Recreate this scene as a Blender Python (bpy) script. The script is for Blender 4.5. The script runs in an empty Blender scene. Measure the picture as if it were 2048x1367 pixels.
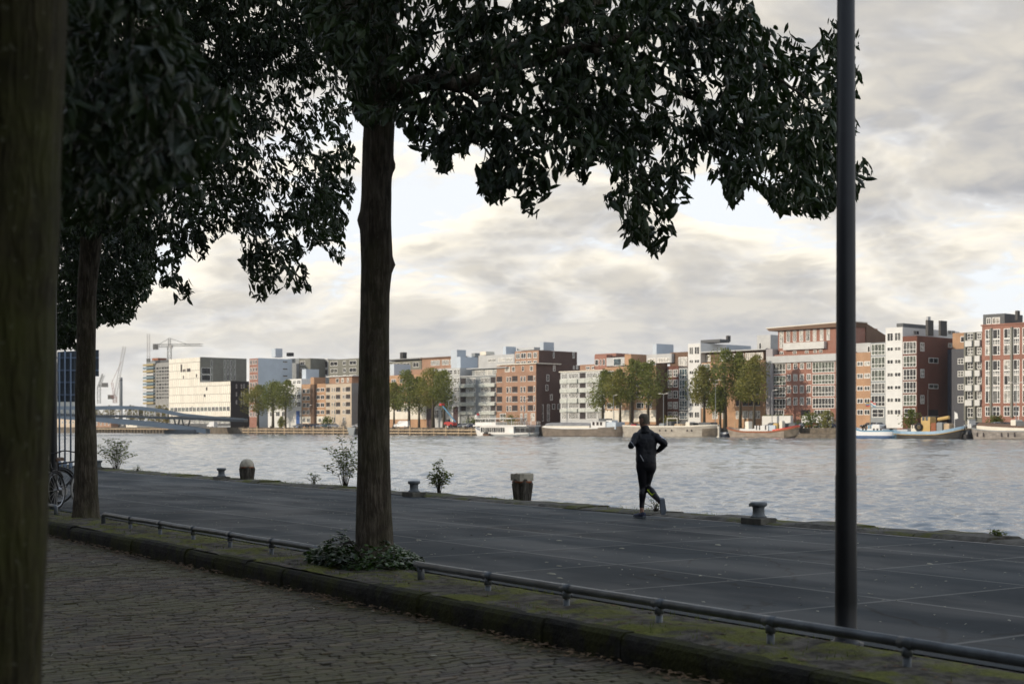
import bpy, bmesh, math, random
import numpy as np
from mathutils import Vector, Matrix, noise as mnoise
R = random.Random(7)
scene = bpy.context.scene
COL = scene.collection
rad = math.radians

# ------------------------------------------------------------------ frames of reference
FOC, HOR, CAMZ = 2844.0, 852.0, 1.56        # focal length and horizon of the 2048 px wide photograph, eye height
QD = Vector((-.558, .830, 0)); QN = Vector((.830, .558, 0))       # along the quay (away, left) and towards the water
WATER = -1.4
def at(x, y, z=0.0):
    """ground point (height z) seen at photograph pixel x, y"""
    Y = FOC * (CAMZ - z) / (y - HOR)
    return Vector(((x - 1024) / FOC * Y, Y, z))
def atY(x, y, Y):
    return Vector(((x - 1024) / FOC * Y, Y, CAMZ + (HOR - y) / FOC * Y))
def Q(s, u, z=0.0):
    return QD * s + QN * u + Vector((0, 0, z))
QROT = math.atan2(QD.y, QD.x)               # local x along the quay
# far bank frame: a to the right along the bank, b back from the water
FO = Vector((112, 318, 0)); E1 = Vector((.6756, -.7373, 0)); E2 = Vector((.7373, .6756, 0))
FROT = math.atan2(E1.y, E1.x)
ZQ = 1.1
def F(a, b, z=0.0):
    return FO + E1 * a + E2 * b + Vector((0, 0, z))
def FA(px, b):
    k = (px - 1024) / FOC
    return (k * (FO.y + b * E2.y) - FO.x - b * E2.x) / (E1.x - k * E1.y)
def FB(px, a):
    k = (px - 1024) / FOC
    return ((FO.x + a * E1.x) - k * (FO.y + a * E1.y)) / (k * E2.y - E2.x)
def FZ(py, a, b):
    return CAMZ + (HOR - py) / FOC * F(a, b).y

# ------------------------------------------------------------------ tagging and linking
def tag(o, label=None, cat=None, group=None, kind=None):
    if label: o['label'] = label
    if cat: o['category'] = cat
    if group: o['group'] = group
    if kind: o['kind'] = kind
    return o
def empty(name, loc, rz=0.0):
    o = bpy.data.objects.new(name, None); COL.objects.link(o)
    o.location = loc; o.rotation_euler = (0, 0, rz); o.empty_display_size = .2
    return o
def thing(name, label, cat, loc=(0, 0, 0), rz=0.0, group=None):
    return tag(empty(name, loc, rz), label, cat, group)
def copy_tree(o, parent=None):
    c = o.copy(); COL.objects.link(c)
    if parent: c.parent = parent
    for ch in list(o.children): copy_tree(ch, c)
    return c

class MB:
    def __init__(s): s.v = []; s.f = []; s.m = []; s.mi = 0
    def add(s, vs, fs, mi=None):
        o = len(s.v); s.v += [tuple(v) for v in vs]
        for f in fs: s.f.append(tuple(i + o for i in f)); s.m.append(s.mi if mi is None else mi)
    def box(s, x0, x1, y0, y1, z0, z1, mi=None, M=None):
        vs = [Vector(p) for p in ((x0,y0,z0),(x1,y0,z0),(x1,y1,z0),(x0,y1,z0),(x0,y0,z1),(x1,y0,z1),(x1,y1,z1),(x0,y1,z1))]
        if M: vs = [M @ v for v in vs]
        s.add(vs, ((0,3,2,1),(4,5,6,7),(0,1,5,4),(1,2,6,5),(2,3,7,6),(3,0,4,7)), mi)
    def bevbox(s, x0, x1, y0, y1, z0, z1, b, mi=None, M=None):
        """box with chamfered top edges"""
        vs = [Vector(p) for p in ((x0,y0,z0),(x1,y0,z0),(x1,y1,z0),(x0,y1,z0),(x0,y0,z1-b),(x1,y0,z1-b),(x1,y1,z1-b),(x0,y1,z1-b),
              (x0+b,y0+b,z1),(x1-b,y0+b,z1),(x1-b,y1-b,z1),(x0+b,y1-b,z1))]
        if M: vs = [M @ v for v in vs]
        s.add(vs, ((0,3,2,1),(8,9,10,11),(0,1,5,4),(1,2,6,5),(2,3,7,6),(3,0,4,7),(4,5,9,8),(5,6,10,9),(6,7,11,10),(7,4,8,11)), mi)
    def quad(s, a, b, c, d, mi=None): s.add((a, b, c, d), ((0, 1, 2, 3),), mi)
    def tube(s, pts, rs, n=8, mi=None, caps=True):
        pts = [Vector(p) for p in pts]
        if not hasattr(rs, '__len__'): rs = [rs] * len(pts)
        o = len(s.v); up = Vector((0, 0, 1)); X = None
        for i, p in enumerate(pts):
            t = (pts[min(i+1, len(pts)-1)] - pts[max(i-1, 0)]).normalized()
            if X is None:
                X = t.cross(up if abs(t.z) < .95 else Vector((1, 0, 0))).normalized()
            else:
                X = (X - t * X.dot(t)).normalized()
            Yv = t.cross(X)
            for k in range(n):
                a = 2 * math.pi * k / n
                s.v.append(tuple(p + (X * math.cos(a) + Yv * math.sin(a)) * rs[i]))
        m = s.mi if mi is None else mi
        for i in range(len(pts) - 1):
            for k in range(n):
                s.f.append((o+i*n+k, o+i*n+(k+1)%n, o+(i+1)*n+(k+1)%n, o+(i+1)*n+k)); s.m.append(m)
        if caps:
            s.f.append(tuple(o + k for k in range(n))[::-1]); s.m.append(m)
            s.f.append(tuple(o + (len(pts)-1)*n + k for k in range(n))); s.m.append(m)
    def loft(s, rings, mi=None, caps=True):
        o = len(s.v); n = len(rings[0]); m = s.mi if mi is None else mi
        for r in rings: s.v += [tuple(p) for p in r]
        for i in range(len(rings) - 1):
            for k in range(n):
                s.f.append((o+i*n+k, o+i*n+(k+1)%n, o+(i+1)*n+(k+1)%n, o+(i+1)*n+k)); s.m.append(m)
        if caps:
            s.f.append(tuple(o + k for k in range(n))[::-1]); s.m.append(m)
            s.f.append(tuple(o + (len(rings)-1)*n + k for k in range(n))); s.m.append(m)
    def lathe(s, prof, n=16, c=(0, 0, 0), mi=None):
        s.loft([[(c[0]+r*math.cos(2*math.pi*k/n), c[1]+r*math.sin(2*math.pi*k/n), c[2]+z) for k in range(n)] for r, z in prof], mi)
    def prism(s, poly, y0, y1, mi=None):
        """polygon in x-z pushed along y"""
        n = len(poly)
        vs = [(x, y0, z) for x, z in poly] + [(x, y1, z) for x, z in poly]
        fs = [tuple(range(n)), tuple(range(2*n-1, n-1, -1))] + [(i, i+n, (i+1)%n+n, (i+1)%n) for i in range(n)]
        s.add(vs, fs, mi)
    def mesh(s, name, mats, smooth=False):
        me = bpy.data.meshes.new(name); me.from_pydata(s.v, [], s.f)
        for m in (mats if isinstance(mats, (list, tuple)) else [mats]): me.materials.append(m)
        me.polygons.foreach_set('material_index', s.m)
        if smooth: me.polygons.foreach_set('use_smooth', [True] * len(s.f))
        me.update()
        return me
    def build(s, name, mats, parent=None, smooth=False, fix=True):
        me = s.mesh(name, mats, smooth)
        if fix and len(s.f) < 60000:
            bm = bmesh.new(); bm.from_mesh(me); bmesh.ops.recalc_face_normals(bm, faces=bm.faces); bm.to_mesh(me); bm.free()
        o = bpy.data.objects.new(name, me); COL.objects.link(o)
        if parent: o.parent = parent
        return o
def inst(name, me, parent, loc, rz=0.0):
    o = bpy.data.objects.new(name, me); COL.objects.link(o); o.parent = parent; o.location = loc; o.rotation_euler = (0, 0, rz)
    return o

# ------------------------------------------------------------------ materials
class NT:
    def __init__(s, tree): s.t = tree; s.t.nodes.clear()
    def n(s, typ, _in=None, **kw):
        nd = s.t.nodes.new(typ)
        for k, v in kw.items(): setattr(nd, k, v)
        for k, v in (_in or {}).items():
            sock = nd.inputs[k]
            if isinstance(v, bpy.types.NodeSocket): s.t.links.new(v, sock)
            else: sock.default_value = v
        return nd
    def math(s, op, a, b=None, c=None, clamp=False):
        nd = s.t.nodes.new('ShaderNodeMath'); nd.operation = op; nd.use_clamp = clamp
        for i, v in enumerate((a, b, c)):
            if v is None: continue
            if isinstance(v, bpy.types.NodeSocket): s.t.links.new(v, nd.inputs[i])
            else: nd.inputs[i].default_value = v
        return nd.outputs[0]
    def mix(s, f, a, b, mode='MIX'):
        nd = s.t.nodes.new('ShaderNodeMix'); nd.data_type = 'RGBA'; nd.blend_type = mode
        for i, v in ((0, f), (6, a), (7, b)):
            if isinstance(v, bpy.types.NodeSocket): s.t.links.new(v, nd.inputs[i])
            elif i == 0: nd.inputs[0].default_value = v
            else: nd.inputs[i].default_value = (*v, 1) if len(v) == 3 else v
        return nd.outputs[2]
    def step(s, v, lo, hi):
        nd = s.n('ShaderNodeMapRange', {0: v, 1: lo, 2: hi}, interpolation_type='SMOOTHSTEP'); return nd.outputs[0]
    def noise(s, vec, scale, detail=3, rough=.5, dist=0.0):
        return s.n('ShaderNodeTexNoise', {'Vector': vec, 'Scale': scale, 'Detail': detail, 'Roughness': rough, 'Distortion': dist}).outputs[0]
def newmat(name):
    m = bpy.data.materials.new(name); m.use_nodes = True
    return m, NT(m.node_tree)
def finish(nt, col, rough, normal=None, metallic=0.0, spec=.5, **extra):
    d = {'Base Color': col if isinstance(col, bpy.types.NodeSocket) else (*col, 1), 'Roughness': rough, 'Metallic': metallic, 'Specular IOR Level': spec}
    if normal is not None: d['Normal'] = normal
    d.update(extra)
    p = nt.n('ShaderNodeBsdfPrincipled', d)
    nt.n('ShaderNodeOutputMaterial', {'Surface': p.outputs[0]})
    return p
def mat(name, col, rough=.6, var=.18, scale=2.0, bump=0.0, metallic=0.0, spec=.4, tint=None, bscale=None):
    """plain surface with mottled colour and optional bump"""
    m, nt = newmat(name)
    v = nt.n('ShaderNodeTexCoord').outputs['Object']
    n1 = nt.noise(v, scale, 5, .6)
    f = nt.step(n1, .3, .7)
    dark = tuple(c * (1 - var) for c in col); lite = tuple(min(1, c * (1 + var)) for c in (tint or col))
    c = nt.mix(f, dark, lite)
    nrm = None
    if bump:
        nb = nt.noise(v, bscale or scale * 6, 4, .6)
        nrm = nt.n('ShaderNodeBump', {'Strength': bump, 'Distance': .02, 'Height': nb}).outputs[0]
    finish(nt, c, rough, nrm, metallic, spec)
    return m
def brickmat(name, c1, c2, mortar, w=.22, h=.065, ms=.012, rough=.8, axis='xz', var=.12):
    m, nt = newmat(name)
    v = nt.n('ShaderNodeTexCoord').outputs['Object']
    sp = nt.n('ShaderNodeSeparateXYZ', {0: v})
    xy = nt.math('ADD', sp.outputs[0], sp.outputs[1])
    cv = nt.n('ShaderNodeCombineXYZ', {0: xy, 1: sp.outputs[2], 2: 0.0}).outputs[0]
    b = nt.n('ShaderNodeTexBrick', {'Vector': cv, 'Color1': (*c1, 1), 'Color2': (*c2, 1), 'Mortar': (*mortar, 1), 'Scale': 1.0,
             'Mortar Size': ms, 'Brick Width': w, 'Row Height': h, 'Bias': 0.0})
    n1 = nt.noise(v, .25, 4, .6)
    c = nt.mix(1.0, b.outputs[0], nt.mix(nt.step(n1, .3, .7), (1-var,)*3, (1+var,)*3), 'MULTIPLY')
    finish(nt, c, rough, None, 0, .3)
    return m
M = {}
M['white'] = mat('white_render', (.62, .62, .60), .7, .05, .4)
M['white_frame'] = mat('white_paint', (.75, .75, .72), .5, .04, 3)
M['cream'] = mat('cream_panel', (.66, .62, .53), .5, .06, .5)
M['lightgrey'] = mat('light_grey_panel', (.42, .43, .43), .6, .08, .4)
M['bluegrey'] = mat('blue_grey_cladding', (.44, .50, .56), .55, .05, .3)
M['midgrey'] = mat('mid_grey_cladding', (.22, .24, .25), .6, .08, .4)
M['darkgrey'] = mat('dark_grey_cladding', (.075, .08, .085), .6, .1, .4)
M['olive'] = mat('olive_grey_cladding', (.15, .15, .125), .65, .1, .4)
M['black'] = mat('black_metal', (.018, .018, .02), .5, .2, 2)
M['navy'] = mat('navy_cladding', (.02, .025, .04), .5, .1, .5)
M['purplegrey'] = mat('purple_grey_render', (.33, .31, .32), .7, .06, .3)
M['redbrick'] = brickmat('red_brick', (.27, .095, .062), (.22, .08, .052), (.3, .2, .16))
M['darkred'] = brickmat('dark_red_brick', (.17, .05, .032), (.13, .04, .027), (.12, .07, .05))
M['brownbrick'] = brickmat('dark_brown_brick', (.105, .058, .045), (.075, .043, .036), (.09, .06, .05))
M['tanbrick'] = brickmat('tan_brick', (.36, .19, .12), (.29, .15, .095), (.30, .22, .16))
M['orangebrick'] = brickmat('orange_brick', (.40, .215, .115), (.34, .18, .095), (.42, .3, .2))
M['brown'] = mat('brown_render', (.13, .075, .045), .7, .1, .5)
M['beige'] = mat('beige_cladding', (.46, .38, .29), .7, .1, .4)
M['greenband'] = mat('frosted_balustrade_glass', (.46, .48, .44), .35, .15, 1.2)
M['greyband'] = mat('grey_balustrade', (.5, .5, .48), .5, .08, .6)
def glass(name, col, rough=.08, spec=.5):
    m, nt = newmat(name)
    v = nt.n('ShaderNodeTexCoord').outputs['Object']
    g = nt.n('ShaderNodeObjectInfo').outputs['Random']
    n1 = nt.noise(nt.n('ShaderNodeVectorMath', {0: v, 1: nt.n('ShaderNodeCombineXYZ', {0: nt.math('MULTIPLY', g, 50.0)}).outputs[0]}, operation='ADD').outputs[0], .9, 3, .6)
    c = nt.mix(nt.step(n1, .4, .62), tuple(x*.35 for x in col), col)
    finish(nt, c, rough, None, 0, spec)
    return m
M['glass_dark'] = glass('dark_window_glass', (.05, .05, .052))
M['glass_mid'] = glass('window_glass_over_blinds', (.16, .16, .15))
M['glass_light'] = glass('window_glass_over_curtains', (.52, .50, .45))
M['glass_green'] = glass('balcony_glazing', (.15, .17, .14))
M['glass_blue'] = glass('blue_tinted_glazing', (.09, .13, .15))
M['dark_opening'] = mat('opening_shade', (.035, .028, .028), .8, .4, 1.0)  # near black stands for the shade inside openings
M['roofgrey'] = mat('grey_roofing', (.2, .2, .2), .8, .15, .5)
M['quaystone'] = mat('quay_wall_stone', (.12, .10, .075), .85, .35, .8)
M['timber'] = mat('weathered_fender_timber', (.42, .32, .21), .8, .25, 1.0)
M['timber_dark'] = mat('wet_fender_timber', (.09, .07, .05), .8, .3, 1.0)
M['farpaving'] = mat('far_quay_paving', (.22, .20, .18), .85, .2, .3)
M['steel_blue'] = mat('blue_grey_bridge_steel', (.21, .265, .32), .45, .06, .2)
M['steel_dark'] = mat('dark_bridge_deck', (.07, .085, .10), .6, .1, .3)
M['crane_grey'] = mat('grey_crane_steel', (.16, .16, .15), .6, .1, .5)
M['crane_white'] = mat('white_crane_steel', (.55, .53, .5), .6, .1, .5)
M['crane_red'] = mat('red_crane_steel', (.36, .20, .16), .6, .1, .5)
M['concrete'] = mat('raw_concrete', (.26, .26, .25), .85, .12, .4)
M['yellow'] = mat('yellow_panel', (.46, .31, .11), .6, .08, 1)
M['ochre'] = mat('dull_ochre_panel', (.34, .27, .13), .7, .08, 1); M['slate'] = mat('dull_slate_panel', (.14, .21, .25), .6, .08, 1)
M['bluepanel'] = mat('blue_panel', (.08, .22, .34), .5, .08, 1)
M['door_blue'] = mat('blue_door', (.02, .08, .28), .5, .05, 1)
M['door_dark'] = mat('dark_maroon_door', (.04, .015, .018), .5, .05, 1)

def carpaint(name, c):
    m, nt = newmat(name); finish(nt, c, .3, None, .3, .5, **{'Coat Weight': .6, 'Coat Roughness': .08}); return m
for k, c in dict(silver=(.45,.46,.48), black=(.015,.015,.018), darkblue=(.02,.035,.09), white=(.7,.7,.69), red=(.42,.03,.02), grey=(.13,.135,.14), teal=(.04,.12,.13)).items():
    M['car_' + k] = carpaint('car_paint_' + k, c)
M['tyre'] = mat('black_rubber', (.02, .02, .02), .8, .2, 8)
M['alloy'] = mat('bare_alloy', (.4, .4, .4), .4, .1, 8, metallic=.8)

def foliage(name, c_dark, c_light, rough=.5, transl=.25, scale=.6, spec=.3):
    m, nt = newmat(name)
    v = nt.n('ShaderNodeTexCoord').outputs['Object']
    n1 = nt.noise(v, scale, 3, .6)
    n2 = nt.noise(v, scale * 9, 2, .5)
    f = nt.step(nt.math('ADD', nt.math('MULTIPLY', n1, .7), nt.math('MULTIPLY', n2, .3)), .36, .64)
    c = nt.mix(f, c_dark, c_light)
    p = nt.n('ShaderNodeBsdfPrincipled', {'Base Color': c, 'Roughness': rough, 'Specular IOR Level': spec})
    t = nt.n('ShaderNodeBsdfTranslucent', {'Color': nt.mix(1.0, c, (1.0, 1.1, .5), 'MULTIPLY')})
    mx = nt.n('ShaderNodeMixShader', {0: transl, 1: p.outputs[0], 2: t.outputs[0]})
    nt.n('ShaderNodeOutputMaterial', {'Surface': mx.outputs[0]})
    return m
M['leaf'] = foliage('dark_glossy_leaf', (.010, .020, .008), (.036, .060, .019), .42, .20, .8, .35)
M['leaf_far'] = foliage('autumn_olive_leaf', (.12, .125, .038), (.30, .27, .08), .7, .35, .25)
M['leaf_green'] = foliage('dusty_green_leaf', (.085, .105, .03), (.23, .24, .065), .7, .35, .3)
M['leaf_yellow'] = foliage('yellowing_leaf', (.16, .13, .04), (.30, .24, .09), .7, .3, .1)
M['leaf_shrub'] = foliage('green_shrub_leaf', (.07, .095, .024), (.20, .22, .06), .5, .6, 1.5)
M['leaf_ivy'] = foliage('ivy_leaf', (.010, .024, .009), (.055, .105, .018), .3, .2, 3.0, .5)
M['leaf_dead'] = mat('dead_brown_leaf', (.10, .062, .03), .7, .5, 9)
M['leaf_pale'] = mat('pale_fallen_leaf', (.32, .31, .24), .7, .4, 9)
M['twig'] = mat('dark_twig', (.03, .024, .018), .8, .3, 5)

def barkmat(name, c1, c2, moss, mossamt, fine=1.0):
    m, nt = newmat(name)
    v = nt.n('ShaderNodeTexCoord').outputs['Object']
    wob = nt.n('ShaderNodeTexNoise', {'Vector': v, 'Scale': 2.5, 'Detail': 3}).outputs[1]
    vw = nt.n('ShaderNodeVectorMath', {0: v, 1: nt.n('ShaderNodeVectorMath', {0: wob, 1: (.06, .06, .25)}, operation='MULTIPLY').outputs[0]}, operation='ADD').outputs[0]
    def fiss(sx_, sz_, d_):                                  # long fissures: creases of a stretched noise
        n_ = nt.noise(nt.n('ShaderNodeMapping', {'Vector': vw, 'Scale': (sx_, sx_, sz_)}).outputs[0], 1.0, d_, .55)
        return nt.math('ABSOLUTE', nt.math('MULTIPLY_ADD', n_, 2.0, -1.0))
    f1, f2 = fiss(13 * fine, 1.5, 3), fiss(34 * fine, 4.5, 4)
    plate = nt.noise(nt.n('ShaderNodeMapping', {'Vector': vw, 'Scale': (1, 1, .5)}).outputs[0], 7, 5, .65)
    crack = nt.math('MULTIPLY', nt.step(f1, .0, .22), nt.math('MULTIPLY_ADD', nt.step(f2, .0, .25), .5, .5))
    c = nt.mix(nt.step(plate, .32, .68), c1, c2)
    c = nt.mix(1.0, c, nt.mix(crack, (.42, .40, .38), (1, 1, 1)), 'MULTIPLY')
    nm = nt.noise(v, 1.7, 5, .65)
    c = nt.mix(nt.math('MULTIPLY', nt.step(nm, .42, .64), mossamt), c, moss)
    li = nt.noise(v, 38, 3, .6)
    c = nt.mix(nt.math('MULTIPLY', nt.step(li, .64, .70), .35), c, (.20, .20, .15))
    h = nt.math('ADD', nt.math('MULTIPLY', crack, .7), nt.math('MULTIPLY', plate, .6))
    b = nt.n('ShaderNodeBump', {'Strength': .8, 'Distance': .02, 'Height': h}).outputs[0]
    finish(nt, c, .85, b, 0, .25)
    return m
M['bark'] = barkmat('furrowed_bark', (.082, .070, .052), (.17, .146, .112), (.085, .09, .035), .3)
M['bark_moss'] = barkmat('mossy_bark', (.034, .031, .015), (.068, .060, .027), (.054, .058, .015), .85)

# ground materials work in quay coordinates (x along the quay, y towards the water)
def quayvec(nt):
    g = nt.n('ShaderNodeNewGeometry').outputs['Position']
    return nt.n('ShaderNodeMapping', {'Vector': g, 'Rotation': (0, 0, -QROT)}).outputs[0]   # x = s, y = -u
def deckmat():
    m, nt = newmat('concrete_deck_slabs')
    v = quayvec(nt)
    v2 = nt.n('ShaderNodeMapping', {'Vector': v, 'Location': (-.7, 9.98, 0)}).outputs[0]
    b = nt.n('ShaderNodeTexBrick', {'Vector': v2, 'Color1': (.80, .80, .80, 1), 'Color2': (1.15, 1.15, 1.15, 1), 'Mortar': (1, 1, 1, 1), 'Scale': 1.0,
             'Mortar Size': .03, 'Mortar Smooth': .3, 'Brick Width': 2.0, 'Row Height': 2.0, 'Bias': 0.0}, offset=0.0, squash=1.0)
    n1 = nt.noise(v, .45, 6, .62, .3); n2 = nt.noise(v, 14, 4, .7); n3 = nt.noise(nt.n('ShaderNodeMapping', {'Vector': v, 'Scale': (.35, 1, 1)}).outputs[0], .9, 4, .55)
    c = nt.mix(nt.step(n1, .3, .7), (.016, .024, .030), (.031, .042, .049))
    c = nt.mix(1.0, c, b.outputs[0], 'MULTIPLY')
    c = nt.mix(1.0, c, nt.mix(n2, (.7, .7, .7), (1.3, 1.3, 1.3)), 'MULTIPLY')
    vo = nt.n('ShaderNodeTexVoronoi', {'Vector': v, 'Scale': 9.0}).outputs[0]
    c = nt.mix(nt.math('MULTIPLY', nt.step(vo, .06, .02), .35), c, (.3, .3, .28))
    jn = nt.noise(v, 3.0, 3, .6)
    jf = nt.math('MULTIPLY', b.outputs[1], nt.step(jn, .15, .5))
    ck = nt.n('ShaderNodeTexVoronoi', {'Vector': nt.n('ShaderNodeVectorMath', {0: v, 1: nt.n('ShaderNodeVectorMath', {0: nt.n('ShaderNodeTexNoise', {'Vector': v, 'Scale': 1.1, 'Detail': 5}).outputs[1], 1: (1.2, 1.2, 0)}, operation='MULTIPLY').outputs[0]}, operation='ADD').outputs[0], 'Scale': .42}, feature='DISTANCE_TO_EDGE').outputs[0]
    c = nt.mix(nt.math('MULTIPLY', nt.step(ck, .014, .003), nt.math('MULTIPLY', nt.step(nt.noise(v, .3, 2), .48, .60), .8)), c, (.008, .009, .010))
    st = nt.noise(v, .8, 4, .7)
    c = nt.mix(nt.math('MULTIPLY', nt.step(st, .60, .70), .45), c, (.010, .012, .014))
    c = nt.mix(nt.math('MULTIPLY', jf, .9), c, (.13, .132, .125))
    r = nt.math('ADD', nt.math('MULTIPLY', nt.step(n3, .35, .65), .2), .62)
    h = nt.math('SUBTRACT', nt.math('MULTIPLY', n2, .35), b.outputs[1])
    bp = nt.n('ShaderNodeBump', {'Strength': .35, 'Distance': .006, 'Height': h}).outputs[0]
    finish(nt, c, r, bp, 0, .15)
    return m
M['deck'] = deckmat()
def roadmat():
    m, nt = newmat('mossy_clinker_paving')
    v = quayvec(nt)
    dv = nt.n('ShaderNodeTexNoise', {'Vector': v, 'Scale': 1.3, 'Detail': 2}).outputs[1]
    wv = nt.n('ShaderNodeVectorMath', {0: v, 1: nt.n('ShaderNodeVectorMath', {0: dv, 1: (.12, .12, 0)}, operation='MULTIPLY').outputs[0]}, operation='ADD').outputs[0]
    rv = nt.n('ShaderNodeMapping', {'Vector': wv, 'Rotation': (0, 0, rad(90))}).outputs[0]
    b = nt.n('ShaderNodeTexBrick', {'Vector': rv, 'Color1': (.060, .050, .040, 1), 'Color2': (.160, .136, .112, 1), 'Mortar': (.012, .013, .009, 1), 'Scale': 1.0,
             'Mortar Size': .012, 'Mortar Smooth': .4, 'Brick Width': .21, 'Row Height': .072, 'Bias': 0.0})
    n1 = nt.noise(v, .6, 5, .6); n2 = nt.noise(v, 7, 5, .65); n3 = nt.noise(v, 40, 3, .6)
    moss = nt.math('MULTIPLY', nt.step(nt.math('ADD', nt.math('MULTIPLY', n1, .55), nt.math('MULTIPLY', n2, .45)), .40, .60), .75)
    mossc = nt.mix(n3, (.026, .029, .010), (.085, .086, .032))
    c = nt.mix(moss, b.outputs[0], mossc)
    c = nt.mix(1.0, c, nt.mix(n2, (.35, .35, .35), (1.65, 1.65, 1.65)), 'MULTIPLY')
    h = nt.math('ADD', nt.math('SUBTRACT', nt.math('MULTIPLY', n2, .5), nt.math('MULTIPLY', b.outputs[1], .8)), nt.math('MULTIPLY', n3, .25))
    bp = nt.n('ShaderNodeBump', {'Strength': 1.0, 'Distance': .035, 'Height': h}).outputs[0]
    finish(nt, c, .6, bp, 0, .4)
    return m
M['road'] = roadmat()
def clinkermat():
    m, nt = newmat('worn_clinkers')
    v = quayvec(nt)
    rnd = nt.n('ShaderNodeNewGeometry').outputs['Random Per Island']
    c = nt.n('ShaderNodeValToRGB', {0: rnd}); cr = c.color_ramp; cr.elements[0].color = (.020, .0155, .010, 1); cr.elements[1].color = (.118, .090, .058, 1)
    e = cr.elements.new(.5); e.color = (.044, .034, .023, 1); e = cr.elements.new(.8); e.color = (.062, .042, .026, 1)
    n1 = nt.noise(v, .55, 5, .6); n2 = nt.noise(v, 9, 5, .65); n3 = nt.noise(v, 55, 3, .6)
    moss = nt.math('MULTIPLY', nt.step(nt.math('ADD', nt.math('MULTIPLY', n1, .6), nt.math('MULTIPLY', n2, .4)), .42, .60), .7)
    col = nt.mix(moss, c.outputs[0], nt.mix(n3, (.028, .029, .006), (.10, .095, .024)))
    col = nt.mix(1.0, col, nt.mix(n2, (.6, .6, .6), (1.4, 1.4, 1.4)), 'MULTIPLY')
    bp = nt.n('ShaderNodeBump', {'Strength': .5, 'Distance': .006, 'Height': n3}).outputs[0]
    finish(nt, col, .62, bp, 0, .4)
    return m
M['clinker'] = clinkermat()
def mossmat(name, soil1, soil2, moss1, moss2, lo, hi, sc=1.6):
    m, nt = newmat(name)
    v = quayvec(nt)
    n1 = nt.noise(v, sc, 5, .65, .4); n2 = nt.noise(v, 30, 4, .7); n3 = nt.noise(v, 6, 4, .6)
    soil = nt.mix(nt.step(n3, .3, .7), soil1, soil2)
    c = nt.mix(nt.step(n1, lo, hi), soil, nt.mix(n2, moss1, moss2))
    c = nt.mix(1.0, c, nt.mix(n2, (.55, .55, .55), (1.4, 1.4, 1.4)), 'MULTIPLY')
    h = nt.math('ADD', n2, n3)
    bp = nt.n('ShaderNodeBump', {'Strength': .9, 'Distance': .025, 'Height': h}).outputs[0]
    finish(nt, c, .9, bp, 0, .2)
    return m
M['verge'] = mossmat('mossy_soil', (.03, .027, .022), (.15, .135, .112), (.04, .046, .010), (.19, .195, .04), .45, .58)
M['kerb'] = mossmat('mossy_kerb_stone', (.013, .013, .011), (.032, .031, .026), (.017, .019, .005), (.055, .058, .015), .40, .60, 2.2)
M['coping'] = mossmat('mossy_coping_stone', (.075, .07, .06), (.16, .15, .13), (.07, .075, .02), (.16, .16, .05), .46, .62, 1.1)
M['paleline'] = mat('pale_concrete_edge', (.30, .28, .25), .85, .25, 3)
M['pipe'] = mat('grey_painted_pipe', (.095, .11, .12), .38, .3, 6, .15, .2, .5)
M['pole'] = mat('black_lamp_post_paint', (.012, .014, .016), .45, .2, 4)
M['bollard'] = mat('grey_cast_iron', (.16, .18, .19), .55, .25, 6, .3)
M['plinth'] = mat('concrete_plinth', (.13, .125, .105), .85, .3, 5, .3)
M['pile'] = barkmat('rotten_timber_pile', (.07, .062, .05), (.16, .145, .12), (.1, .1, .06), .2)
M['pilecap'] = mat('bleached_timber_cap', (.42, .38, .30), .85, .3, 7, .4)
M['rust'] = mat('rusty_iron_band', (.25, .09, .04), .8, .3, 9)
M['sign_grey'] = mat('grey_sign_back', (.075, .09, .105), .5, .12, 2)
M['sign_post'] = mat('blue_grey_post', (.16, .21, .28), .5, .1, 3)

def watermat():
    m, nt = newmat('harbour_water')
    g = nt.n('ShaderNodeNewGeometry').outputs['Position']
    v1 = nt.n('ShaderNodeMapping', {'Vector': g, 'Rotation': (0, 0, rad(12)), 'Scale': (.62, 1.0, 1)}).outputs[0]
    a = nt.noise(v1, .75, 5, .62, .5)
    b = nt.noise(nt.n('ShaderNodeMapping', {'Vector': g, 'Rotation': (0, 0, rad(-18)), 'Scale': (.7, 1, 1)}).outputs[0], 2.6, 3, .6, .3)
    big = nt.noise(g, .035, 3, .6)
    h = nt.math('ADD', nt.math('MULTIPLY', a, 1.0), nt.math('MULTIPLY', b, .28))
    amp = nt.math('ADD', nt.math('MULTIPLY', nt.step(big, .35, .65), .5), .55)
    bp = nt.n('ShaderNodeBump', {'Strength': .7, 'Distance': .16, 'Height': nt.math('MULTIPLY', h, amp)}).outputs[0]
    finish(nt, (.22, .245, .26), .08, bp, 0, .5, IOR=1.333)
    return m
M['water'] = watermat()
# ------------------------------------------------------------------ camera, sun, sky
cam_d = bpy.data.cameras.new('camera'); cam = bpy.data.objects.new('camera', cam_d); COL.objects.link(cam)
cam.location = (0, 0, CAMZ); cam.rotation_euler = (rad(90), 0, 0)
cam_d.lens = 50.0; cam_d.sensor_width = 36.0; cam_d.shift_y = (HOR - 683.5) / 2048
cam_d.clip_start = .05; cam_d.clip_end = 30000
cam_d.dof.use_dof = True; cam_d.dof.focus_distance = 24.0; cam_d.dof.aperture_fstop = 2.8
scene.camera = cam
SUN_EL, SUN_DIR = 15.0, Vector((-.93, -.36, 0)).normalized()
sd = bpy.data.lights.new('sun', 'SUN'); so = bpy.data.objects.new('sun', sd); COL.objects.link(so)
sd.energy = 3.0; sd.angle = rad(.5); sd.color = (1.0, .87, .70)
sv = (SUN_DIR * math.cos(rad(SUN_EL)) + Vector((0, 0, math.sin(rad(SUN_EL)))))
so.rotation_euler = sv.to_track_quat('Z', 'Y').to_euler()
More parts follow.
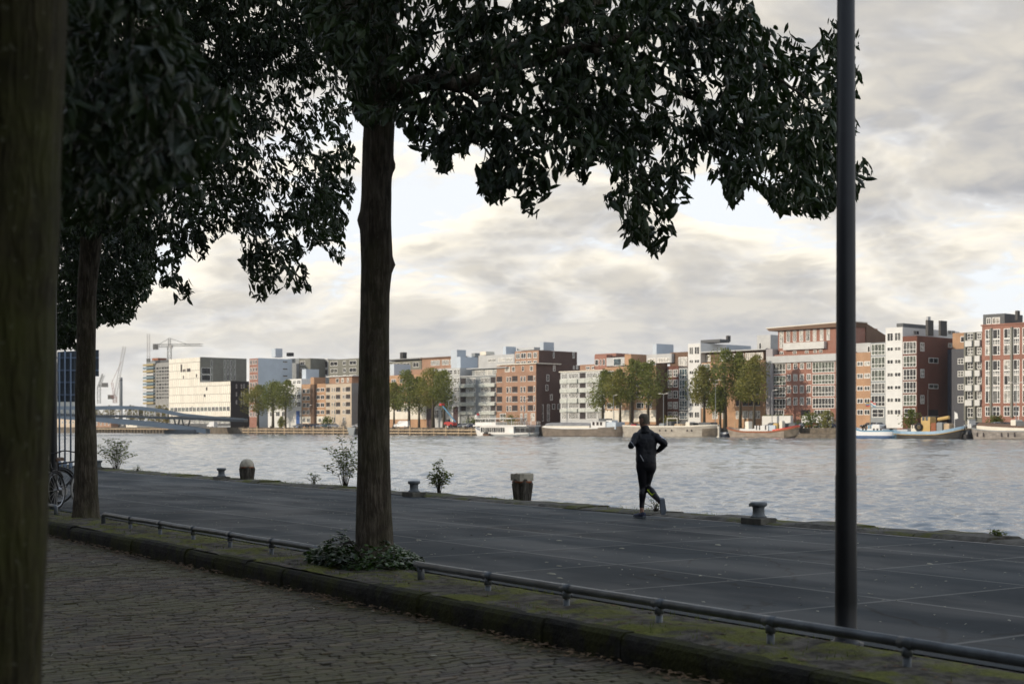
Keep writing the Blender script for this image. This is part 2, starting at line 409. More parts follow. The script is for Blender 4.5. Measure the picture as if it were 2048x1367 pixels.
w = bpy.data.worlds.new('World'); scene.world = w; w.use_nodes = True
nt = NT(w.node_tree); SKY_SEED = 20.2
tc = nt.n('ShaderNodeTexCoord').outputs['Generated']
sky = nt.n('ShaderNodeTexSky', sky_type='NISHITA', sun_disc=False, sun_elevation=rad(SUN_EL), sun_rotation=math.atan2(SUN_DIR.x, SUN_DIR.y), air_density=1.0, dust_density=1.2, ozone_density=1.0).outputs[0]
sp = nt.n('ShaderNodeSeparateXYZ', {0: tc})
zc = nt.math('ADD', nt.math('MAXIMUM', sp.outputs[2], 0.0), .27)
pv = nt.n('ShaderNodeCombineXYZ', {0: nt.math('DIVIDE', nt.math('MULTIPLY', sp.outputs[0], -1.0), zc), 1: nt.math('DIVIDE', sp.outputs[1], zc), 2: SKY_SEED}).outputs[0]
wn = nt.n('ShaderNodeTexNoise', {'Vector': pv, 'Scale': 2.8, 'Detail': 3}).outputs[1]
pw = nt.n('ShaderNodeVectorMath', {0: pv, 1: nt.n('ShaderNodeVectorMath', {0: wn, 1: (.17, .17, .0)}, operation='MULTIPLY').outputs[0]}, operation='ADD').outputs[0]
def cl(vec):
    tot = nt.math('MULTIPLY', nt.noise(vec, 1.45, 2, .5), 1.35)              # where the cloud lies
    for sc_, w_ in ((3.4, .38), (7.2, .28), (15.5, .16), (33.0, .085), (68.0, .04)):   # rounded heads on it
        b_ = nt.math('ABSOLUTE', nt.math('MULTIPLY_ADD', nt.noise(vec, sc_, 0, .5), 2.0, -1.0))
        tot = nt.math('ADD', tot, nt.math('MULTIPLY', b_, w_))
    return tot
off = nt.n('ShaderNodeVectorMath', {0: nt.n('ShaderNodeVectorMath', {0: pw, 1: (.974, .974, 1.0)}, operation='MULTIPLY').outputs[0], 1: (-SUN_DIR.x * .03, 0, 0)}, operation='ADD').outputs[0]
c1 = cl(pw); c2 = cl(off)
bank = nt.math('MULTIPLY', nt.math('MULTIPLY', nt.step(sp.outputs[0], .06, .30), nt.step(sp.outputs[2], .07, .15)), .17)   # a heavier bank to the north east
d1 = nt.math('ADD', c1, bank)
cover = nt.step(d1, .66, .79)
core = nt.step(d1, .76, 1.04)
lit = nt.math('ADD', nt.math('MULTIPLY', nt.math('SUBTRACT', c1, c2), 2.5), .5, clamp=True)
ccol = nt.mix(core, (8.7, 8.45, 8.0), (5.15, 5.1, 5.15))
ccol = nt.mix(lit, nt.mix(1.0, ccol, (.77, .785, .82), 'MULTIPLY'), nt.mix(1.0, ccol, (1.26, 1.20, 1.06), 'MULTIPLY'))
gap = nt.mix(.88, sky, (9.0, 9.3, 9.7))
allc = nt.mix(cover, gap, ccol)
lowf = nt.math('MULTIPLY', nt.step(sp.outputs[2], .11, .0), .50)
west = nt.step(sp.outputs[0], .25, -.35)
allc = nt.mix(lowf, allc, nt.mix(west, (8.8, 8.7, 8.5), (9.9, 9.6, 8.8)))
# unseen sky: paler band added to brighten water, darker blue overhead to cool the foreground
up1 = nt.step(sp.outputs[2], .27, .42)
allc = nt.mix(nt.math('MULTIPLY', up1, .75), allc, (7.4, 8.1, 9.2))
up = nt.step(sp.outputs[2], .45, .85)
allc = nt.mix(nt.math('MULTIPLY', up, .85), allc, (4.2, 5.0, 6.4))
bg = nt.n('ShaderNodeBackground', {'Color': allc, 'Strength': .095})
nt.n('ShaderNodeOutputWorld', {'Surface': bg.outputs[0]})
scene.view_settings.view_transform = 'Standard'; scene.view_settings.look = 'None'
scene.view_settings.exposure = 0.28; scene.view_settings.gamma = 1.0
scene.cycles.volume_bounces = 0; scene.cycles.max_bounces = 6; scene.cycles.transparent_max_bounces = 4
scene.cycles.use_denoising = True
scene.cycles.caustics_reflective = False; scene.cycles.caustics_refractive = False

# ------------------------------------------------------------------ ground, water, quay
def sheet(name, pts, m, kind='structure'):
    b = MB(); b.add(pts, (tuple(range(len(pts))),)); return tag(b.build(name, m, fix=False), kind=kind)
UK, UD, UC, UE = 6.62, 7.76, 15.86, 16.70
S0, S1 = -60.0, 900.0
g = MB()                                     # the harbour bed and country round about
g.quad((-4000, -1500, -6), (4000, -1500, -6), (4000, 5000, -6), (-4000, 5000, -6))
tag(g.build('ground', M['quaystone'], fix=False), kind='structure')
# one water sheet: a finely rippled part in the harbour basin over a plain part that runs to the horizon
ys = [15.0]
while ys[-1] < 690: ys.append(ys[-1] + max(.10, ys[-1] * .0021))
ys = np.array(ys); ks = np.linspace(-.48, .50, 760)
YY, KK = np.meshgrid(ys, ks, indexing='ij'); XX = YY * KK; ZZ = np.zeros_like(XX); dY = np.gradient(ys)[:, None]
rng = np.random.default_rng(4)
gust = np.zeros_like(XX)
for i in range(7):
    a = rng.uniform(0, 6.28); L = rng.uniform(14, 70); gust += np.sin((XX * math.cos(a) + YY * math.sin(a)) * 6.2832 / L + rng.uniform(0, 6.28))
gust = .85 + .30 * np.tanh(gust * .5)
for i in range(44):
    L = .24 * (1.9 / .24) ** (rng.random() ** 1.1); a = rad(62) + rng.normal(0, .62)
    sl = .042 * rng.uniform(.6, 1.3)
    fade = np.clip((L / dY - 2.6) / 2.5, 0, 1)
    ph = (XX * math.cos(a) + YY * math.sin(a)) * 6.2832 / L + rng.uniform(0, 6.28) + .8 * np.sin((XX * math.sin(a) - YY * math.cos(a)) * 6.2832 / (L * rng.uniform(3, 6)) + rng.uniform(0, 6.28))
    ZZ += sl * L / 6.2832 * np.sin(ph) * fade
far = np.clip((YY - 55) / 110, 0, 1)
for i in range(26):                                  # the open basin carries a longer chop than the lee of the quay
    L = rng.uniform(1.7, 5.5); a = rad(62) + rng.normal(0, .55); fade = np.clip((L / dY - 2.4) / 2.0, 0, 1)
    ph = (XX * math.cos(a) + YY * math.sin(a)) * 6.2832 / L + rng.uniform(0, 6.28) + .9 * np.sin((XX * math.sin(a) - YY * math.cos(a)) * 6.2832 / (L * rng.uniform(2.5, 5)) + rng.uniform(0, 6.28))
    ZZ += (.031) * rng.uniform(.6, 1.3) * L / 6.2832 * np.sin(ph) * fade * far
ZZ *= gust
nv = len(ys) * len(ks)
V = np.stack([XX, YY, ZZ + WATER], -1).reshape(-1, 3)
idx = np.arange(nv).reshape(len(ys), len(ks))
Fq = np.stack([idx[:-1, :-1], idx[:-1, 1:], idx[1:, 1:], idx[1:, :-1]], -1).reshape(-1, 4)
ex = np.array([tuple(Q(-1200, UE - .3, WATER - .35)), tuple(Q(3000, UE - .3, WATER - .35)), tuple(Q(3000, 2500, WATER - .35)), tuple(Q(-1200, 2500, WATER - .35))])
V = np.vstack([V, ex]); Fq = np.vstack([Fq, [[nv + 3, nv + 2, nv + 1, nv]]])
me = bpy.data.meshes.new('water'); me.vertices.add(len(V)); me.vertices.foreach_set('co', V.ravel())
me.loops.add(Fq.size); me.loops.foreach_set('vertex_index', Fq.ravel().astype(np.int32))
me.polygons.add(len(Fq)); me.polygons.foreach_set('loop_start', np.arange(0, Fq.size, 4, dtype=np.int32)); me.polygons.foreach_set('loop_total', np.full(len(Fq), 4, dtype=np.int32))
me.polygons.foreach_set('use_smooth', np.ones(len(Fq), dtype=bool)); me.materials.append(M['water']); me.update(calc_edges=True)
o = bpy.data.objects.new('water', me); COL.objects.link(o); tag(o, kind='structure')
if me.polygons[len(Fq) - 1].normal.z < 0: print('water sheet upside down')
# road of clinkers
def strip(name, u0, u1, z, m, s0=S0, s1=S1, nseg=1):
    b = MB()
    b.add([Q(s0, u0, z), Q(s0, u1, z), Q(s1, u1, z), Q(s1, u0, z)], ((0, 1, 2, 3),))
    ob = b.build(name, m, fix=False)
    if ob.data.polygons[0].normal.z < 0: ob.data.flip_normals()
    return tag(ob, kind='structure')
def bumpy(name, u0, u1, s0, s1, du, ds, zf, m):
    nu = int((u1 - u0) / du) + 1; ns = int((s1 - s0) / ds) + 1
    b = MB()
    for i in range(ns + 1):
        for j in range(nu + 1):
            s = s0 + (s1 - s0) * i / ns; u = u0 + (u1 - u0) * j / nu
            b.v.append(tuple(Q(s, u, zf(s, u))))
    for i in range(ns):
        for j in range(nu):
            a = i * (nu + 1) + j
            b.f.append((a, a + 1, a + nu + 2, a + nu + 1)); b.m.append(0)
    ob = b.build(name, m, smooth=True, fix=False)
    if ob.data.polygons[0].normal.z < 0: ob.data.flip_normals()
    return tag(ob, kind='structure')
strip('pavement', -14.0, .6, -.20, M['road'])
def zroad(s, u):
    e = min(1.0, (u - .6) * 2, (UK - u) * 3 + .3)
    return -.205 + e * (.02 * mnoise.noise(Vector((s * .55, u * .7, 0))) + .012 * mnoise.noise(Vector((s * 1.6, u * 1.6, 4))) )
# the near part of the road: every clinker laid on a bed of dirt and moss
rb = random.Random(21)
bed = bumpy('road_bed', .6, UK + .02, -6, 44, .16, .16, lambda s, u: zroad(s, u) - .012, M['road'])
br = MB(); s = 2.6
while s < 27:
    u = .7 + rb.uniform(0, .2); hrow = .064
    while u < UK - .03:
        L = .205; 
        zc_ = zroad(s, u + L / 2) + rb.gauss(0, .0022); ta, tb = rb.gauss(0, .018), rb.gauss(0, .034)
        ww = min(L, UK - .02 - u) - .008; hh = hrow - .0055; da = rb.gauss(0, .012); ds_ = rb.gauss(0, .0015)
        vs = []
        for (a_, b_, dz_) in ((0, 0, -.03), (1, 0, -.03), (1, 1, -.03), (0, 1, -.03), (.0, .0, -.006), (1, .0, -.006), (1, 1, -.006), (.0, 1, -.006), (.035, .1, 0), (.965, .1, 0), (.965, .9, 0), (.035, .9, 0)):
            uu = u + ww * a_; sss = s + ds_ + hh * b_ + (a_ - .5) * da
            vs.append(Q(sss, uu, zc_ + dz_ + (a_ - .5) * L * ta + (b_ - .5) * hrow * tb))
        br.add(vs, ((8, 9, 10, 11), (4, 5, 9, 8), (5, 6, 10, 9), (6, 7, 11, 10), (7, 4, 8, 11), (0, 1, 5, 4), (1, 2, 6, 5), (2, 3, 7, 6), (3, 0, 4, 7)))
        u += L
    s += hrow
ob = br.build('road', M['clinker'], fix=False); ob.data.polygons.foreach_set('use_smooth', [False] * len(br.f))
if ob.data.polygons[0].normal.z < 0: ob.data.flip_normals()
tag(ob, kind='structure')
strip('street', .6, UK + .02, -.206, M['road'], 44, S1)
strip('track', .6, UK + .02, -.206, M['road'], S0, -6)
def zverge(s, u):
    t = (u - UK) / (UD - UK)
    e = max(0.0, min(1, 5 * t)) * max(0.0, min(1, 5 * (1 - t)))
    return -.012 + e * (.030 + .028 * mnoise.noise(Vector((s * 1.3, u * 2.2, 1))) + .018 * mnoise.noise(Vector((s * 4.5, u * 5, 7))))
bumpy('verge', UK + .10, UD, -6, 60, .08, .10, zverge, M['verge'])
strip('lawn', UK + .10, UD, -.012, M['verge'], 60, S1)
# kerb stones, slightly out of line, as one run
kb = MB(); rk = random.Random(3)
s = -8.0
while s < 120:
    L = rk.uniform(.92, 1.02); du = rk.uniform(-.015, .015); dz = rk.uniform(-.014, .012); n = 5
    rings = []
    for i in range(n + 1):
        ss = s + L * i / n * .985
        j = lambda k: .010 * mnoise.noise(Vector((ss * 3, k * 3.7, 2)))
        prof = [(UK + .16, -.3), (UK - .005 + du + j(1), -.3), (UK - .012 + du + j(2), -.09), (UK + du + j(3), -.035 + dz), (UK + .035 + du, -.002 + dz + j(4)), (UK + .14, .004 + dz + j(5)), (UK + .17, -.02)]
        rings.append([Q(ss, u, z) for u, z in prof])
    kb.loft(rings); s += L
tag(kb.build('kerb', M['kerb'], smooth=False), kind='structure')
# deck of concrete slabs, pale edge strip, coping stones, quay wall
strip('deck', UD, UC, 0.0, M['deck'])
pl = MB(); s = 2.0
while s < 140:
    L = rk.uniform(1.8, 3.2)
    if rk.random() < .86:
        pl.add([Q(s, UC - .05 - rk.uniform(0, .03), .004), Q(s, UC + .03, .004), Q(s + L, UC + .03, .004), Q(s + L, UC - .05 - rk.uniform(0, .03), .004)], ((0, 1, 2, 3),))
    s += L
ob = pl.build('edge_strip', M['paleline'], fix=False); tag(ob, kind='structure')
cp = MB(); s = -6.0
while s < 170:
    L = rk.uniform(.95, 1.35); dz = rk.uniform(-.02, .025); dv = rk.uniform(-.03, .03)
    rings = []
    for i in range(5):
        ss = s + L * i / 4 * .975
        j = lambda k: .022 * mnoise.noise(Vector((ss * 2.5, k * 5.1, 9)))
        prof = [(UC + .02, -.3), (UC + .02 + j(1), .012), (UC + .10, .045 + dz + j(2)), (UC + .42, .05 + dz + j(3)), (UE - .10 + dv, .045 + dz + j(4)), (UE - .01 + dv + j(5), .0 + dz), (UE + dv, -.3)]
        rings.append([Q(ss, u, z) for u, z in prof])
    cp.loft(rings); s += L
tag(cp.build('coping', M['coping']), kind='structure')
qw = MB(); qw.add([Q(S0, UE - .06, -.1), Q(S1, UE - .06, -.1), Q(S1, UE - .06, -6), Q(S0, UE - .06, -6), Q(S0, UC, -.1), Q(S1, UC, -.1)], ((0, 1, 2, 3), (4, 5, 1, 0)))
tag(qw.build('quay_wall', M['quaystone'], fix=False), kind='structure')
# far bank: quay, wall
fq = MB()
fq.add([F(-1500, 0, ZQ), F(900, 0, ZQ), F(900, 2500, ZQ), F(-1500, 2500, ZQ), F(-1500, 0, -6), F(900, 0, -6)], ((0, 1, 2, 3), (0, 4, 5, 1)))
tag(fq.build('far_quay', [M['farpaving']], fix=True), kind='structure')
fw = MB(); fw.box(-900, 700, -.25, -.01, -5, ZQ + .05)
o = fw.build('far_quay_wall', M['quaystone']); o.location = F(0, 0); o.rotation_euler = (0, 0, FROT); tag(o, kind='structure')

# ------------------------------------------------------------------ brick warehouses behind the camera whose shade lies over the quay
def back_house(s0, s1, u0, u1, h, label):
    t = thing('brick_warehouse', label, 'building', Q((s0 + s1) / 2, u1, -.2), QROT)
    L = (s1 - s0) / 2; D = u1 - u0
    b = MB(); b.box(-L, L, 0, D, 0, h); b.build('wall', M['brownbrick'], t)
    r = MB(); r.prism([(-L - .4, h), (L + .4, h), (L, h + .6), (-L, h + .6)], -.4, D + .4); r.build('roof', M['roofgrey'], t)
    for i in range(int(2 * L / 4)):
        for k in range(int(h / 4)):
            x = -L + 2 + i * 4
            f = MB(); f.box(x - .7, x + .7, -.06, .0, 1.2 + k * 4, 3.2 + k * 4); f.mi = 1; f.box(x - .6, x + .6, -.08, -.061, 1.3 + k * 4, 3.1 + k * 4)
            f.build('window', [M['white_frame'], M['glass_dark']], t)
# these lie wholly outside the picture, across the road behind the photographer
back_house(-75, -22, -34, -14, 21, 'long brown brick warehouse across the road behind the near trees')
back_house(-20, 30, -34, -14, 24, 'tall brown brick warehouse facing the quay behind the photographer')
back_house(32, 84, -34, -14, 20, 'brown brick warehouse farther along the quay road behind the bicycles')

# ------------------------------------------------------------------ thin river haze
hz = MB(); hz.box(-4100, 4100, -1600, 5100, -7, 125)
hm_ = bpy.data.materials.new('river_haze'); hm_.use_nodes = True; hn = NT(hm_.node_tree)
hn.n('ShaderNodeOutputMaterial', {'Volume': hn.n('ShaderNodeVolumePrincipled', {'Color': (.92, .94, .97, 1), 'Density': .00007, 'Anisotropy': .25}).outputs[0]})
tag(hz.build('haze', hm_, fix=True), kind='stuff')
# ------------------------------------------------------------------ low pipe rails
def rail_run(label, s_posts, ends=(True, True), s_a=None, s_b=None):
    u = 7.22; zc = .165
    t = thing('pipe_rail', label, 'railing', Q(s_posts[0], u, 0), QROT, 'low pipe rails along the verge')
    x0 = 0.0; xs = [s - s_posts[0] for s in s_posts]
    lo, hi = (s_a if s_a is not None else s_posts[0]) - s_posts[0], (s_b if s_b is not None else s_posts[-1]) - s_posts[0]
    b = MB(); pts = []
    if ends[0]: pts += [(lo, 0, -.1), (lo, 0, zc - .07), (lo + .02, 0, zc - .02), (lo + .07, 0, zc)]
    else: pts += [(lo, 0, zc)]
    nseg = max(2, int((hi - lo) / .6))
    pts += [(lo + .1 + (hi - lo - .2) * k / nseg, 0, zc + .004 * math.sin(k * 1.7)) for k in range(nseg + 1)]
    if ends[1]: pts += [(hi - .07, 0, zc), (hi - .02, 0, zc - .02), (hi, 0, zc - .07), (hi, 0, -.1)]
    else: pts += [(hi, 0, zc)]
    b.tube(pts, .036, 12); b.build('rail', M['pipe'], t, smooth=True)
    for i, x in enumerate(xs):
        if (i == 0 and ends[0]) or (i == len(xs) - 1 and ends[1]): continue
        p = MB(); p.tube([(x, 0, -.12), (x, 0, .075)], .029, 10); p.tube([(x, 0, .08), (x, 0, zc - .02)], .036, 10)
        p.tube([(x - .06, 0, zc), (x + .06, 0, zc)], .0405, 12)
        p.tube([(x, -.05, .105), (x, -.036, .105)], .011, 6)
        p.build('post', M['pipe'], t, smooth=True)
rail_run('grey low pipe rail from the ivy tree to the right past the lamp post', [12.38 - 1.24 * k for k in range(0, 10)], (True, False), None, 0.6)
# local x runs away along the quay, so the run above goes to negative x
rail_run('grey low pipe rail between the ivy tree and the next tree', [14.7 + 1.28 * k for k in range(0, 7)], (True, True))
rail_run('dark low pipe rail left of the second tree below the bicycles', [24.95 + 1.25 * k for k in range(0, 6)], (True, True))

# ------------------------------------------------------------------ lamp posts
def lamp_post(p, label, h=8.2, r0=.078, r1=.052):
    t = thing('lamp_post', label, 'lamp post', p, QROT, 'black lamp posts along the quay')
    b = MB(); b.lathe([(r0 * 1.6, -.2), (r0 * 1.6, .012), (r0 * 1.28, .02), (r0 * 1.02, .035), (r0, .3), (r0 * .97, 1.2), (r0 * .93, 1.22), (r1, h)], 24); b.build('pole', M['pole'], t, smooth=True)
    a = MB(); a.tube([(0, 0, h - .05), (0, -.35, h + .25), (0, -1.1, h + .4)], [.04, .035, .03], 10); a.build('arm', M['pole'], t, smooth=True)
    hd = MB(); hd.loft([[(x * .18, -1.05 - y * .6, h + .4 + zz) for x, y in ((-.5, 0), (.5, 0), (.8, .5), (.5, 1), (-.5, 1), (-.8, .5))] for zz in (-.06, .0, .06)]); hd.build('lamp_head', M['pole'], t)
    return t
lamp_post(Q(7.13, 7.68), 'thick black lamp post on the verge behind the near rail at right')
lamp_post(Q(27.49, 7.9), 'slim black lamp post standing among the bicycles at left')

# ------------------------------------------------------------------ trunks and limbs
def trunk_mesh(px_prof, Y, cy, flare=0.0, base=-.25, seed=1, n=40, knots=()):
    """px_prof: (y, left, right) in photograph pixels of a trunk standing at distance Y; returns MB in world metres relative to (cx, cy)"""
    prof = []
    for y, l, r in px_prof:
        z = CAMZ + (HOR - y) / FOC * Y
        prof.append((z, ((l + r) / 2 - 1024) / FOC * Y, (r - l) / 2 / FOC * Y))
    prof.sort()
    z0, c0, r0 = prof[0]
    prof = [(base, c0, r0 * (1 + flare))] + prof
    zs = []; z = base
    while z < prof[-1][0]: zs.append(z); z += .05
    zs.append(prof[-1][0])
    def lerp(z):
        for i in range(len(prof) - 1):
            if prof[i][0] <= z <= prof[i+1][0]:
                t = (z - prof[i][0]) / max(1e-6, prof[i+1][0] - prof[i][0]); t = t * t * (3 - 2 * t)
                return [prof[i][k] + (prof[i+1][k] - prof[i][k]) * t for k in (1, 2)]
        return prof[-1][1:]
    rings = []
    for z in zs:
        c, r = lerp(z); ring = []
        for k in range(n):
            a = 2 * math.pi * k / n
            d = 1 + .045 * mnoise.noise(Vector((math.cos(a) * 1.6, math.sin(a) * 1.6, z * .8 + seed * 9))) + .055 * mnoise.noise(Vector((math.cos(a) * 6, math.sin(a) * 6, z * .9 + seed * 3)))
            foot = max(0.0, 1 - (z - base) / .75)
            d += flare * .55 * foot * foot * max(0, math.sin(a * 5 + seed)) 
            for kz, ka, ks, kr in knots:
                dd = ((z - kz) / ks) ** 2 + (math.atan2(math.sin(a - ka), math.cos(a - ka)) / kr) ** 2
                d += .2 * math.exp(-dd * 2)
            ring.append((c + r * d * math.cos(a), cy + r * d * math.sin(a), z))
        rings.append(ring)
    b = MB(); b.loft(rings)
    return b, prof[-1]
def limb(b, pts, r0, r1, seed=0, n=9):
    rr = random.Random(seed); out = []
    pts = [Vector(p) for p in pts]
    for i in range(len(pts) - 1):
        for k in range(5):
            t = k / 5; p = pts[i].lerp(pts[i+1], t)
            out.append(p + Vector((rr.uniform(-1, 1), rr.uniform(-1, 1), rr.uniform(-1, 1))) * r0 * .5 * (0 if i == 0 and k == 0 else 1))
    out.append(pts[-1]); m = len(out)
    b.tube(out, [r0 + (r1 - r0) * i / (m - 1) for i in range(m)], n)

# ------------------------------------------------------------------ leaves in bulk
def inpoly(x, y, poly):
    c = False; j = len(poly) - 1
    for i in range(len(poly)):
        xi, yi = poly[i]; xj, yj = poly[j]
        if (yi > y) != (yj > y) and x < (xj - xi) * (y - yi) / (yj - yi) + xi: c = not c
        j = i
    return c
LT = np.array([(0, 0, 0), (.30, .36, -.02), (.30, 0, .05), (.30, -.36, -.02), (.66, .34, -.10), (.66, 0, -.05), (.66, -.34, -.10), (1.0, 0, -.26)], dtype=float)
LF = [(0, 2, 1), (0, 3, 2), (1, 2, 5, 4), (2, 3, 6, 5), (4, 5, 7), (5, 6, 7)]
def leaves_to(mb, P, D, N, L, W, mi=0):
    """append leaves: bases P, directions D, normals N, lengths L, widths W (numpy)"""
    D = D / np.linalg.norm(D, axis=1, keepdims=True)
    S = np.cross(N, D); S /= np.linalg.norm(S, axis=1, keepdims=True) + 1e-9
    U = np.cross(D, S)
    V = P[:, None, :] + LT[None, :, 0:1] * (D * L[:, None])[:, None, :] + LT[None, :, 1:2] * (S * W[:, None])[:, None, :] + LT[None, :, 2:3] * (U * L[:, None])[:, None, :]
    o = len(mb.v); k = len(P)
    mb.v += list(map(tuple, V.reshape(-1, 3).tolist()))
    for i in range(k):
        q = o + i * 8
        mb.f += [tuple(q + j for j in f) for f in LF]
    mb.m += [mi] * (6 * k)
def crown(poly, Y0, Xc, Rx, Ry, n_spray, leaf=(.165, .074), seed=1, clump=1.1, thr=-.12, twigs=True, ylim=-9999, down=1.0, kmax=14):
    rr = random.Random(seed); mb = MB()
    xs = [p[0] for p in poly]; ys = [p[1] for p in poly]
    Ps, Ds, Ns, Ls, Ws = [], [], [], [], []
    got = tries = 0
    while got < n_spray and tries < n_spray * 60:
        tries += 1
        x = rr.uniform(min(xs), max(xs)); y = rr.uniform(min(ys), max(ys))
        if not inpoly(x, y, poly): continue
        Xm = (x - 1024) / FOC * Y0
        wgt = max(.12, 1 - ((Xm - Xc) / Rx) ** 2) ** .5
        Y = Y0 + Ry * wgt * rr.uniform(-1, 1)
        A = atY(x, y, Y)
        if mnoise.noise(A * clump + Vector((seed * 7.3, 0, 0))) + .35 * mnoise.noise(A * clump * 2.7) < thr: continue
        got += 1
        outw = Vector((A.x - Xc, A.y - Y0, 0)); outw = outw.normalized() if outw.length > .1 else Vector((1, 0, 0))
        tw = (outw * rr.uniform(.1, .8) + Vector((rr.uniform(-.6, .6), rr.uniform(-.6, .6), rr.uniform(-.9, .25)))).normalized()
        TL = rr.uniform(.25, .55) * leaf[0] / .17
        k = rr.randint(kmax - 4, kmax)
        p0 = A - tw * TL * .5
        for i in range(k):
            t = (i + .6) / k
            base = p0 + tw * TL * t + Vector((0, 0, -.06 * t * t))
            side = tw.cross(Vector((rr.uniform(-1, 1), rr.uniform(-1, 1), rr.uniform(-1, 1)))).normalized()
            dirv = (tw * .35 + side * .75 + Vector((0, 0, -rr.uniform(.25, 1.25) * down))).normalized()
            L = leaf[0] * rr.uniform(.42, 1.2)
            mid = base + dirv * L * .75
            qx = 1024 + mid.x / mid.y * FOC; qy = HOR - (mid.z - CAMZ) / mid.y * FOC
            jx, jy = 15 * mnoise.noise(Vector((qx * .03, qy * .03, seed))), 15 * mnoise.noise(Vector((qx * .03, qy * .03, seed + 50)))
            if qy > -40 and not inpoly(qx + jx, qy + jy, poly): continue
            nn = Vector((rr.uniform(-1, 1), rr.uniform(-1, 1), rr.uniform(-.2, 1.2)))
            Ps.append(base); Ds.append(dirv); Ns.append(nn); Ls.append(L); Ws.append(leaf[1] * rr.uniform(.8, 1.2) * L / leaf[0])
        if twigs:
            e = p0 + tw * TL * .7; qx = 1024 + e.x / e.y * FOC; qy = HOR - (e.z - CAMZ) / e.y * FOC
            px0 = 1024 + p0.x / p0.y * FOC; py0 = HOR - (p0.z - CAMZ) / p0.y * FOC
            if qy < -40 or (inpoly(qx, qy + 22, poly) and inpoly(qx + 14, qy, poly) and inpoly(qx - 14, qy, poly) and inpoly(px0, py0, poly)): mb.tube([p0, p0 + tw * TL * .4, e], [.004, .003, .0015], 3, 1, caps=False)
    leaves_to(mb, np.array([tuple(v) for v in Ps]), np.array([tuple(v) for v in Ds]), np.array([tuple(v) for v in Ns]), np.array(Ls), np.array(Ws))
    return mb
def rel(mb, org):
    ox, oy, oz = org; mb.v = [(x - ox, y - oy, z - oz) for x, y, z in mb.v]; return mb

def near_tree(label, org, prof, Y, flare, seed, limbs, crowns, bark='bark', knots=(), base=-.25, ntop=True):
    t = thing('street_tree', label, 'tree', org, 0, 'dark leafy trees along the quay')
    b, top = trunk_mesh(prof, Y, Y, flare, base, seed, 40, knots)
    rel(b, org).build('trunk', M[bark], t, smooth=True)
    lb = MB()
    for i, (pts, r0, r1) in enumerate(limbs): limb(lb, pts, r0, r1, seed * 10 + i)
    if lb.v: rel(lb, org).build('limbs', M['bark'], t, smooth=True)
    cr = MB()
    for c in crowns:
        o = len(cr.v); cr.v += c.v; cr.f += [tuple(i + o for i in f) for f in c.f]; cr.m += c.m
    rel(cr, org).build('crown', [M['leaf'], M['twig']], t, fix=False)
    return t
# --- the tree in the middle
Y1 = 16.2
poly1 = [(480,-300),(560,-40),(620,60),(655,120),(700,170),(715,250),(728,246),(790,247),(800,258),(835,300),(838,330),(868,322),(875,348),(898,345),(905,300),(925,320),(950,285),(978,300),(952,365),(958,392),(1002,410),(1020,380),(1042,400),(1045,430),(1072,435),(1080,380),(1130,355),(1168,375),(1195,325),(1226,340),(1205,385),(1212,415),(1240,430),(1245,470),(1262,486),(1290,495),(1310,515),(1332,500),(1348,455),(1345,425),(1375,400),(1395,360),(1440,365),(1455,410),(1472,420),(1490,370),(1540,405),(1555,430),(1600,432),(1615,420),(1645,440),(1668,425),(1700,425),(1715,372),(1735,372),(1757,340),(1738,300),(1708,285),(1708,200),(1732,165),(1708,130),(1718,70),(1690,40),(1640,50),(1640,80),(1590,70),(1560,48),(1520,48),(1500,0),(1495,-300)]
a1 = Vector((-1.58, Y1, 0))
T1 = 5.35
limbs1 = [([(-1.6, Y1, T1), (-.6, Y1 - .4, 5.35), (.8, Y1 - .6, 5.75), (2.6, Y1 - .8, 6.0)], .11, .03),
          ([(-1.55, Y1, T1 - .1), (-.4, Y1 + .8, 5.9), (1.2, Y1 + 1.5, 6.9), (2.4, Y1 + 1.8, 8.2)], .12, .03),
          ([(-1.62, Y1, T1), (-1.5, Y1 - .9, 6.2), (-.9, Y1 - 2.1, 7.3)], .13, .04),
          ([(-1.6, Y1, T1), (-1.75, Y1 + .2, 6.6), (-1.6, Y1 + .1, 9.2)], .15, .05),
          ([(-1.65, Y1, T1 + .9), (-2.3, Y1 + .3, 6.6), (-2.9, Y1 + .8, 7.6)], .08, .03),
          ([(.8, Y1 - .6, 5.75), (1.9, Y1 - .9, 5.1), (2.7, Y1 - 1.0, 4.6)], .045, .012),
          ([(2.0, Y1 - .7, 5.9), (2.8, Y1 - .8, 5.4), (3.2, Y1 - .8, 5.1)], .03, .01),
          ([(-.6, Y1 - .4, 5.35), (.2, Y1 - .5, 4.8), (.6, Y1 - .5, 4.5)], .035, .01)]
prof1 = [(-20,728,794),(120,726,792),(240,727,790),(300,725,788),(380,724,783),(440,721,782),(520,722,785),(600,720,779),(700,718,778),(850,716,780),(1000,714,782),(1080,712,785),(1112,708,789)]
up1 = [(480,-1500),(480,-300),(1495,-300),(1640,-1500)]
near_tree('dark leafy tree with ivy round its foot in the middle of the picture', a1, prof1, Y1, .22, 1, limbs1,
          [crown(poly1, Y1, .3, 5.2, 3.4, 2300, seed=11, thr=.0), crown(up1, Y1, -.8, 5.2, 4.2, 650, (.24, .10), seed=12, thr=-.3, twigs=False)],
          knots=((4.52, 0.1, .09, .35), (3.9, 3.2, .10, .4), (3.4, .2, .08, .35)))
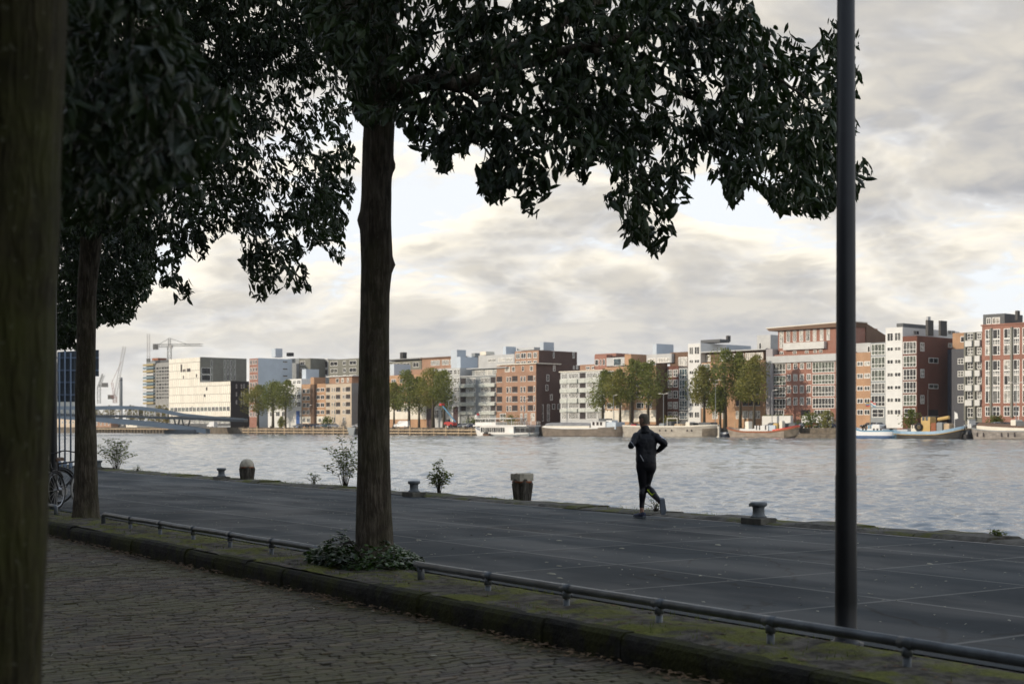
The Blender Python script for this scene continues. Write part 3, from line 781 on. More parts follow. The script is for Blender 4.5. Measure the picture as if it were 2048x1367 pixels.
# --- second tree, at left
Y2 = 24.2
a2 = Vector((-7.24, Y2, 0))
poly2 = [(60,-300),(60,470),(118,470),(160,470),(178,480),(205,470),(240,480),(300,500),(310,560),(345,590),(350,612),(385,605),(385,568),(352,545),(362,512),(405,520),(420,495),(448,478),(470,465),(485,480),(478,530),(500,560),(502,592),(520,612),(545,585),(580,575),(600,592),(618,590),(622,545),(600,520),(635,492),(660,510),(682,526),(690,480),(702,440),(700,410),(716,390),(704,350),(712,320),(700,285),(712,255),(690,235),(735,170),(735,-300)]
prof2 = [(330,166,206),(470,161,203),(600,156,192),(700,154,191),(800,151,190),(900,150,193),(980,149,195),(1020,146,198)]
limbs2 = [([(-7.1, Y2, 5.6), (-6.2, Y2 - .3, 6.6), (-5.0, Y2 - .6, 7.4)], .11, .03), ([(-7.15, Y2, 5.7), (-7.4, Y2 - .2, 7.4), (-7.2, Y2, 9.5)], .15, .05),
          ([(-7.1, Y2, 5.5), (-6.3, Y2 + .8, 6.2), (-5.2, Y2 + 1.2, 6.4)], .09, .02), ([(-7.2, Y2, 5.6), (-8.4, Y2, 6.8), (-9.6, Y2 + .4, 7.4)], .10, .03)]
up2 = [(-330,-1000),(-330,-300),(735,-300),(735,-1000)]
near_tree('dark leafy tree second along the row beside the bicycles', a2, prof2, Y2, .30, 2, limbs2,
          [crown(poly2, Y2, -6.2, 5.0, 3.6, 2900, (.155, .072), seed=21, thr=-.02), crown([(60,-300),(60,465),(200,475),(300,490),(400,420),(460,300),(470,120),(430,-300)], Y2, -8, 4.0, 3.2, 1700, (.165, .074), seed=23, thr=-.2), crown([(300,-300),(300,140),(500,170),(650,150),(735,90),(735,-300)], Y2, -4.5, 3.0, 2.6, 800, (.16, .072), seed=24, thr=-.25), crown(up2, Y2, -7, 5.5, 4.5, 500, (.26, .11), seed=22, thr=-.3, twigs=False)])
# --- third tree of the row: its trunk stands outside the picture, its crown shows behind the second trunk
Y3 = 32.4
a3 = Vector((-13.7, Y3, 0))
poly3 = [(-560,-100),(-560,520),(-300,640),(-50,690),(60,690),(112,700),(118,655),(126,700),(150,705),(170,690),(205,640),(232,648),(270,635),(285,600),(300,595),(320,520),(320,430),(200,100),(100,-100)]
prof3 = [(330,-190,-150),(700,-196,-158),(1000,-200,-152)]
near_tree('dark leafy tree farthest along the row with its crown behind the second trunk', a3, prof3, Y3, .2, 3, [([(-13.7, Y3, 6), (-12, Y3, 7.5), (-10.5, Y3, 8)], .12, .03), ([(-13.7, Y3, 6), (-13.7, Y3, 8), (-13.9, Y3, 11)], .16, .05)],
          [crown(poly3, Y3, -12.5, 6, 3.5, 1300, (.16, .072), seed=31, thr=-.25), crown([(100,440),(100,690),(150,705),(170,690),(205,640),(232,648),(270,635),(285,600),(300,595),(318,520),(300,460)], Y3, -9.5, 2.5, 2.0, 1100, (.16, .072), seed=32, thr=-.3)])
# --- tree at the photographer's elbow, far left
Y4 = 4.6
a4 = Vector((-1.66, Y4, -.2))
poly4 = [(60,-400),(60,420),(125,440),(190,470),(260,420),(320,390),(410,340),(440,250),(400,160),(380,60),(330,-20),(330,-400)]
prof4 = [(-300,-100,138),(0,-98,131),(400,-100,117),(683,-102,105),(1000,-104,93),(1367,-106,80),(1500,-110,82)]
near_tree('thick mossy tree trunk close by at the left edge of the picture', a4, prof4, Y4, .1, 4, [([(-1.6, Y4, 3.2), (-1.3, Y4 + .9, 3.6), (-1.45, Y4 + 2.2, 3.7)], .06, .02), ([(-1.6, Y4, 3.2), (-1.9, Y4 - .4, 5), (-2.2, Y4 - .6, 7)], .15, .05)],
          [crown(poly4, 6.6, -1.6, 1.6, 1.1, 220, (.125, .055), seed=41, thr=-.1, clump=2.2), crown([(60,-400),(60,430),(140,450),(250,440),(400,400),(470,340),(480,200),(400,60),(390,-400)], 7.2, -1.6, 1.6, 1.2, 170, (.125, .055), seed=43, thr=.02, clump=2.2), crown([(-1500,-4500),(-1500,-500),(1500,-500),(2300,-4500)], 5.0, -1.2, 4.5, 3.5, 420, (.28, .12), seed=42, thr=-.35, twigs=False)], 'bark_moss', base=-.25)

# ------------------------------------------------------------------ ivy round the middle tree
def ground_leaves(name, label, cat, org, n, shape, m, leaf, seed, up=.6, stems=0, kind=None, hmax=.3):
    rr = random.Random(seed); P, D, N, L, W = [], [], [], [], []
    for i in range(n):
        p = shape(rr); a = rr.uniform(0, 6.283)
        P.append(p); D.append((math.cos(a), math.sin(a), rr.uniform(-.5, up))); N.append((rr.uniform(-.6, .6), rr.uniform(-.6, .6), 1))
        l = leaf * rr.uniform(.6, 1.25); L.append(l); W.append(l * rr.uniform(.75, 1.1))
    mb = MB(); leaves_to(mb, np.array(P), np.array(D), np.array(N), np.array(L), np.array(W))
    t = mb
    return t
def ivyshape(rr):
    a = rr.uniform(0, 6.283); q = rr.random() ** .6
    cx = math.cos(a) * (.24 + q * .62); cy = math.sin(a) * (.20 + q * .34)
    # stretched along the verge
    s, u = cx * 1.15, cy
    h = max(.0, (1 - q)) * .26 * (1.2 if s > .1 else .8)
    p = QD * s + QN * u
    return (p.x, p.y, .02 + rr.random() * (h + .08))
t = thing('ivy_plant', 'dark green ivy growing round the foot of the middle tree', 'plant', (-1.66, 15.95, 0))
ground_leaves('ivy', '', '', None, 2100, ivyshape, None, .068, 5, .7).build('leaves', M['leaf_ivy'], t, fix=False)
b = MB(); rr = random.Random(9)
for i in range(26):
    p = Vector(ivyshape(rr)); b.tube([(0, 0, .05), (p.x * .5, p.y * .5, p.z + .06), tuple(p)], [.008, .006, .004], 4)
b.build('stems', M['twig'], t)

# ------------------------------------------------------------------ shrubs along the quay edge
def shrub(label, px, py, w, h, stems, n, seed, leaf=.055, spread=1.0, name='wild_shrub', bare=.25):
    n = int(n * 1.7); leaf *= 1.35
    o = at(px, py, .03); k = o.y / FOC; w *= k; h *= k
    t = thing(name, label, 'shrub', o, 0)
    rr = random.Random(seed); b = MB(); P, D, N, L, W = [], [], [], [], []
    for i in range(stems):
        f = (i + .5) / stems * 2 - 1
        tip = Vector((f * w * .5 * rr.uniform(.7, 1.1), rr.uniform(-.3, .3) * w, h * (1 - .45 * f * f) * rr.uniform(.65, 1.05)))
        mid = Vector((tip.x * .3, tip.y * .4, tip.z * .55)); root = Vector((tip.x * .12, rr.uniform(-.05, .05), 0))
        pts = [root, mid, tip]; b.tube(pts, [.010, .007, .003], 4)
        for q in range(n // stems):
            tt = bare + (1 - bare) * rr.random() ** .8
            p = root.lerp(mid, tt * 2) if tt < .5 else mid.lerp(tip, tt * 2 - 1)
            a = rr.uniform(0, 6.283); ln = rr.uniform(.02, .16) * spread * (1.35 - tt)
            e = p + Vector((math.cos(a), math.sin(a), rr.uniform(.0, .9))) * ln
            if ln > .07 and rr.random() < .5: b.tube([p, e], [.004, .002], 3)
            P.append(tuple(e)); D.append((math.cos(a), math.sin(a), rr.uniform(-.5, .6))); N.append((rr.uniform(-1, 1), rr.uniform(-1, 1), 1))
            l = leaf * rr.uniform(.6, 1.2); L.append(l); W.append(l * .62)
    b.build('stems', M['twig'], t)
    mb = MB(); leaves_to(mb, np.array(P), np.array(D), np.array(N), np.array(L), np.array(W)); mb.build('leaves', M['leaf_shrub'], t, fix=False)
shrub('spreading green shrub on the quay edge right of the second tree', 232, 938, 95, 66, 13, 420, 1, .07, 1.8)
shrub('tall sparse shrub on the quay edge beside the middle trunk', 690, 972, 100, 98, 11, 380, 2, .06, 1.6)
shrub('small upright bush on the quay edge right of the middle trunk', 878, 987, 52, 64, 7, 300, 3, .055, 1.3)
shrub('low weeds on the quay edge left of the tall sparse shrub', 628, 968, 44, 24, 6, 60, 4, .045, .8, 'weed_clump')
shrub('tiny sprig sprouting from the coping at the right edge', 1995, 1076, 34, 20, 6, 70, 5, .035, .6, 'weed_clump')
shrub('thin dry weeds on the coping behind the runner', 1312, 1024, 52, 32, 7, 40, 6, .03, .6, 'weed_clump')
shrub('low dry grass tuft right of the spreading shrub', 275, 943, 24, 14, 6, 40, 7, .035, .6, 'weed_clump')

# ------------------------------------------------------------------ grass and fallen leaves
rr = random.Random(77); gb = MB()
for i in range(2600):
    s = rr.uniform(3, 30); u = rr.choice([rr.gauss(UD - .07, .05), rr.gauss(UK + .35, .16), rr.uniform(UK + .15, UD)])
    if mnoise.noise(Vector((s * .9, u * 2.0, 3))) < .0: continue
    if not UK + .12 < u < UD - .01: continue
    z = zverge(s, u); a = rr.uniform(0, 6.28); h = rr.uniform(.015, .055); q = Q(s, u, z - .004)
    dx = Vector((math.cos(a), math.sin(a), 0)); gb.add([q - dx * .004, q + dx * .004, q + dx.cross(Vector((0, 0, 1))) * h * .5 + Vector((0, 0, h))], ((0, 1, 2),))
for i in range(1800):
    s = rr.uniform(10, 50); u = rr.uniform(UC + .1, UE - .05)
    if mnoise.noise(Vector((s * .5, u, 13))) < .12: continue
    a = rr.uniform(0, 6.28); h = rr.uniform(.02, .07); q = Q(s, u, .045)
    dx = Vector((math.cos(a), math.sin(a), 0)); gb.add([q - dx * .006, q + dx * .006, q + dx.cross(Vector((0, 0, 1))) * h * .5 + Vector((0, 0, h))], ((0, 1, 2),))
tag(gb.build('grass', M['leaf_shrub'], fix=False), kind='stuff')
P, D, N, L, W = [], [], [], [], []
def drop(s, u, z, l):
    a = rr.uniform(0, 6.28); P.append(tuple(Q(s, u, z + .006))); D.append((math.cos(a), math.sin(a), rr.uniform(.0, .35))); N.append((rr.uniform(-.4, .4), rr.uniform(-.4, .4), 1)); L.append(l); W.append(l * .5)
for i in range(2600):
    s = rr.uniform(4, 30); u = UK - .02 - abs(rr.gauss(0, .13))
    if mnoise.noise(Vector((s * .8, 3, 5))) + .15 < rr.uniform(-.4, .5): continue
    drop(s, u, -.195 + rr.random() * .02, rr.uniform(.03, .085))
for i in range(500): drop(rr.uniform(4, 24), rr.uniform(1.0, UK), -.19, rr.uniform(.02, .06))
for i in range(350):
    s, u = rr.uniform(4, 28), rr.uniform(UK + .15, UD - .05); drop(s, u, zverge(s, u), rr.uniform(.03, .08))
mb = MB(); leaves_to(mb, np.array(P), np.array(D), np.array(N), np.array(L), np.array(W)); tag(mb.build('dead_leaves', M['leaf_dead'], fix=False), kind='stuff')
P, D, N, L, W = [], [], [], [], []
for i in range(1300): drop(rr.uniform(2, 40), rr.uniform(UD + .05, UC), .0, rr.uniform(.012, .05))
for i in range(90): drop(rr.uniform(4, 24), rr.uniform(1.0, UK), -.19, rr.uniform(.015, .05))
for px, py, l in ((831,1080,.1),(972,1068,.10),(1112,1081,.1),(1238,1097,.1),(1093,1147,.13),(1113,1156,.07),(1429,1090,.13),(1185,1114,.07),(1112,1132,.08),(940,1047,.05),(885,1337,.07),(1853,1128,.11),(1435,1149,.06),(780,1144,.1),(860,1262,.06)):
    q = at(px, py); P.append((q.x, q.y, .008 if py < 1200 and px > 800 else -.18)); D.append((rr.uniform(.7, 1), rr.uniform(-.5, .5), .1)); N.append((0, -.3, 1)); L.append(l); W.append(l * .5)
mb = MB(); leaves_to(mb, np.array(P), np.array(D), np.array(N), np.array(L), np.array(W)); tag(mb.build('fallen_leaves', M['leaf_pale'], fix=False), kind='stuff')

# ------------------------------------------------------------------ bollards
def bollard(px, py, label):
    p = at(px, py, .05)
    t = thing('mooring_bollard', label, 'bollard', p, QROT, 'iron mooring bollards on the quay edge')
    b = MB(); b.bevbox(-.27, .27, -.20, .20, -.08, .07, .012); b.build('plinth', M['plinth'], t)
    b = MB(); b.lathe([(.155, .074), (.15, .10), (.118, .125), (.112, .20), (.112, .27), (.125, .295), (.155, .31), (.165, .33), (.165, .365), (.15, .385), (.09, .392)], 24)
    b.build('post', M['bollard'], t, smooth=True)
    b = MB(); b.loft([[(.05 + .15 * k, y, z) for y, z in ((-.09 + .03 * k, .315 - .03 * k), (.09 - .03 * k, .315 - .03 * k), (.09 - .03 * k, .37 - .02 * k), (-.09 + .03 * k, .37 - .02 * k))] for k in (0, .5, 1)] )
    b.build('lip', M['bollard'], t)
    t.scale = (.84, .84, .78)
bollard(1517, 1041, 'grey mushroom mooring bollard on a concrete plinth right of the runner')
bollard(828, 988, 'grey mooring bollard beside the small upright bush')
bollard(443, 956, 'grey mooring bollard left of the round topped timber pile')
bollard(197, 937, 'grey mooring bollard half hidden behind the second trunk')

# ------------------------------------------------------------------ timber mooring piles standing in the water
def pile(px, py, label, cap):
    p = at(px, py, 0); k = p.y / FOC
    p = Vector((p.x, p.y, 0)) * 1.018
    t = thing('mooring_pile', label, 'mooring pile', p, QROT, 'old timber mooring piles'); t.scale = (.88, .88, .93)
    b = MB(); n = 5
    for i in range(n):
        a = i * 2 * math.pi / n + .3; c = (math.cos(a) * .13, math.sin(a) * .13)
        b.tube([(c[0] * .75, c[1] * .75, WATER - 2), (c[0] * .85, c[1] * .85, -.1), (c[0] * 1.15, c[1] * 1.15, .36), (c[0] * .95, c[1] * .95, .45)], [.105, .105, .125, .10], 9)
    b.build('timber', M['pile'], t, smooth=True)
    c = MB()
    if cap == 'round':
        c.lathe([(.235, .40), (.24, .44), (.225, .52), (.18, .60), (.11, .65), (.03, .668)], 20); c.build('cap', M['pilecap'], t, smooth=True)
    else:
        for i in range(4): c.bevbox(-.20 + i * .101, -.20 + i * .101 + .097, -.2, .2, .43 + .008 * (i % 2), .60 + .012 * math.sin(i * 2), .012)
        c.build('cap', M['pilecap'], t)
    r = MB(); r.lathe([(.232, .385), (.242, .39), (.242, .425), (.232, .43)], 20); r.build('band', M['rust'], t, smooth=True)
pile(494, 962, 'rotten timber mooring pile with a pale domed cap', 'round')
pile(1044, 1001, 'rotten timber mooring pile with a pale flat cap and rusty band', 'flat')

# ------------------------------------------------------------------ signboard seen from behind, at the far left edge of the quay
ps = at(130, 936, 0)
t = thing('harbour_signboard', 'large grey signboard seen from behind on blue grey posts at the quay edge', 'sign', ps, math.atan2(-ps.x, -ps.y) * 0)
k = ps.y / FOC
def sx(px): return (px - 130) * k
def sz(py): return (936 - py) * k
b = MB(); b.prism([(sx(113), sz(703)), (sx(196), sz(699)), (sx(196), sz(752)), (sx(150), sz(752)), (sx(150), sz(803)), (sx(113), sz(803))], .10, .13); b.build('panel', M['sign_grey'], t)
for px, top in ((119, 705), (130, 692), (141.5, 705)):
    b = MB(); b.tube([(sx(px), 0, -.1), (sx(px), 0, sz(top))], .034, 8); b.tube([(sx(px), 0, -.1), (sx(px), 0, .26)], .075, 8); b.build('post', M['sign_post'], t, smooth=True)
for py, x1 in ((715, 196), (740, 196), (764, 150), (789, 150)):
    b = MB(); b.box(sx(113), sx(x1), .04, .099, sz(py) - .03, sz(py) + .03); b.build('crossbar', M['sign_post'], t)
for px in (124, 136, 147, 158, 170, 182):
    b = MB(); b.box(sx(px) - .02, sx(px) + .02, .07, .099, sz(752 if px > 150 else 803), sz(703)); b.build('rib', M['sign_grey'], t)

# ------------------------------------------------------------------ bicycles
def wheel(b, c, r, ax):
    """tyre, rim, spokes in plane x-z"""
    n = 28
    b.tube([(c[0] + r * math.cos(2*math.pi*k/n), c[1], c[2] + r * math.sin(2*math.pi*k/n)) for k in range(n + 1)], .02, 6, 0, caps=False)
def bicycle(p, rz, label, tyre='tyre', lean=.06):
    t = thing('bicycle', label, 'bicycle', p, rz, 'bicycles parked by the lamp post')
    t.rotation_euler = (lean, 0, rz)
    r = .335
    for x in (-.53, .53):
        n = 28
        w_ = MB(); w_.tube([(x + r * math.cos(2*math.pi*k/n), 0, r + r * math.sin(2*math.pi*k/n)) for k in range(n + 1)], .021, 6, caps=False); wo = w_.build('wheel', M[tyre], t, smooth=True)
        s_ = MB(); s_.tube([(x + (r-.03) * math.cos(2*math.pi*k/n), 0, r + (r-.03) * math.sin(2*math.pi*k/n)) for k in range(n + 1)], .012, 4, caps=False); s_.build('rim', M['alloy'], wo)
        sp_ = MB(); sp_.tube([(x, -.04, r), (x, .04, r)], .03, 8)
        for k in range(16):
            a = 2*math.pi*k/16; sp_.tube([(x, 0, r), (x + (r-.03)*math.cos(a), 0, r + (r-.03)*math.sin(a))], .0025, 3, caps=False)
        sp_.build('spokes', M['alloy'], wo)
        f_ = MB(); a0, a1 = (rad(20), rad(165)) if x < 0 else (rad(40), rad(170))
        f_.tube([(x + (r+.045)*math.cos(a0+(a1-a0)*k/10), 0, r + (r+.045)*math.sin(a0+(a1-a0)*k/10)) for k in range(11)], .018, 5); f_.build('mudguard', M['black'], t)
    f = MB(); bb = (-.08, 0, .29); seat = (-.22, 0, .82); head = (.36, 0, .86); hb = (.40, 0, .68); ra = (-.53, 0, .335)
    for a_, b_, q in ((bb, seat, .016), (bb, hb, .02), (seat, head, .016), (ra, bb, .012), (ra, (-.2, 0, .74), .010), (hb, head, .022), (hb, (.46, .045, .5), .012), ((.46, .045, .5), (.53, .05, .335), .012), (hb, (.46, -.045, .5), .012), ((.46, -.045, .5), (.53, -.05, .335), .012)):
        f.tube([a_, b_], q, 7)
    f.build('frame', M['black'], t, smooth=True)
    s_ = MB(); s_.loft([[(x, y * wd, .90 + z) for y, z in ((-1, -.02), (1, -.02), (.8, .03), (0, .045), (-.8, .03))] for x, wd in ((-.36, .09), (-.28, .10), (-.18, .05), (-.08, .025))]); s_.tube([(-.22, 0, .8), (-.235, 0, .9)], .013, 6); s_.build('saddle', M['brown'], t)
    h_ = MB(); h_.tube([(.36, 0, .85), (.35, 0, 1.02)], .013, 6); h_.tube([(.18, -.29, 1.04), (.30, -.26, 1.05), (.36, -.1, 1.03), (.36, .1, 1.03), (.30, .26, 1.05), (.18, .29, 1.04)], .012, 7); h_.build('handlebar', M['black'], t, smooth=True)
    c_ = MB(); c_.tube([(bb[0], -.07, bb[2]), (bb[0], .07, bb[2])], .085, 14); c_.tube([(bb[0], .07, bb[2]), (bb[0] + .12, .075, bb[2] - .11)], .01, 5); c_.tube([(bb[0], -.07, bb[2]), (bb[0] - .12, -.075, bb[2] + .11)], .01, 5)
    c_.box(bb[0] + .07, bb[0] + .17, .075, .16, bb[2] - .125, bb[2] - .10); c_.box(bb[0] - .17, bb[0] - .07, -.16, -.075, bb[2] + .1, bb[2] + .125); c_.build('crank', M['alloy'], t)
    k_ = MB(); k_.box(-.74, -.32, -.07, .07, .735, .75); k_.tube([(-.7, .06, .74), (-.53, .05, .34)], .007, 4); k_.tube([(-.7, -.06, .74), (-.53, -.05, .34)], .007, 4); k_.build('carrier', M['black'], t)
    l_ = MB(); l_.lathe([(.03, 0), (.032, .02), (.02, .03)], 10, (-.76, 0, .66)); l_.build('tail_light', M['car_red'], t)
    return t
q = at(128, 1013, 0)
bicycle((q.x + .0, q.y, .02), rad(68), 'black bicycle with pale tyres left of the second trunk', 'greyband', .05)
q = at(104, 1020, 0)
bicycle((q.x - .1, q.y - .2, .02), rad(80), 'black bicycle with a red tail light leaning on the slim lamp post', 'tyre', -.06)
q = at(84, 1010, 0)
bicycle((q.x - .2, q.y + .2, .02), rad(50), 'black bicycle half hidden behind the near mossy trunk', 'tyre', .08)
# ------------------------------------------------------------------ the runner, seen from behind
def bodymat(name, c, rough=.7, spec=.3, bump=.15, sc=60):
    return mat(name, c, rough, .15, sc / 6, bump, 0, spec, None, sc)
M['skin'] = mat('skin', (.42, .25, .18), .55, .08, 12)
M['hair'] = mat('short_greying_brown_hair', (.15, .13, .095), .8, .35, 60, .6)
M['jacket'] = bodymat('black_running_jacket', (.012, .014, .019), .55, .35, .35, 22)
M['tights'] = bodymat('black_running_tights', (.012, .012, .016), .45, .4, .1, 30)
M['reflect'] = mat('silver_reflective_stripe', (.65, .68, .75), .4, .05, 8)
M['lime'] = mat('lime_stripe', (.45, .60, .02), .5, .05, 8)
M['shoe'] = mat('dark_blue_running_shoe', (.03, .04, .085), .6, .3, 30)
M['shoe_light'] = mat('blue_grey_shoe_sole', (.13, .155, .19), .6, .15, 30)
M['glove'] = mat('black_glove', (.014, .014, .016), .7, .2, 20)
RP = at(1278, 1036, 0); RS = RP.y / FOC
run = thing('person', 'man in black running kit jogging away along the quay edge', 'person', RP, 0)
def rp(px, py, y=0.0): return Vector(((px - 1278) * RS, y, (1036 - py) * RS))
def ell(c, rx, ry, n=16, ax=None, ay=None, p=2.0):
    ax = ax or Vector((1, 0, 0)); ay = ay or Vector((0, 1, 0)); out = []
    for k in range(n):
        a = 2 * math.pi * k / n; ca, sa = math.cos(a), math.sin(a)
        out.append(c + ax * rx * math.copysign(abs(ca) ** (2 / p), ca) + ay * ry * math.copysign(abs(sa) ** (2 / p), sa))
    return out
def limb_loft(b, pts, rs, n=14, flat=1.0):
    """smooth tapering tube through joints: pts with radii"""
    P = [Vector(p) for p in pts]; out = []; m = len(P)
    X = None
    for i in range(m - 1):
        for k in range(6):
            t = k / 6
            p0, p1, p2, p3 = P[max(i-1, 0)], P[i], P[i+1], P[min(i+2, m-1)]
            q = .5 * ((2*p1) + (p2-p0)*t + (2*p0-5*p1+4*p2-p3)*t*t + (3*p1-p0-3*p2+p3)*t**3)
            r = rs[i] + (rs[i+1] - rs[i]) * (t * t * (3 - 2 * t))
            out.append((q, r))
    out.append((P[-1], rs[-1])); rings = []
    for i, (q, r) in enumerate(out):
        t = (out[min(i+1, len(out)-1)][0] - out[max(i-1, 0)][0]).normalized()
        if X is None: X = t.cross(Vector((0, 1, 0)) if abs(t.y) < .9 else Vector((1, 0, 0))).normalized()
        else: X = (X - t * X.dot(t)).normalized()
        Yv = t.cross(X); rings.append(ell(q, r, r * flat, n, X, Yv))
    a, z = rings[0], rings[-1]
    ca = sum(a, Vector()) / n; cz = sum(z, Vector()) / n
    rings = [[ca + (v - ca) * .5 - (rings[1][0] - rings[1][0]) for v in a]] + rings + [[cz + (v - cz) * .5 for v in z]]
    b.loft(rings)
def remeshed(name, b, m, vox=.012, smooth=6, parent=run):
    o = b.build(name, m, parent, smooth=True)
    md = o.modifiers.new('skin', 'REMESH'); md.mode = 'VOXEL'; md.voxel_size = vox; md.use_smooth_shade = True
    sm = o.modifiers.new('soft', 'SMOOTH'); sm.factor = .5; sm.iterations = smooth
    return o
# joints
nk = rp(1290, 856, .02); hd = rp(1288.5, 841.5, .05)
shL, shR = rp(1273, 872.5, .0), rp(1311.5, 873.5, .02)
elL, elR = rp(1261, 891.5, -.12), rp(1328.5, 886.5, -.08)
wrL, wrR = rp(1267, 884, .16), rp(1316.5, 903, .10)
hpL, hpR = rp(1284, 926, .0), rp(1301, 927, .0)
knL, knR = rp(1286.5, 976, .09), rp(1295.5, 972, .10)
anL, anR = rp(1283.5, 1017, .02), rp(1317, 1001.5, -.30)
# body: one continuous figure
def torso(b, g=0.0, top=True, hem=None):
    R_ = [((1292.5, 934), .105, .085), ((1292, 925), .152, .115), ((1292, 916), .160, .118), ((1292, 907), .158, .110), ((1292.3, 897), .162, .112), ((1292.3, 886), .174, .120), ((1292, 877), .180, .118), ((1292, 870), .174, .10), ((1292, 864.5), .145, .085), ((1291.5, 860), .105, .072), ((1291, 856), .065, .062)]
    if hem: R_ = R_[hem:]
    rings = [ell(rp(x, y, .0 + .012 * i), rx + g, ry + g, 24, p=2.5) for i, ((x, y), rx, ry) in enumerate(R_)]
    b.loft(rings)
body = MB()
torso(body)
limb_loft(body, [rp(1290.5, 862, .04), nk, rp(1289.5, 850, .05)], [.066, .058, .060])
hr = []
for z, rx, ry, oy in ((-.125, .036, .04, .045), (-.11, .052, .062, .03), (-.08, .064, .082, .015), (-.04, .072, .094, .005), (0, .077, .099, 0), (.04, .078, .099, -.002), (.075, .070, .088, -.004), (.10, .052, .065, -.004), (.116, .024, .03, -.004)):
    hr.append(ell(hd + Vector((-.004, oy, z)), rx, ry, 20))
body.loft(hr)
HY = Vector((-.30, .95, 0)).normalized(); HX = Vector((.95, .30, 0)).normalized()
def hp(x, y, z): return hd + HX * x + HY * y + Vector((0, 0, z))
body.loft([ell(hp(0, .092, -.035), .014, .012, 8), ell(hp(0, .108, -.03), .012, .014, 8), ell(hp(0, .098, .01), .008, .01, 8)])        # nose
for sx_ in (-1, 1):
    body.loft([ell(hp(sx_ * .076, -.005, z), .012, .02 * w_, 8) for z, w_ in ((-.035, .5), (-.015, .9), (.012, 1.1), (.03, .7))])     # ears
limb_loft(body, [shL, elL, wrL], [.05, .040, .028]); limb_loft(body, [shR, elR, wrR], [.05, .040, .028])
def hand(b, wr, d, side):
    d = d.normalized(); u = d.cross(Vector((0, 0, 1))).normalized(); v = u.cross(d)
    b.loft([ell(wr + d * t, w_, h_, 10, u, v) for t, w_, h_ in ((-.02, .026, .022), (.03, .036, .020), (.07, .041, .018), (.092, .038, .014))])
    for i, (o_, ln) in enumerate(((-.030, .060), (-.010, .070), (.011, .066), (.030, .052))):
        q = wr + d * .085 + u * o_
        limb_loft(b, [q, q + d * ln * .45 - v * .012, q + d * ln * .55 - v * .035, q + d * ln * .2 - v * .048], [.0095, .009, .0085, .007], 8)
    q = wr + d * .03 + u * side * .034
    limb_loft(b, [q, q + d * .03 + u * side * .02 - v * .012, q + d * .06 + u * side * .008 - v * .03], [.011, .010, .008], 8)
hand(body, wrL, (wrL - elL), 1); hand(body, wrR, (wrR - elR) * .6 + Vector((-.05, .1, 0)), -1)
limb_loft(body, [hpL, knL, anL], [.085, .055, .036]); limb_loft(body, [hpR, knR, anR], [.085, .055, .036])
limb_loft(body, [anL, anL + Vector((.005, -.0, -.06)), anL + Vector((-.03, .05, -.085))], [.036, .034, .028])
limb_loft(body, [anR - (anR - knR) * .1, anR, anR + Vector((.014, -.02, -.015))], [.036, .034, .028])
remeshed('body', body, M['skin'], .009, 3)
# jacket
jk = MB(); torso(jk, .014, hem=1)
jk.loft([ell(rp(1292, 925, .012), .166, .13, 24, p=2.5), ell(rp(1292, 921.5, .012), .167, .13, 24, p=2.5), ell(rp(1292, 914, .02), .170, .128, 24, p=2.5)])
limb_loft(jk, [rp(1290.5, 864, .03), rp(1290, 857, .03), rp(1289.7, 852, .04)], [.088, .073, .066])
limb_loft(jk, [rp(1281, 871.5, .0), shL, shL.lerp(elL, .5), elL, elL.lerp(wrL, .5), wrL - (wrL - elL) * .08], [.075, .073, .064, .054, .050, .037])
limb_loft(jk, [rp(1303.5, 872, .02), shR, shR.lerp(elR, .5), elR, elR.lerp(wrR, .5), wrR - (wrR - elR) * .08], [.075, .073, .063, .054, .048, .036])
jo = remeshed('jacket', jk, M['jacket'], .011, 4)
tx = bpy.data.textures.new('cloth_folds', 'CLOUDS'); tx.noise_scale = .09; tx.noise_depth = 2
dm = jo.modifiers.new('folds', 'DISPLACE'); dm.texture = tx; dm.strength = .022; dm.mid_level = .5; dm.texture_coords = 'LOCAL'
# tights
tg = MB()
tg.loft([ell(rp(x, y, 0), rx, ry, 24, p=2.4) for x, y, rx, ry in ((1292.5, 940, .085, .08), (1292.5, 934, .135, .112), (1292, 926, .155, .122), (1292, 918, .158, .12))])
limb_loft(tg, [hpL + Vector((0, 0, .05)), hpL + Vector((-.004, 0, -.06)), hpL.lerp(knL, .5), knL, knL.lerp(anL, .3) + Vector((0, -.025, 0)), knL.lerp(anL, .7), anL + Vector((0, 0, .01))], [.098, .100, .084, .062, .064, .046, .040])
limb_loft(tg, [hpR + Vector((0, 0, .05)), hpR + Vector((.004, 0, -.06)), hpR.lerp(knR, .5), knR, knR.lerp(anR, .35) + Vector((0, 0, -.0)), knR.lerp(anR, .7), anR + (anR - knR) * .02], [.096, .098, .080, .062, .064, .047, .040])
remeshed('tights', tg, M['tights'], .011, 3)
# hair: a cap over the back and crown of the head
hm = MB(); rings = []
for z, rx, ry, g, back in ((-.052, .070, .089, .000, 1), (-.040, .072, .092, .004, 1), (-.012, .075, .096, .005, 1), (.015, .078, .099, .006, 1), (.045, .077, .097, .008, 0), (.074, .071, .089, .012, 0), (.097, .060, .073, .014, 0), (.117, .044, .053, .013, 0), (.130, .022, .027, .010, 0)):
    ring = []
    for k in range(28):
        a = 2 * math.pi * k / 28; sa = math.sin(a)
        gg = g if not back else (g if sa < .1 else -.014)
        if back and z < -.03 and abs(math.cos(a)) > .8: gg = -.010
        gg += .003 * mnoise.noise(Vector((k * 1.3, z * 70, 0)))
        ring.append(hd + HX * math.cos(a) * (rx + gg) + HY * sa * (ry + gg) + Vector((-.003, 0, z)))
    rings.append(ring)
hm.loft(rings); ho = hm.build('hair', M['hair'], run, smooth=True)
sub = ho.modifiers.new('smooth', 'SUBSURF'); sub.levels = 1; sub.render_levels = 2
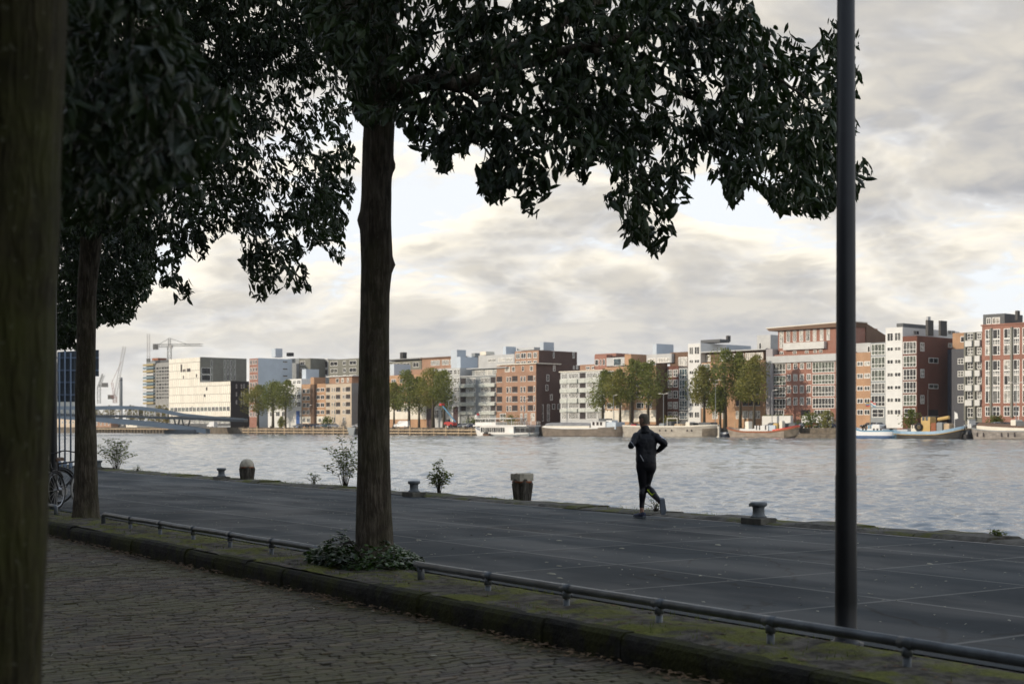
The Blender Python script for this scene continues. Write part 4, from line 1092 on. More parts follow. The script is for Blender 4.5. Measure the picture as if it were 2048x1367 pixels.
# eyes, mouth (facing away and to the left)
for sx_ in (-1, 1):
    e = MB(); c = hp(sx_ * .031, .083, .012); e.loft([[c + HX * .013 * math.cos(a) * w_ + Vector((0, 0, .009 * math.sin(a) * w_)) + HY * d_ for a in [2*math.pi*k/10 for k in range(10)]] for w_, d_ in ((1, 0), (.8, .006), (.3, .009))]); e.build('eye', M['white_frame'], run, smooth=True)
e = MB(); e.tube([hp(-.022, .088, -.068), hp(0, .094, -.066), hp(.022, .088, -.068)], [.003, .005, .003], 6); e.build('mouth', M['rust'], run, smooth=True)
# shoes
def shoe(org, toe, upv, L=.285):
    t = toe.normalized(); u = (upv - t * upv.dot(t)).normalized(); s_ = t.cross(u)
    b = MB(); secs = ((-.085, .030, .055, .02), (-.07, .037, .075, 0), (-.02, .039, .082, 0), (.05, .043, .062, 0), (.12, .048, .046, 0), (.165, .040, .034, .006), (.195, .020, .022, .012))
    b.loft([[org + t * x + s_ * wd * c_ + u * (.022 + lift + (h_ * sn if sn > 0 else 0)) for c_, sn in ((-1, 0), (-.98, .35), (-.75, .75), (-.3, 1), (.3, 1), (.75, .75), (.98, .35), (1, 0))] for x, wd, h_, lift in secs])
    so_ = MB(); so_.loft([[org + t * x + s_ * c_ * (wd + .004) + u * (z + lift) for c_, z in ((-1, 0.0), (-1.03, .012), (-1, .024), (1, .024), (1.03, .012), (1, 0.0))] for x, wd, h_, lift in secs])
    o = b.build('shoe', M['shoe'], run, smooth=True); so_.build('sole', M['shoe_light'], o)
    st = MB()
    for x in (.03, .06, .09): st.tube([org + t * x + s_ * .042 + u * .05, org + t * (x + .01) + u * .088, org + t * x - s_ * .042 + u * .05], .004, 4)
    st.build('laces', M['shoe_light'], o)
shoe(Vector((.042, .02, .008)), Vector((-.55, .80, .02)), Vector((0, 0, 1)))
tR = Vector((.10, .10, -.98)); shoe(anR + Vector((.035, -.065, -.02)) , tR, Vector((-.35, 1.0, .1)))
# stripes
def stripe(pts, w_, m, nrm):
    b = MB(); pts = [Vector(p) for p in pts]
    for i in range(len(pts) - 1):
        d = (pts[i+1] - pts[i]).normalized(); s_ = d.cross(nrm).normalized() * w_
        n_ = nrm.normalized() * .006
        b.add([pts[i]-s_-n_, pts[i]+s_-n_, pts[i+1]+s_-n_, pts[i+1]-s_-n_, pts[i]-s_+n_, pts[i]+s_+n_, pts[i+1]+s_+n_, pts[i+1]-s_+n_], ((0,3,2,1),(4,5,6,7),(0,1,5,4),(1,2,6,5),(2,3,7,6),(3,0,4,7)))
    b.build('stripe', m, run)
aR = (elR - shR).normalized(); oR = Vector((aR.z * -1, 0, aR.x)) ; oR = oR if oR.x > 0 else -oR
stripe([shR.lerp(elR, .15) + oR * .070 + Vector((0, -.02, 0)), shR.lerp(elR, .45) + oR * .068 + Vector((0, -.02, 0)), shR.lerp(elR, .80) + oR * .060 + Vector((0, -.02, 0))], .011, M['reflect'], Vector((.5, -.8, .35)))
stripe([rp(1259, 880.5, -.13), rp(1263, 886, -.175), rp(1267, 892, -.165)], .0035, M['reflect'], Vector((0, -1, 0)))
stripe([rp(1279, 909, -.118), rp(1282, 914, -.125), rp(1285.5, 921, -.125)], .0045, M['reflect'], Vector((0, -1, 0)))
kd = (anR - knR)
kd_n = kd.normalized(); ks = kd_n.cross(Vector((0, -1, 0))).normalized()
stripe([rp(1294, 978, -.055), rp(1298.5, 984, -.12), rp(1302.5, 989, -.155)], .008, M['lime'], Vector((0, -1, .2)))
stripe([rp(1302, 988.5, -.155), rp(1306, 986.5, -.165), rp(1310.5, 985.5, -.15)], .014, M['lime'], Vector((0, -1, .1)))
stripe([rp(1297.5, 978, -.06), rp(1301.5, 983.5, -.115)], .004, M['lime'], Vector((0, -1, .2)))
# ------------------------------------------------------------------ windows (mesh data shared between same sizes)
_wc = {}
def win_mesh(w, h, style, g):
    key = (round(w, 1), round(h, 1), style, g)
    if key in _wc: return _wc[key]
    w, h = key[0], key[1]; b = MB(); t = .14 if w > 1.0 else .1
    def ring(x0, x1, z0, z1, t, d=-.07):
        b.box(x0, x1, d, .0, z0, z0 + t, 0); b.box(x0, x1, d, .0, z1 - t, z1, 0)
        b.box(x0, x0 + t, d, .0, z0 + t, z1 - t, 0); b.box(x1 - t, x1, d, .0, z0 + t, z1 - t, 0)
    if style == 'open':                                   # loggia as a flat panel, its shade put into the colour; thin edge
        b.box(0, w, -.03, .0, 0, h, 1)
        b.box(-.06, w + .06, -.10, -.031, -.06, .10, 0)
    else:
        ring(0, w, 0, h, t); b.box(t, w - t, -.03, .0, t, h - t, 1)
        if style == 'pair': b.box(w * .5 - .06, w * .5 + .06, -.06, -.031, t, h - t, 0)
        if style == 'cross':
            b.box(w * .5 - .05, w * .5 + .05, -.06, -.031, t, h - t, 0); b.box(t, w * .5 - .05, -.06, -.031, h * .45, h * .45 + .1, 0); b.box(w * .5 + .05, w - t, -.06, -.031, h * .45, h * .45 + .1, 0)
        if style == 'third':
            b.box(w * .62, w * .62 + .12, -.06, -.031, t, h - t, 0); b.box(w * .62 + .12, w - t, -.06, -.031, h * .3, h * .3 + .12, 0)
        if style == 'bay':
            n = max(3, int(round(w / 1.0)))
            for i in range(1, n): b.box(w * i / n - .05, w * i / n + .05, -.06, -.031, t, h - t, 0)
            b.box(0, w, -.085, -.0605, h * .34, h * .34 + .12, 0)
        if style == 'slats':
            n = max(3, int(round(w / .62)))
            for i in range(1, n): b.box(w * i / n - .10, w * i / n + .10, -.06, -.031, t, h - t, 0)
    me = b.mesh('window', [M['white_frame'] if style != 'open' else M['greyband'], M[g]])
    bm = bmesh.new(); bm.from_mesh(me); bmesh.ops.recalc_face_normals(bm, faces=bm.faces); bm.to_mesh(me); bm.free()
    _wc[key] = me; return me
GW = dict(mix=['glass_dark', 'glass_dark', 'glass_mid', 'glass_mid', 'glass_light'], dark=['glass_dark'], light=['glass_light', 'glass_light', 'glass_mid'], rec=['dark_opening'], green=['glass_green', 'glass_green', 'glass_dark', 'glass_mid'], blue=['glass_blue'], mid=['glass_mid', 'glass_dark'])
RW = random.Random(5)
class Bld:
    def __init__(s, label, x0, off, name='apartment_block', z0=ZQ):
        s.off = off; s.a0 = FA(x0, off); s.z0 = z0
        s.t = thing(name, label, 'building', F(s.a0, off, z0), FROT)
    def lx(s, px, y0=0): return FA(px, s.off + y0) - s.a0
    def z(s, py, ref, y0=0): return FZ(py, FA(ref, s.off + y0), s.off + y0) - s.z0
    def dep(s, px, lx): return FB(px, s.a0 + lx) - s.off
    def block(s, part, xa, xb, ytop, m, y0=0.0, xe=None, depth=12.0, ybot=None, ref=None, slope=0.0, mats=None):
        """a volume whose front spans photo px xa..xb; its right end face reaches px xe"""
        la, lb = s.lx(xa, y0), s.lx(xb, y0)
        if xe is not None: depth = s.dep(xe, lb) - y0
        zt = s.z(ytop, ref or xb, y0); zb = 0.0 if ybot is None else s.z(ybot, ref or xb, y0)
        b = MB(); b.prism([(la, zb), (lb, zb), (lb, zt), (la, zt + slope)], y0, y0 + depth)
        ms = [M[k] for k in (mats or [m])]
        if False:
            pass
        return b.build(part, ms, s.t), la, lb, depth, zt
    def wins(s, cols, rows, style='plain', g='mix', y0=0.0, ref=None, name='window', skip=()):
        for i, (ca, cb) in enumerate(cols):
            la, lb = s.lx(ca, y0), s.lx(cb, y0)
            for j, (ra, rb) in enumerate(rows):
                if (i, j) in skip: continue
                zt, zb = s.z(ra, ref or cb, y0), s.z(rb, ref or cb, y0)
                inst(name, win_mesh(lb - la, zt - zb, style, RW.choice(GW[g])), s.t, (la, y0 - .004, zb))
    def ends(s, lxw, cols, rows, style='plain', g='mix', name='window'):
        """windows on a right end face at local x = lxw"""
        for ca, cb in cols:
            da, db = s.dep(ca, lxw), s.dep(cb, lxw); Ym = F(s.a0 + lxw, s.off + (da + db) / 2).y
            for ra, rb in rows:
                zt = CAMZ + (HOR - ra) / FOC * Ym - s.z0; zb = CAMZ + (HOR - rb) / FOC * Ym - s.z0
                inst(name, win_mesh(db - da, zt - zb, style, RW.choice(GW[g])), s.t, (lxw + .004, da, zb), rad(90))
    def band(s, part, xa, xb, ya, yb, m, out=.25, y0=0.0, ref=None, n=1):
        la, lb = s.lx(xa, y0), s.lx(xb, y0); b = MB(); b.box(la, lb, y0 - out, y0 - .006, s.z(yb, ref or xb, y0), s.z(ya, ref or xb, y0)); return b.build(part, M[m], s.t)
    def roof(s, xa, xb, ytop, y0=0.0, over=.35, depth=12, m='roofgrey', th=.3, ref=None, xe=None):
        la, lb = s.lx(xa, y0), s.lx(xb, y0); zt = s.z(ytop, ref or xb, y0)
        if xe is not None: depth = s.dep(xe, lb) - y0
        b = MB(); b.box(la - over, lb + over, y0 - over, y0 + depth + over, zt + .004, zt + th); return b.build('roof', M[m], s.t)
    def box(s, part, xa, xb, ya, yb, m, y0, depth=3.0, ref=None, xe=None):
        return s.block(part, xa, xb, ya, m, y0, xe, depth, yb, ref)
def rows(*v): return list(v)

# ---- 1 far right: brick frame with big windows
B = Bld('orange red brick block with tall white framed windows at the right edge', 1930, 22)
B.block('wall', 1964, 2120, 652, 'redbrick', 0, None, 16, ref=1964)
B.block('balcony_wing', 1930, 1963.6, 663, 'olive', .8, None, 14, ref=1964)
B.box('penthouse', 1966, 2009, 629, 652, 'darkgrey', 4, 9, ref=1966)
B.wins([(1973, 1982), (1984, 2000)], [(636, 649)], 'pair', 'light', 3.99, ref=1966)
B.box('chimney', 2030, 2035, 621, 640, 'black', 6, 1.2, ref=2030)
B.roof(1964, 2120, 652, 0, .25, 16, 'redbrick', .35, ref=1964)
cols = [(1970.5, 1980), (1985, 2000.5), (2007.5, 2021), (2026.5, 2039), (2045, 2060), (2065, 2078)]
B.wins(cols, [(659, 679), (691, 711), (721, 741.5), (751, 771), (781, 806)], 'third', 'mix', ref=1964)
B.wins(cols, [(812, 832)], 'cross', 'mix', ref=1964)
B.wins(cols, [(679.3, 690.7), (741.8, 750.7), (771.3, 780.7)], 'bay', 'mid', ref=1964, name='spandrel')
for xa, xb in ((1981, 1984.5), (2022, 2026), (2061, 2064.5)): B.band('column', xa, xb, 657, 835, 'olive', .45, ref=1964)
for ya, yb in ((711.3, 720.7), (806.3, 811.7)): B.band('brick_band', 1964, 2120, ya, yb, 'redbrick', .12, ref=1964)
wc = [(1934.5, 1947), (1954, 1963)]
B.wins(wc, [(665, 678), (694, 708), (723, 737), (752, 767), (782, 798), (814, 834)], 'cross', 'mid', .8, ref=1964)
for ya, yb in ((680, 692), (711, 723), (740, 752), (769, 781), (799, 811)):
    for xa, xb in wc: B.band('balcony', xa - .5, xb + .5, ya, yb, 'greyband', 1.1, .8, ref=1964)
for xa, xb in ((1930, 1933.5), (1948.5, 1952.5)): B.band('column', xa, xb, 664, 840, 'olive', .6, .8, ref=1964)

# ---- navy block and orange setback behind
B = Bld('narrow navy block between the dark red end wall and the brick frame block', 1895, 34)
B.block('wall', 1895, 1936, 697, 'navy', 0, None, 10, ref=1925)
B.box('top_floor', 1905, 1936, 665, 697, 'orangebrick', 1.5, 8, ref=1925)
B.wins([(1915.5, 1927.5)], [(716, 728), (741, 753), (768, 779), (792, 805)], 'cross', 'mid', ref=1925)
B.wins([(1921, 1929)], [(672, 684)], 'plain', 'dark', 1.49, ref=1925)

# ---- 2 white and dark red building
B = Bld('white fronted block with glazed balconies and a dark red brick end wall', 1771, 24)
_, _, lw, dw, _ = B.block('wall', 1771, 1805, 653.6, 'white', 0, 1919, ref=1805)
_, _, lr, dr, _ = B.block('brick_wing', 1805.3, 1834, 671, 'darkred', -.01, 1913, ref=1834)
B.box('roof_storey', 1793, 1806, 646, 653.4, 'darkgrey', 2, 12, ref=1805)
B.box('chimney', 1851, 1856, 641, 672, 'black', 5, 1.5, ref=1834, xe=1867); B.box('chimney', 1877, 1881, 642, 672, 'black', 12, 1.5, ref=1860, xe=1894)
B.box('vent', 1852, 1856, 634, 641, 'lightgrey', 5.2, 1.2, ref=1834)
B.wins([(1774, 1787), (1789, 1802)], [(664, 681), (692.6, 701), (717.5, 727), (744, 753), (770, 778.5), (795, 804), (818, 829)], 'pair', 'mid', ref=1805)
B.wins([(1806.5, 1832.5)], [(682, 706.5), (710.5, 733), (737, 759), (762.5, 785), (788.5, 811)], 'bay', 'green', -.01, ref=1834, name='glazed_balcony')
B.wins([(1808, 1831)], [(816, 834)], 'cross', 'dark', -.01, ref=1834)
B.ends(lr, [(1840.5, 1848)], [(685, 702), (738, 755), (790, 807)], 'cross', 'light'); B.ends(lr, [(1857, 1876)], [(715, 726), (768, 777)], 'pair', 'mid')
B.ends(lr, [(1896, 1904)], [(686, 695), (712, 721), (737.6, 746), (764, 773), (789, 798)], 'plain', 'dark'); B.ends(lr, [(1856, 1876)], [(819, 832)], 'open', 'rec')
B.ends(lw, [(1826, 1838), (1895, 1910)], [(660.5, 669.5)], 'pair', 'dark')

# ---- 3 glass and orange brick
B = Bld('orange brick block with a strip of glass balconies just right of the lamp post', 1690, 25)
B.block('wall', 1690, 1741, 704, 'orangebrick', 0, None, 14, ref=1741); B.block('balcony_wing', 1741.3, 1771, 684, 'midgrey', -.3, None, 14, ref=1771)
B.box('top_floor', 1690, 1741, 685, 703.6, 'lightgrey', 2, 10, ref=1741)
B.wins([(1735, 1740)], [(692, 704)], 'plain', 'dark', 1.99, ref=1741)
B.wins([(1714, 1726), (1728.5, 1740), (1699, 1711)], [(721.6, 731), (746, 756), (771.5, 780.5), (796, 806), (818, 829)], 'pair', 'mix', ref=1741)
B.wins([(1742.5, 1770)], [(687, 709), (713, 735), (739, 761), (765, 786), (790, 812)], 'bay', 'green', -.3, ref=1771, name='glazed_balcony')
B.wins([(1744, 1768)], [(817, 834)], 'cross', 'mix', -.3, ref=1771)

# ---- 4 big red block with canopy roof
B = Bld('big red brick block with tall white shutters under a wide canopy roof', 1532, 24)
B.block('side_wall', 1532, 1545, 697.5, 'purplegrey', -.6, None, 14, ref=1545)
B.block('wall', 1545.3, 1700, 707, 'redbrick', 0, None, 14, ref=1600)
_, _, lt, dt, zt = B.block('top_floors', 1556, 1702, 659, 'redbrick', 1.6, 1755, ref=1600, ybot=707)
la, lb = B.lx(1541, 1.0), B.lx(1704, 1.6)
b = MB(); b.prism([(la, zt + .01), (lb, zt + .01), (lb + .5, zt + 1.2), (la - .8, zt + .7)], .2, 8); b.build('roof', M['brown'], B.t)
b = MB(); b.prism([(la - .9, zt + .72), (lb + .6, zt + 1.22), (lb + .6, zt + 1.45), (la - .9, zt + .95)], .1, 8.2); b.build('roof_edge', M['cream'], B.t)
zc_, zd_ = zt + 1.2, B.z(690, 1600, 1.6)
b = MB(); D0 = 8.3; D1 = D0 + 18; b.add([(lb - 10, D0, zc_), (lb, D0, zc_), (lb, D1, zd_), (lb - 10, D1, zd_), (lb - 10, D0, 0), (lb, D0, 0), (lb, D1, 0), (lb - 10, D1, 0)], ((0, 1, 2, 3), (4, 7, 6, 5), (0, 4, 5, 1), (1, 5, 6, 2), (2, 6, 7, 3), (3, 7, 4, 0))); b.build('rear_wing', M['brown'], B.t)
B.wins([(1559.5, 1567)], [(660, 694)], 'pair', 'light', 1.59, ref=1600)
B.wins([(1573, 1580), (1586, 1592.5), (1599, 1606), (1612, 1620), (1626, 1633), (1640, 1647), (1653.5, 1660)], [(660, 683)], 'pair', 'light', 1.59, ref=1600)
B.wins([(1560, 1567), (1586, 1593), (1610, 1617), (1627, 1634), (1638, 1645)], [(701, 711)], 'pair', 'mid', 1.59, ref=1600)
B.band('balcony', 1571, 1653, 685, 699, 'greyband', 1.2, 1.6, ref=1600); B.band('canopy_band', 1536, 1701, 710, 724, 'lightgrey', .8, ref=1600)
B.wins([(1574, 1581.5), (1587, 1595), (1600, 1608), (1613.5, 1622)], [(725.5, 738), (748, 761), (770.5, 785.5), (794.5, 809.5)], 'pair', 'mix', ref=1600)
B.wins([(1546, 1571), (1625, 1669), (1672, 1699)], [(725, 746), (749, 769), (772, 793), (796, 816.5)], 'bay', 'green', ref=1600, name='glazed_balcony')
B.wins([(1547, 1568), (1628, 1660)], [(819, 836)], 'bay', 'mid', ref=1600, name='glazed_balcony'); B.wins([(1602, 1621)], [(819, 836)], 'open', 'rec', ref=1600)
B = Bld('pale box shaped block peeping above the roofs left of the red canopy roof', 1500, 46)
_, _, l_, d_, _ = B.block('wall', 1514, 1541, 669, 'lightgrey', 0, 1557, ref=1541)
B.wins([(1518, 1523)], [(684, 699)], 'plain', 'mid', ref=1541)
# ---- 5 white block and orange one behind the third tree group
B = Bld('orange block with white corner tower behind the tallest group of trees', 1376, 24)
B.block('corner_tower', 1376, 1401, 686, 'white', 0, None, 12, ref=1401); B.block('wall', 1401.3, 1531, 724, 'orangebrick', .3, None, 14, ref=1440)
B.box('roof_storey', 1390, 1401.2, 685.6, 706, 'bluegrey', 2.5, 10, ref=1401, xe=1502)
B.box('top_floor', 1401.4, 1528, 704, 724, 'brown', 2.2, 9, ref=1440); B.wins([(1403, 1421), (1440, 1462), (1466, 1488), (1491, 1510), (1512, 1526)], [(708, 722)], 'slats', 'light', 2.19, ref=1440)
B.roof(1402, 1530, 703.5, .6, .5, 10, 'lightgrey', .3, ref=1440)
B.box('roof_plant', 1401, 1440, 680, 686, 'darkgrey', 5, 6, ref=1401, xe=1459); B.box('chimney', 1452, 1456, 674, 686, 'black', 9, 1.2, ref=1401)
B.wins([(1378.5, 1387), (1389, 1399)], [(692, 708), (718, 725.5), (740, 748), (761, 769.5), (783, 791.5), (804, 812.5), (823, 835)], 'pair', 'mid', ref=1401)
B.wins([(1403, 1420)], [(726, 745), (748, 767), (770, 790), (796, 815)], 'bay', 'green', .3, ref=1440, name='glazed_balcony')
cc = [(1425, 1436), (1444, 1453), (1472, 1483), (1485, 1496), (1498, 1507), (1510, 1520)]
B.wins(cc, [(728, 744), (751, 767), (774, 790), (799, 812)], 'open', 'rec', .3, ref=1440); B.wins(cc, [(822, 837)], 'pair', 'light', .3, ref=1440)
for ya, yb in ((745, 750.5), (768, 773.5), (791, 798), (813, 821)): B.band('brick_band', 1422, 1524, ya, yb, 'orangebrick', .3, .3, ref=1440)
# ---- 6 orange block with brown end wall
B = Bld('bright orange block with brown end wall behind the runner', 1210, 24)
_, _, lo, do, _ = B.block('wall', 1210, 1312, 730, 'orangebrick', 0, 1334.5, ref=1312)
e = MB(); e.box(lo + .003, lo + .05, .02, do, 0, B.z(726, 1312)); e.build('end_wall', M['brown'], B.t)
B.box('roof_storey', 1213, 1249, 713, 729.6, 'lightgrey', 2.5, 8, ref=1260); B.wins([(1227, 1243)], [(715, 730)], 'plain', 'blue', 2.49, ref=1260)
B.box('roof_storey', 1249.3, 1262, 707.5, 729.6, 'orangebrick', 2.4, 9, ref=1262, xe=1293)
B.box('roof_storey', 1293, 1343, 708, 726, 'lightgrey', 5, 8, ref=1312); B.wins([(1296, 1312), (1315, 1340)], [(716, 725)], 'slats', 'light', 4.99, ref=1312)
B.box('lift_house', 1305, 1313, 687, 708, 'bluegrey', 10, 6, ref=1312, xe=1347)
B.band('pier', 1259, 1268, 741, 840, 'brown', .15, ref=1312)
wc = [(1214, 1228), (1231, 1244), (1273, 1288), (1291, 1304)]
B.wins(wc, [(738, 749), (760, 771), (782, 793), (804, 816)], 'third', 'dark', ref=1312); B.wins(wc, [(825, 838)], 'slats', 'mid', ref=1312)
B.band('plinth', 1210, 1312, 819, 843, 'cream', .08, ref=1312)
B = Bld('dark red block with blue glazed bay just left of the white corner tower', 1334, 28)
B.block('wall', 1334, 1357, 731, 'darkred', 0, None, 12, ref=1357); B.block('glazed_wing', 1357.3, 1376, 733, 'darkgrey', -.3, None, 12, ref=1376)
B.box('top_floor', 1340, 1376, 703, 733, 'brown', 2.2, 9, ref=1376); B.wins([(1357, 1375)], [(713, 731)], 'slats', 'light', 2.19, ref=1376)
B.wins([(1336, 1344.5), (1346.5, 1355.5)], [(738.5, 753), (759, 774), (781, 796), (803, 817), (823, 836)], 'cross', 'mix', ref=1357)
B.wins([(1358.5, 1375)], [(736, 757), (759, 777), (779, 798), (800, 820), (823, 838)], 'bay', 'blue', -.3, ref=1376, name='glazed_balcony')
# brick piece behind the second tree group
B = Bld('red brick upper storeys peeping between the white balcony block and the orange block', 1160, 38)
B.block('wall', 1160, 1192, 728, 'tanbrick', 0, None, 12, ref=1190); B.block('upper_block', 1189, 1213, 709, 'redbrick', -.5, None, 12, ref=1210)
B.wins([(1172, 1180), (1183, 1190)], [(732, 738)], 'pair', 'dark', ref=1190); B.wins([(1190, 1197), (1200, 1203), (1206, 1210)], [(718, 730)], 'plain', 'dark', -.51, ref=1210)
B.box('roof_storey', 1190, 1232, 707, 713, 'redbrick', 2, 6, ref=1210)
# ---- 7 white balcony block
B = Bld('white block wrapped in balconies right of the shaded dark brown end wall', 1121, 24)
B.block('wall', 1121, 1210, 742, 'lightgrey', 0, None, 12, ref=1180); B.roof(1121, 1210, 742, 0, .4, 12, 'cream', .3, ref=1180)
bays = [(1124, 1135), (1138, 1157), (1159.5, 1171), (1174, 1193), (1196, 1208)]
for i, cb in enumerate(bays): B.wins([cb], [(744.5, 756), (765.5, 775.5), (784.5, 795.5), (805.5, 816), (824, 838)], 'slats' if i != 2 else 'open', 'mid' if i != 2 else 'rec', ref=1180)
for ya, yb in ((756.5, 765), (776, 784), (796, 805), (816.5, 823.5)):
    for xa, xb in ((1122, 1136), (1138, 1157.5), (1159, 1172), (1174, 1209)): B.band('balcony', xa, xb, ya, yb, 'greenband', .9 if xa in (1138, 1174) else .6, ref=1180)
# ---- 9 tan brick block, darker brick standing for its shaded end faces
B = Bld('tan brick block with a shaded dark brown end wall and rooftop storey', 992, 24)
_, _, l9, d9, _ = B.block('wall', 992, 1072, 742, 'tanbrick', 0, None, 2.6, ref=1072)
_, _, l9b, d9b, _ = B.block('rear_wall', 1000, 1072.5, 727, 'brownbrick', 2.6, 1161, ref=1072)
e = MB(); e.box(l9 + .003, l9 + .06, .01, 2.59, 0, B.z(742, 1072)); e.build('end_wall', M['brownbrick'], B.t)  # shade on the end face put into a darker brick
b = MB(); b.box(B.lx(994, 2.6), B.lx(1072.5, 2.6), 2.5, 2.594, B.z(742, 1072, 2.6), B.z(728, 1072, 2.6)); b.build('lit_rooftop_wall', M['tanbrick'], B.t)  # tan sheet gives the rooftop front its sunlit tone
B.roof(1000, 1073, 727, 2.6, .8, 10, 'cream', .3, ref=1072)
B.wins([(1010, 1020), (1024, 1030), (1044, 1048), (1060, 1066)], [(731, 741)], 'plain', 'mix', 2.49, ref=1072)
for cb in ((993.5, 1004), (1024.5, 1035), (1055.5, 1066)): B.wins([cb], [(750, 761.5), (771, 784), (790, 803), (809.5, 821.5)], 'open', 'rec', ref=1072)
B.wins([(1013, 1017), (1019, 1022.5), (1041, 1044.5), (1047, 1051), (1067.5, 1070.5)], [(751, 762), (772, 784), (791, 803), (810, 822)], 'plain', 'mid', ref=1072)
B.wins([(1000, 1012), (1041, 1045), (1050, 1054), (1062, 1070)], [(826, 841)], 'cross', 'light', ref=1072)
for ca, cb, ra, rb in ((1093, 1098, 749, 762), (1091, 1096, 769, 781), (1100, 1105, 788, 800), (1106, 1110.5, 730, 742), (1146, 1149, 731, 738), (1152, 1156, 730, 738), (1104, 1110, 807, 818), (1115, 1119, 807, 818), (1076.5, 1078.5, 749, 760), (1080, 1082.5, 770, 780)): B.ends(l9b, [(ca, cb)], [(ra, rb)], 'plain', 'light')
B.ends(l9b, [(1075.5, 1087), (1094, 1099)], [(808, 842)], 'cross', 'green')
_, _, lh, dh, _ = B.block('upper_block', 1030, 1078, 700, 'brownbrick', 16, 1154, ref=1078, ybot=727)
b = MB(); b.box(B.lx(1030, 16), B.lx(1078, 16) - .02, 15.9, 15.994, B.z(727, 1078, 16), B.z(700, 1078, 16)); b.build('lit_upper_front', M['tanbrick'], B.t)  # sunlit front painted as tan brick over the darker block
B.wins([(1032, 1040), (1042, 1052), (1055, 1063), (1067, 1074)], [(704, 715), (720, 727)], 'pair', 'mix', 15.89, ref=1078)
B.ends(lh, [(1106, 1109), (1145, 1149)], [(704, 716)], 'plain', 'light')
B.box('lift_house', 1080, 1087, 684, 700, 'bluegrey', 22, 5, ref=1080, xe=1108)
# ---- 10 grey block with glazed bays
B = Bld('grey block with white glazed bays and green balconies left of the tan brick block', 920, 24)
B.block('wall', 920, 992, 752, 'midgrey', 0, None, 12, ref=960); B.roof(920, 992, 752, 0, .3, 12, 'lightgrey', .3, ref=960)
B.box('top_floor', 944, 1012, 737, 751.6, 'midgrey', 3, 8, ref=990); B.wins([(950, 968), (970, 986), (988, 1004)], [(739, 750)], 'slats', 'light', 2.99, ref=990)
B.roof(940, 1013, 736, 2.4, .9, 9, 'lightgrey', .3, ref=990)
rw = [(755, 767), (774.5, 784), (792.5, 804), (811.5, 822)]
B.wins([(933, 951), (962, 980)], rw + [(829, 840)], 'slats', 'mid', ref=960); B.wins([(921.5, 931.5), (981.5, 991)], rw, 'open', 'rec', ref=960)
for ya, yb in ((767.5, 774), (785, 792), (804.5, 811), (822.5, 828.5)):
    for xa, xb in ((921, 951), (961, 992)): B.band('balcony', xa, xb, ya, yb, 'greenband', .8, ref=960)
# ---- 11 pale corner with lift tower
B = Bld('pale corner block with blue grey lift tower behind the dense tree group', 866, 24)
B.block('wall', 866, 920, 735, 'lightgrey', -.4, None, 12, ref=920); B.box('lift_house', 914, 921, 713, 752, 'bluegrey', 5, 8, ref=920, xe=956)
B.wins([(895, 905), (908, 914), (915, 919.5)], [(738, 748), (755, 765), (773.5, 784), (792, 802)], 'cross', 'mix', -.4, ref=920)
B.wins([(870, 878), (882, 890)], [(755, 765), (773.5, 784), (792, 802), (818, 836)], 'pair', 'mid', -.4, ref=920)
b = MB(); b.box(B.lx(905, -.4), B.lx(919, -.4), -.6, -.41, 0, B.z(811, 920)); b.build('door_surround', M['white'], B.t)
b = MB(); b.box(B.lx(907.5, -.4), B.lx(917, -.4), -.68, -.61, 0, B.z(813, 920)); b.build('door', M['door_dark'], B.t)
# ---- 12 low orange block behind the first tree group right of the trunk
B = Bld('cream and orange block hidden behind the dense tree group right of the trunk', 722, 24)
B.block('wall', 722, 866, 749, 'orangebrick', 0, None, 12, ref=820); B.band('plinth', 722, 853, 806, 838, 'cream', .1, ref=820)
B.box('lift_house', 780, 788, 727, 752, 'bluegrey', 6, 6, ref=800, xe=821); B.box('roof_storey', 822, 854, 739, 748.8, 'tanbrick', 3, 7, ref=820)
B.wins([(783, 792), (800, 809), (812, 822), (838, 848), (740, 750), (760, 770)], [(757, 765), (774, 782), (792, 800)], 'pair', 'mid', ref=820)
B.wins([(793, 803), (808, 818), (836, 846)], [(815, 823)], 'pair', 'mid', -.11, ref=820)
b = MB(); b.box(B.lx(854, 0), B.lx(863, 0), -.2, -.01, 0, B.z(812, 860)); b.build('door', M['door_dark'], B.t)
# ---- second row above the roofs
B = Bld('long brown roofed slab in the second row above the dense tree group', 830, 60)
B.block('wall', 844, 918, 716, 'tanbrick', 0, None, 12, ref=880); B.roof(844, 918, 716, 0, .6, 12, 'brown', .5, ref=880); B.wins([(862, 880), (884, 898), (900, 914)], [(720, 730)], 'slats', 'light', ref=880)
B = Bld('dark grey slab with roof plates in the second row just right of the trunk', 770, 62)
B.block('wall', 770, 843, 722, 'olive', 0, None, 12, ref=810); B.roof(765, 843, 719, -.4, 1.2, 12, 'roofgrey', .4, ref=810); B.wins([(786, 800), (806, 820), (826, 838)], [(725, 735)], 'pair', 'mix', ref=810); B.box('vent', 800, 806, 704, 719, 'black', 4, 2, ref=806)
B = Bld('blue grey lift tower standing on the second row above the pale corner block', 896, 58)
_, _, l_, _, _ = B.block('wall', 902, 914, 699, 'bluegrey', 0, 932, ref=914); B.box('penthouse', 935, 944, 712, 735, 'bluegrey', 4, 4, ref=940, xe=956)
B.box('vent', 943, 950, 706, 713, 'midgrey', 5, 2.5, ref=943)
B = Bld('long white slab with a terrace in the second row left of the brown rooftop storey', 955, 48)
B.block('wall', 957, 1029, 709, 'lightgrey', 0, None, 12, ref=1000); B.wins([(976, 992), (996, 1010), (1012, 1026)], [(716, 723)], 'slats', 'light', ref=1000)
B.box('penthouse', 960, 972, 702, 709, 'cream', 2, 5, ref=980, xe=989); B.box('lift_house', 1006, 1012, 692.5, 709, 'bluegrey', 5, 5, ref=1010, xe=1032)
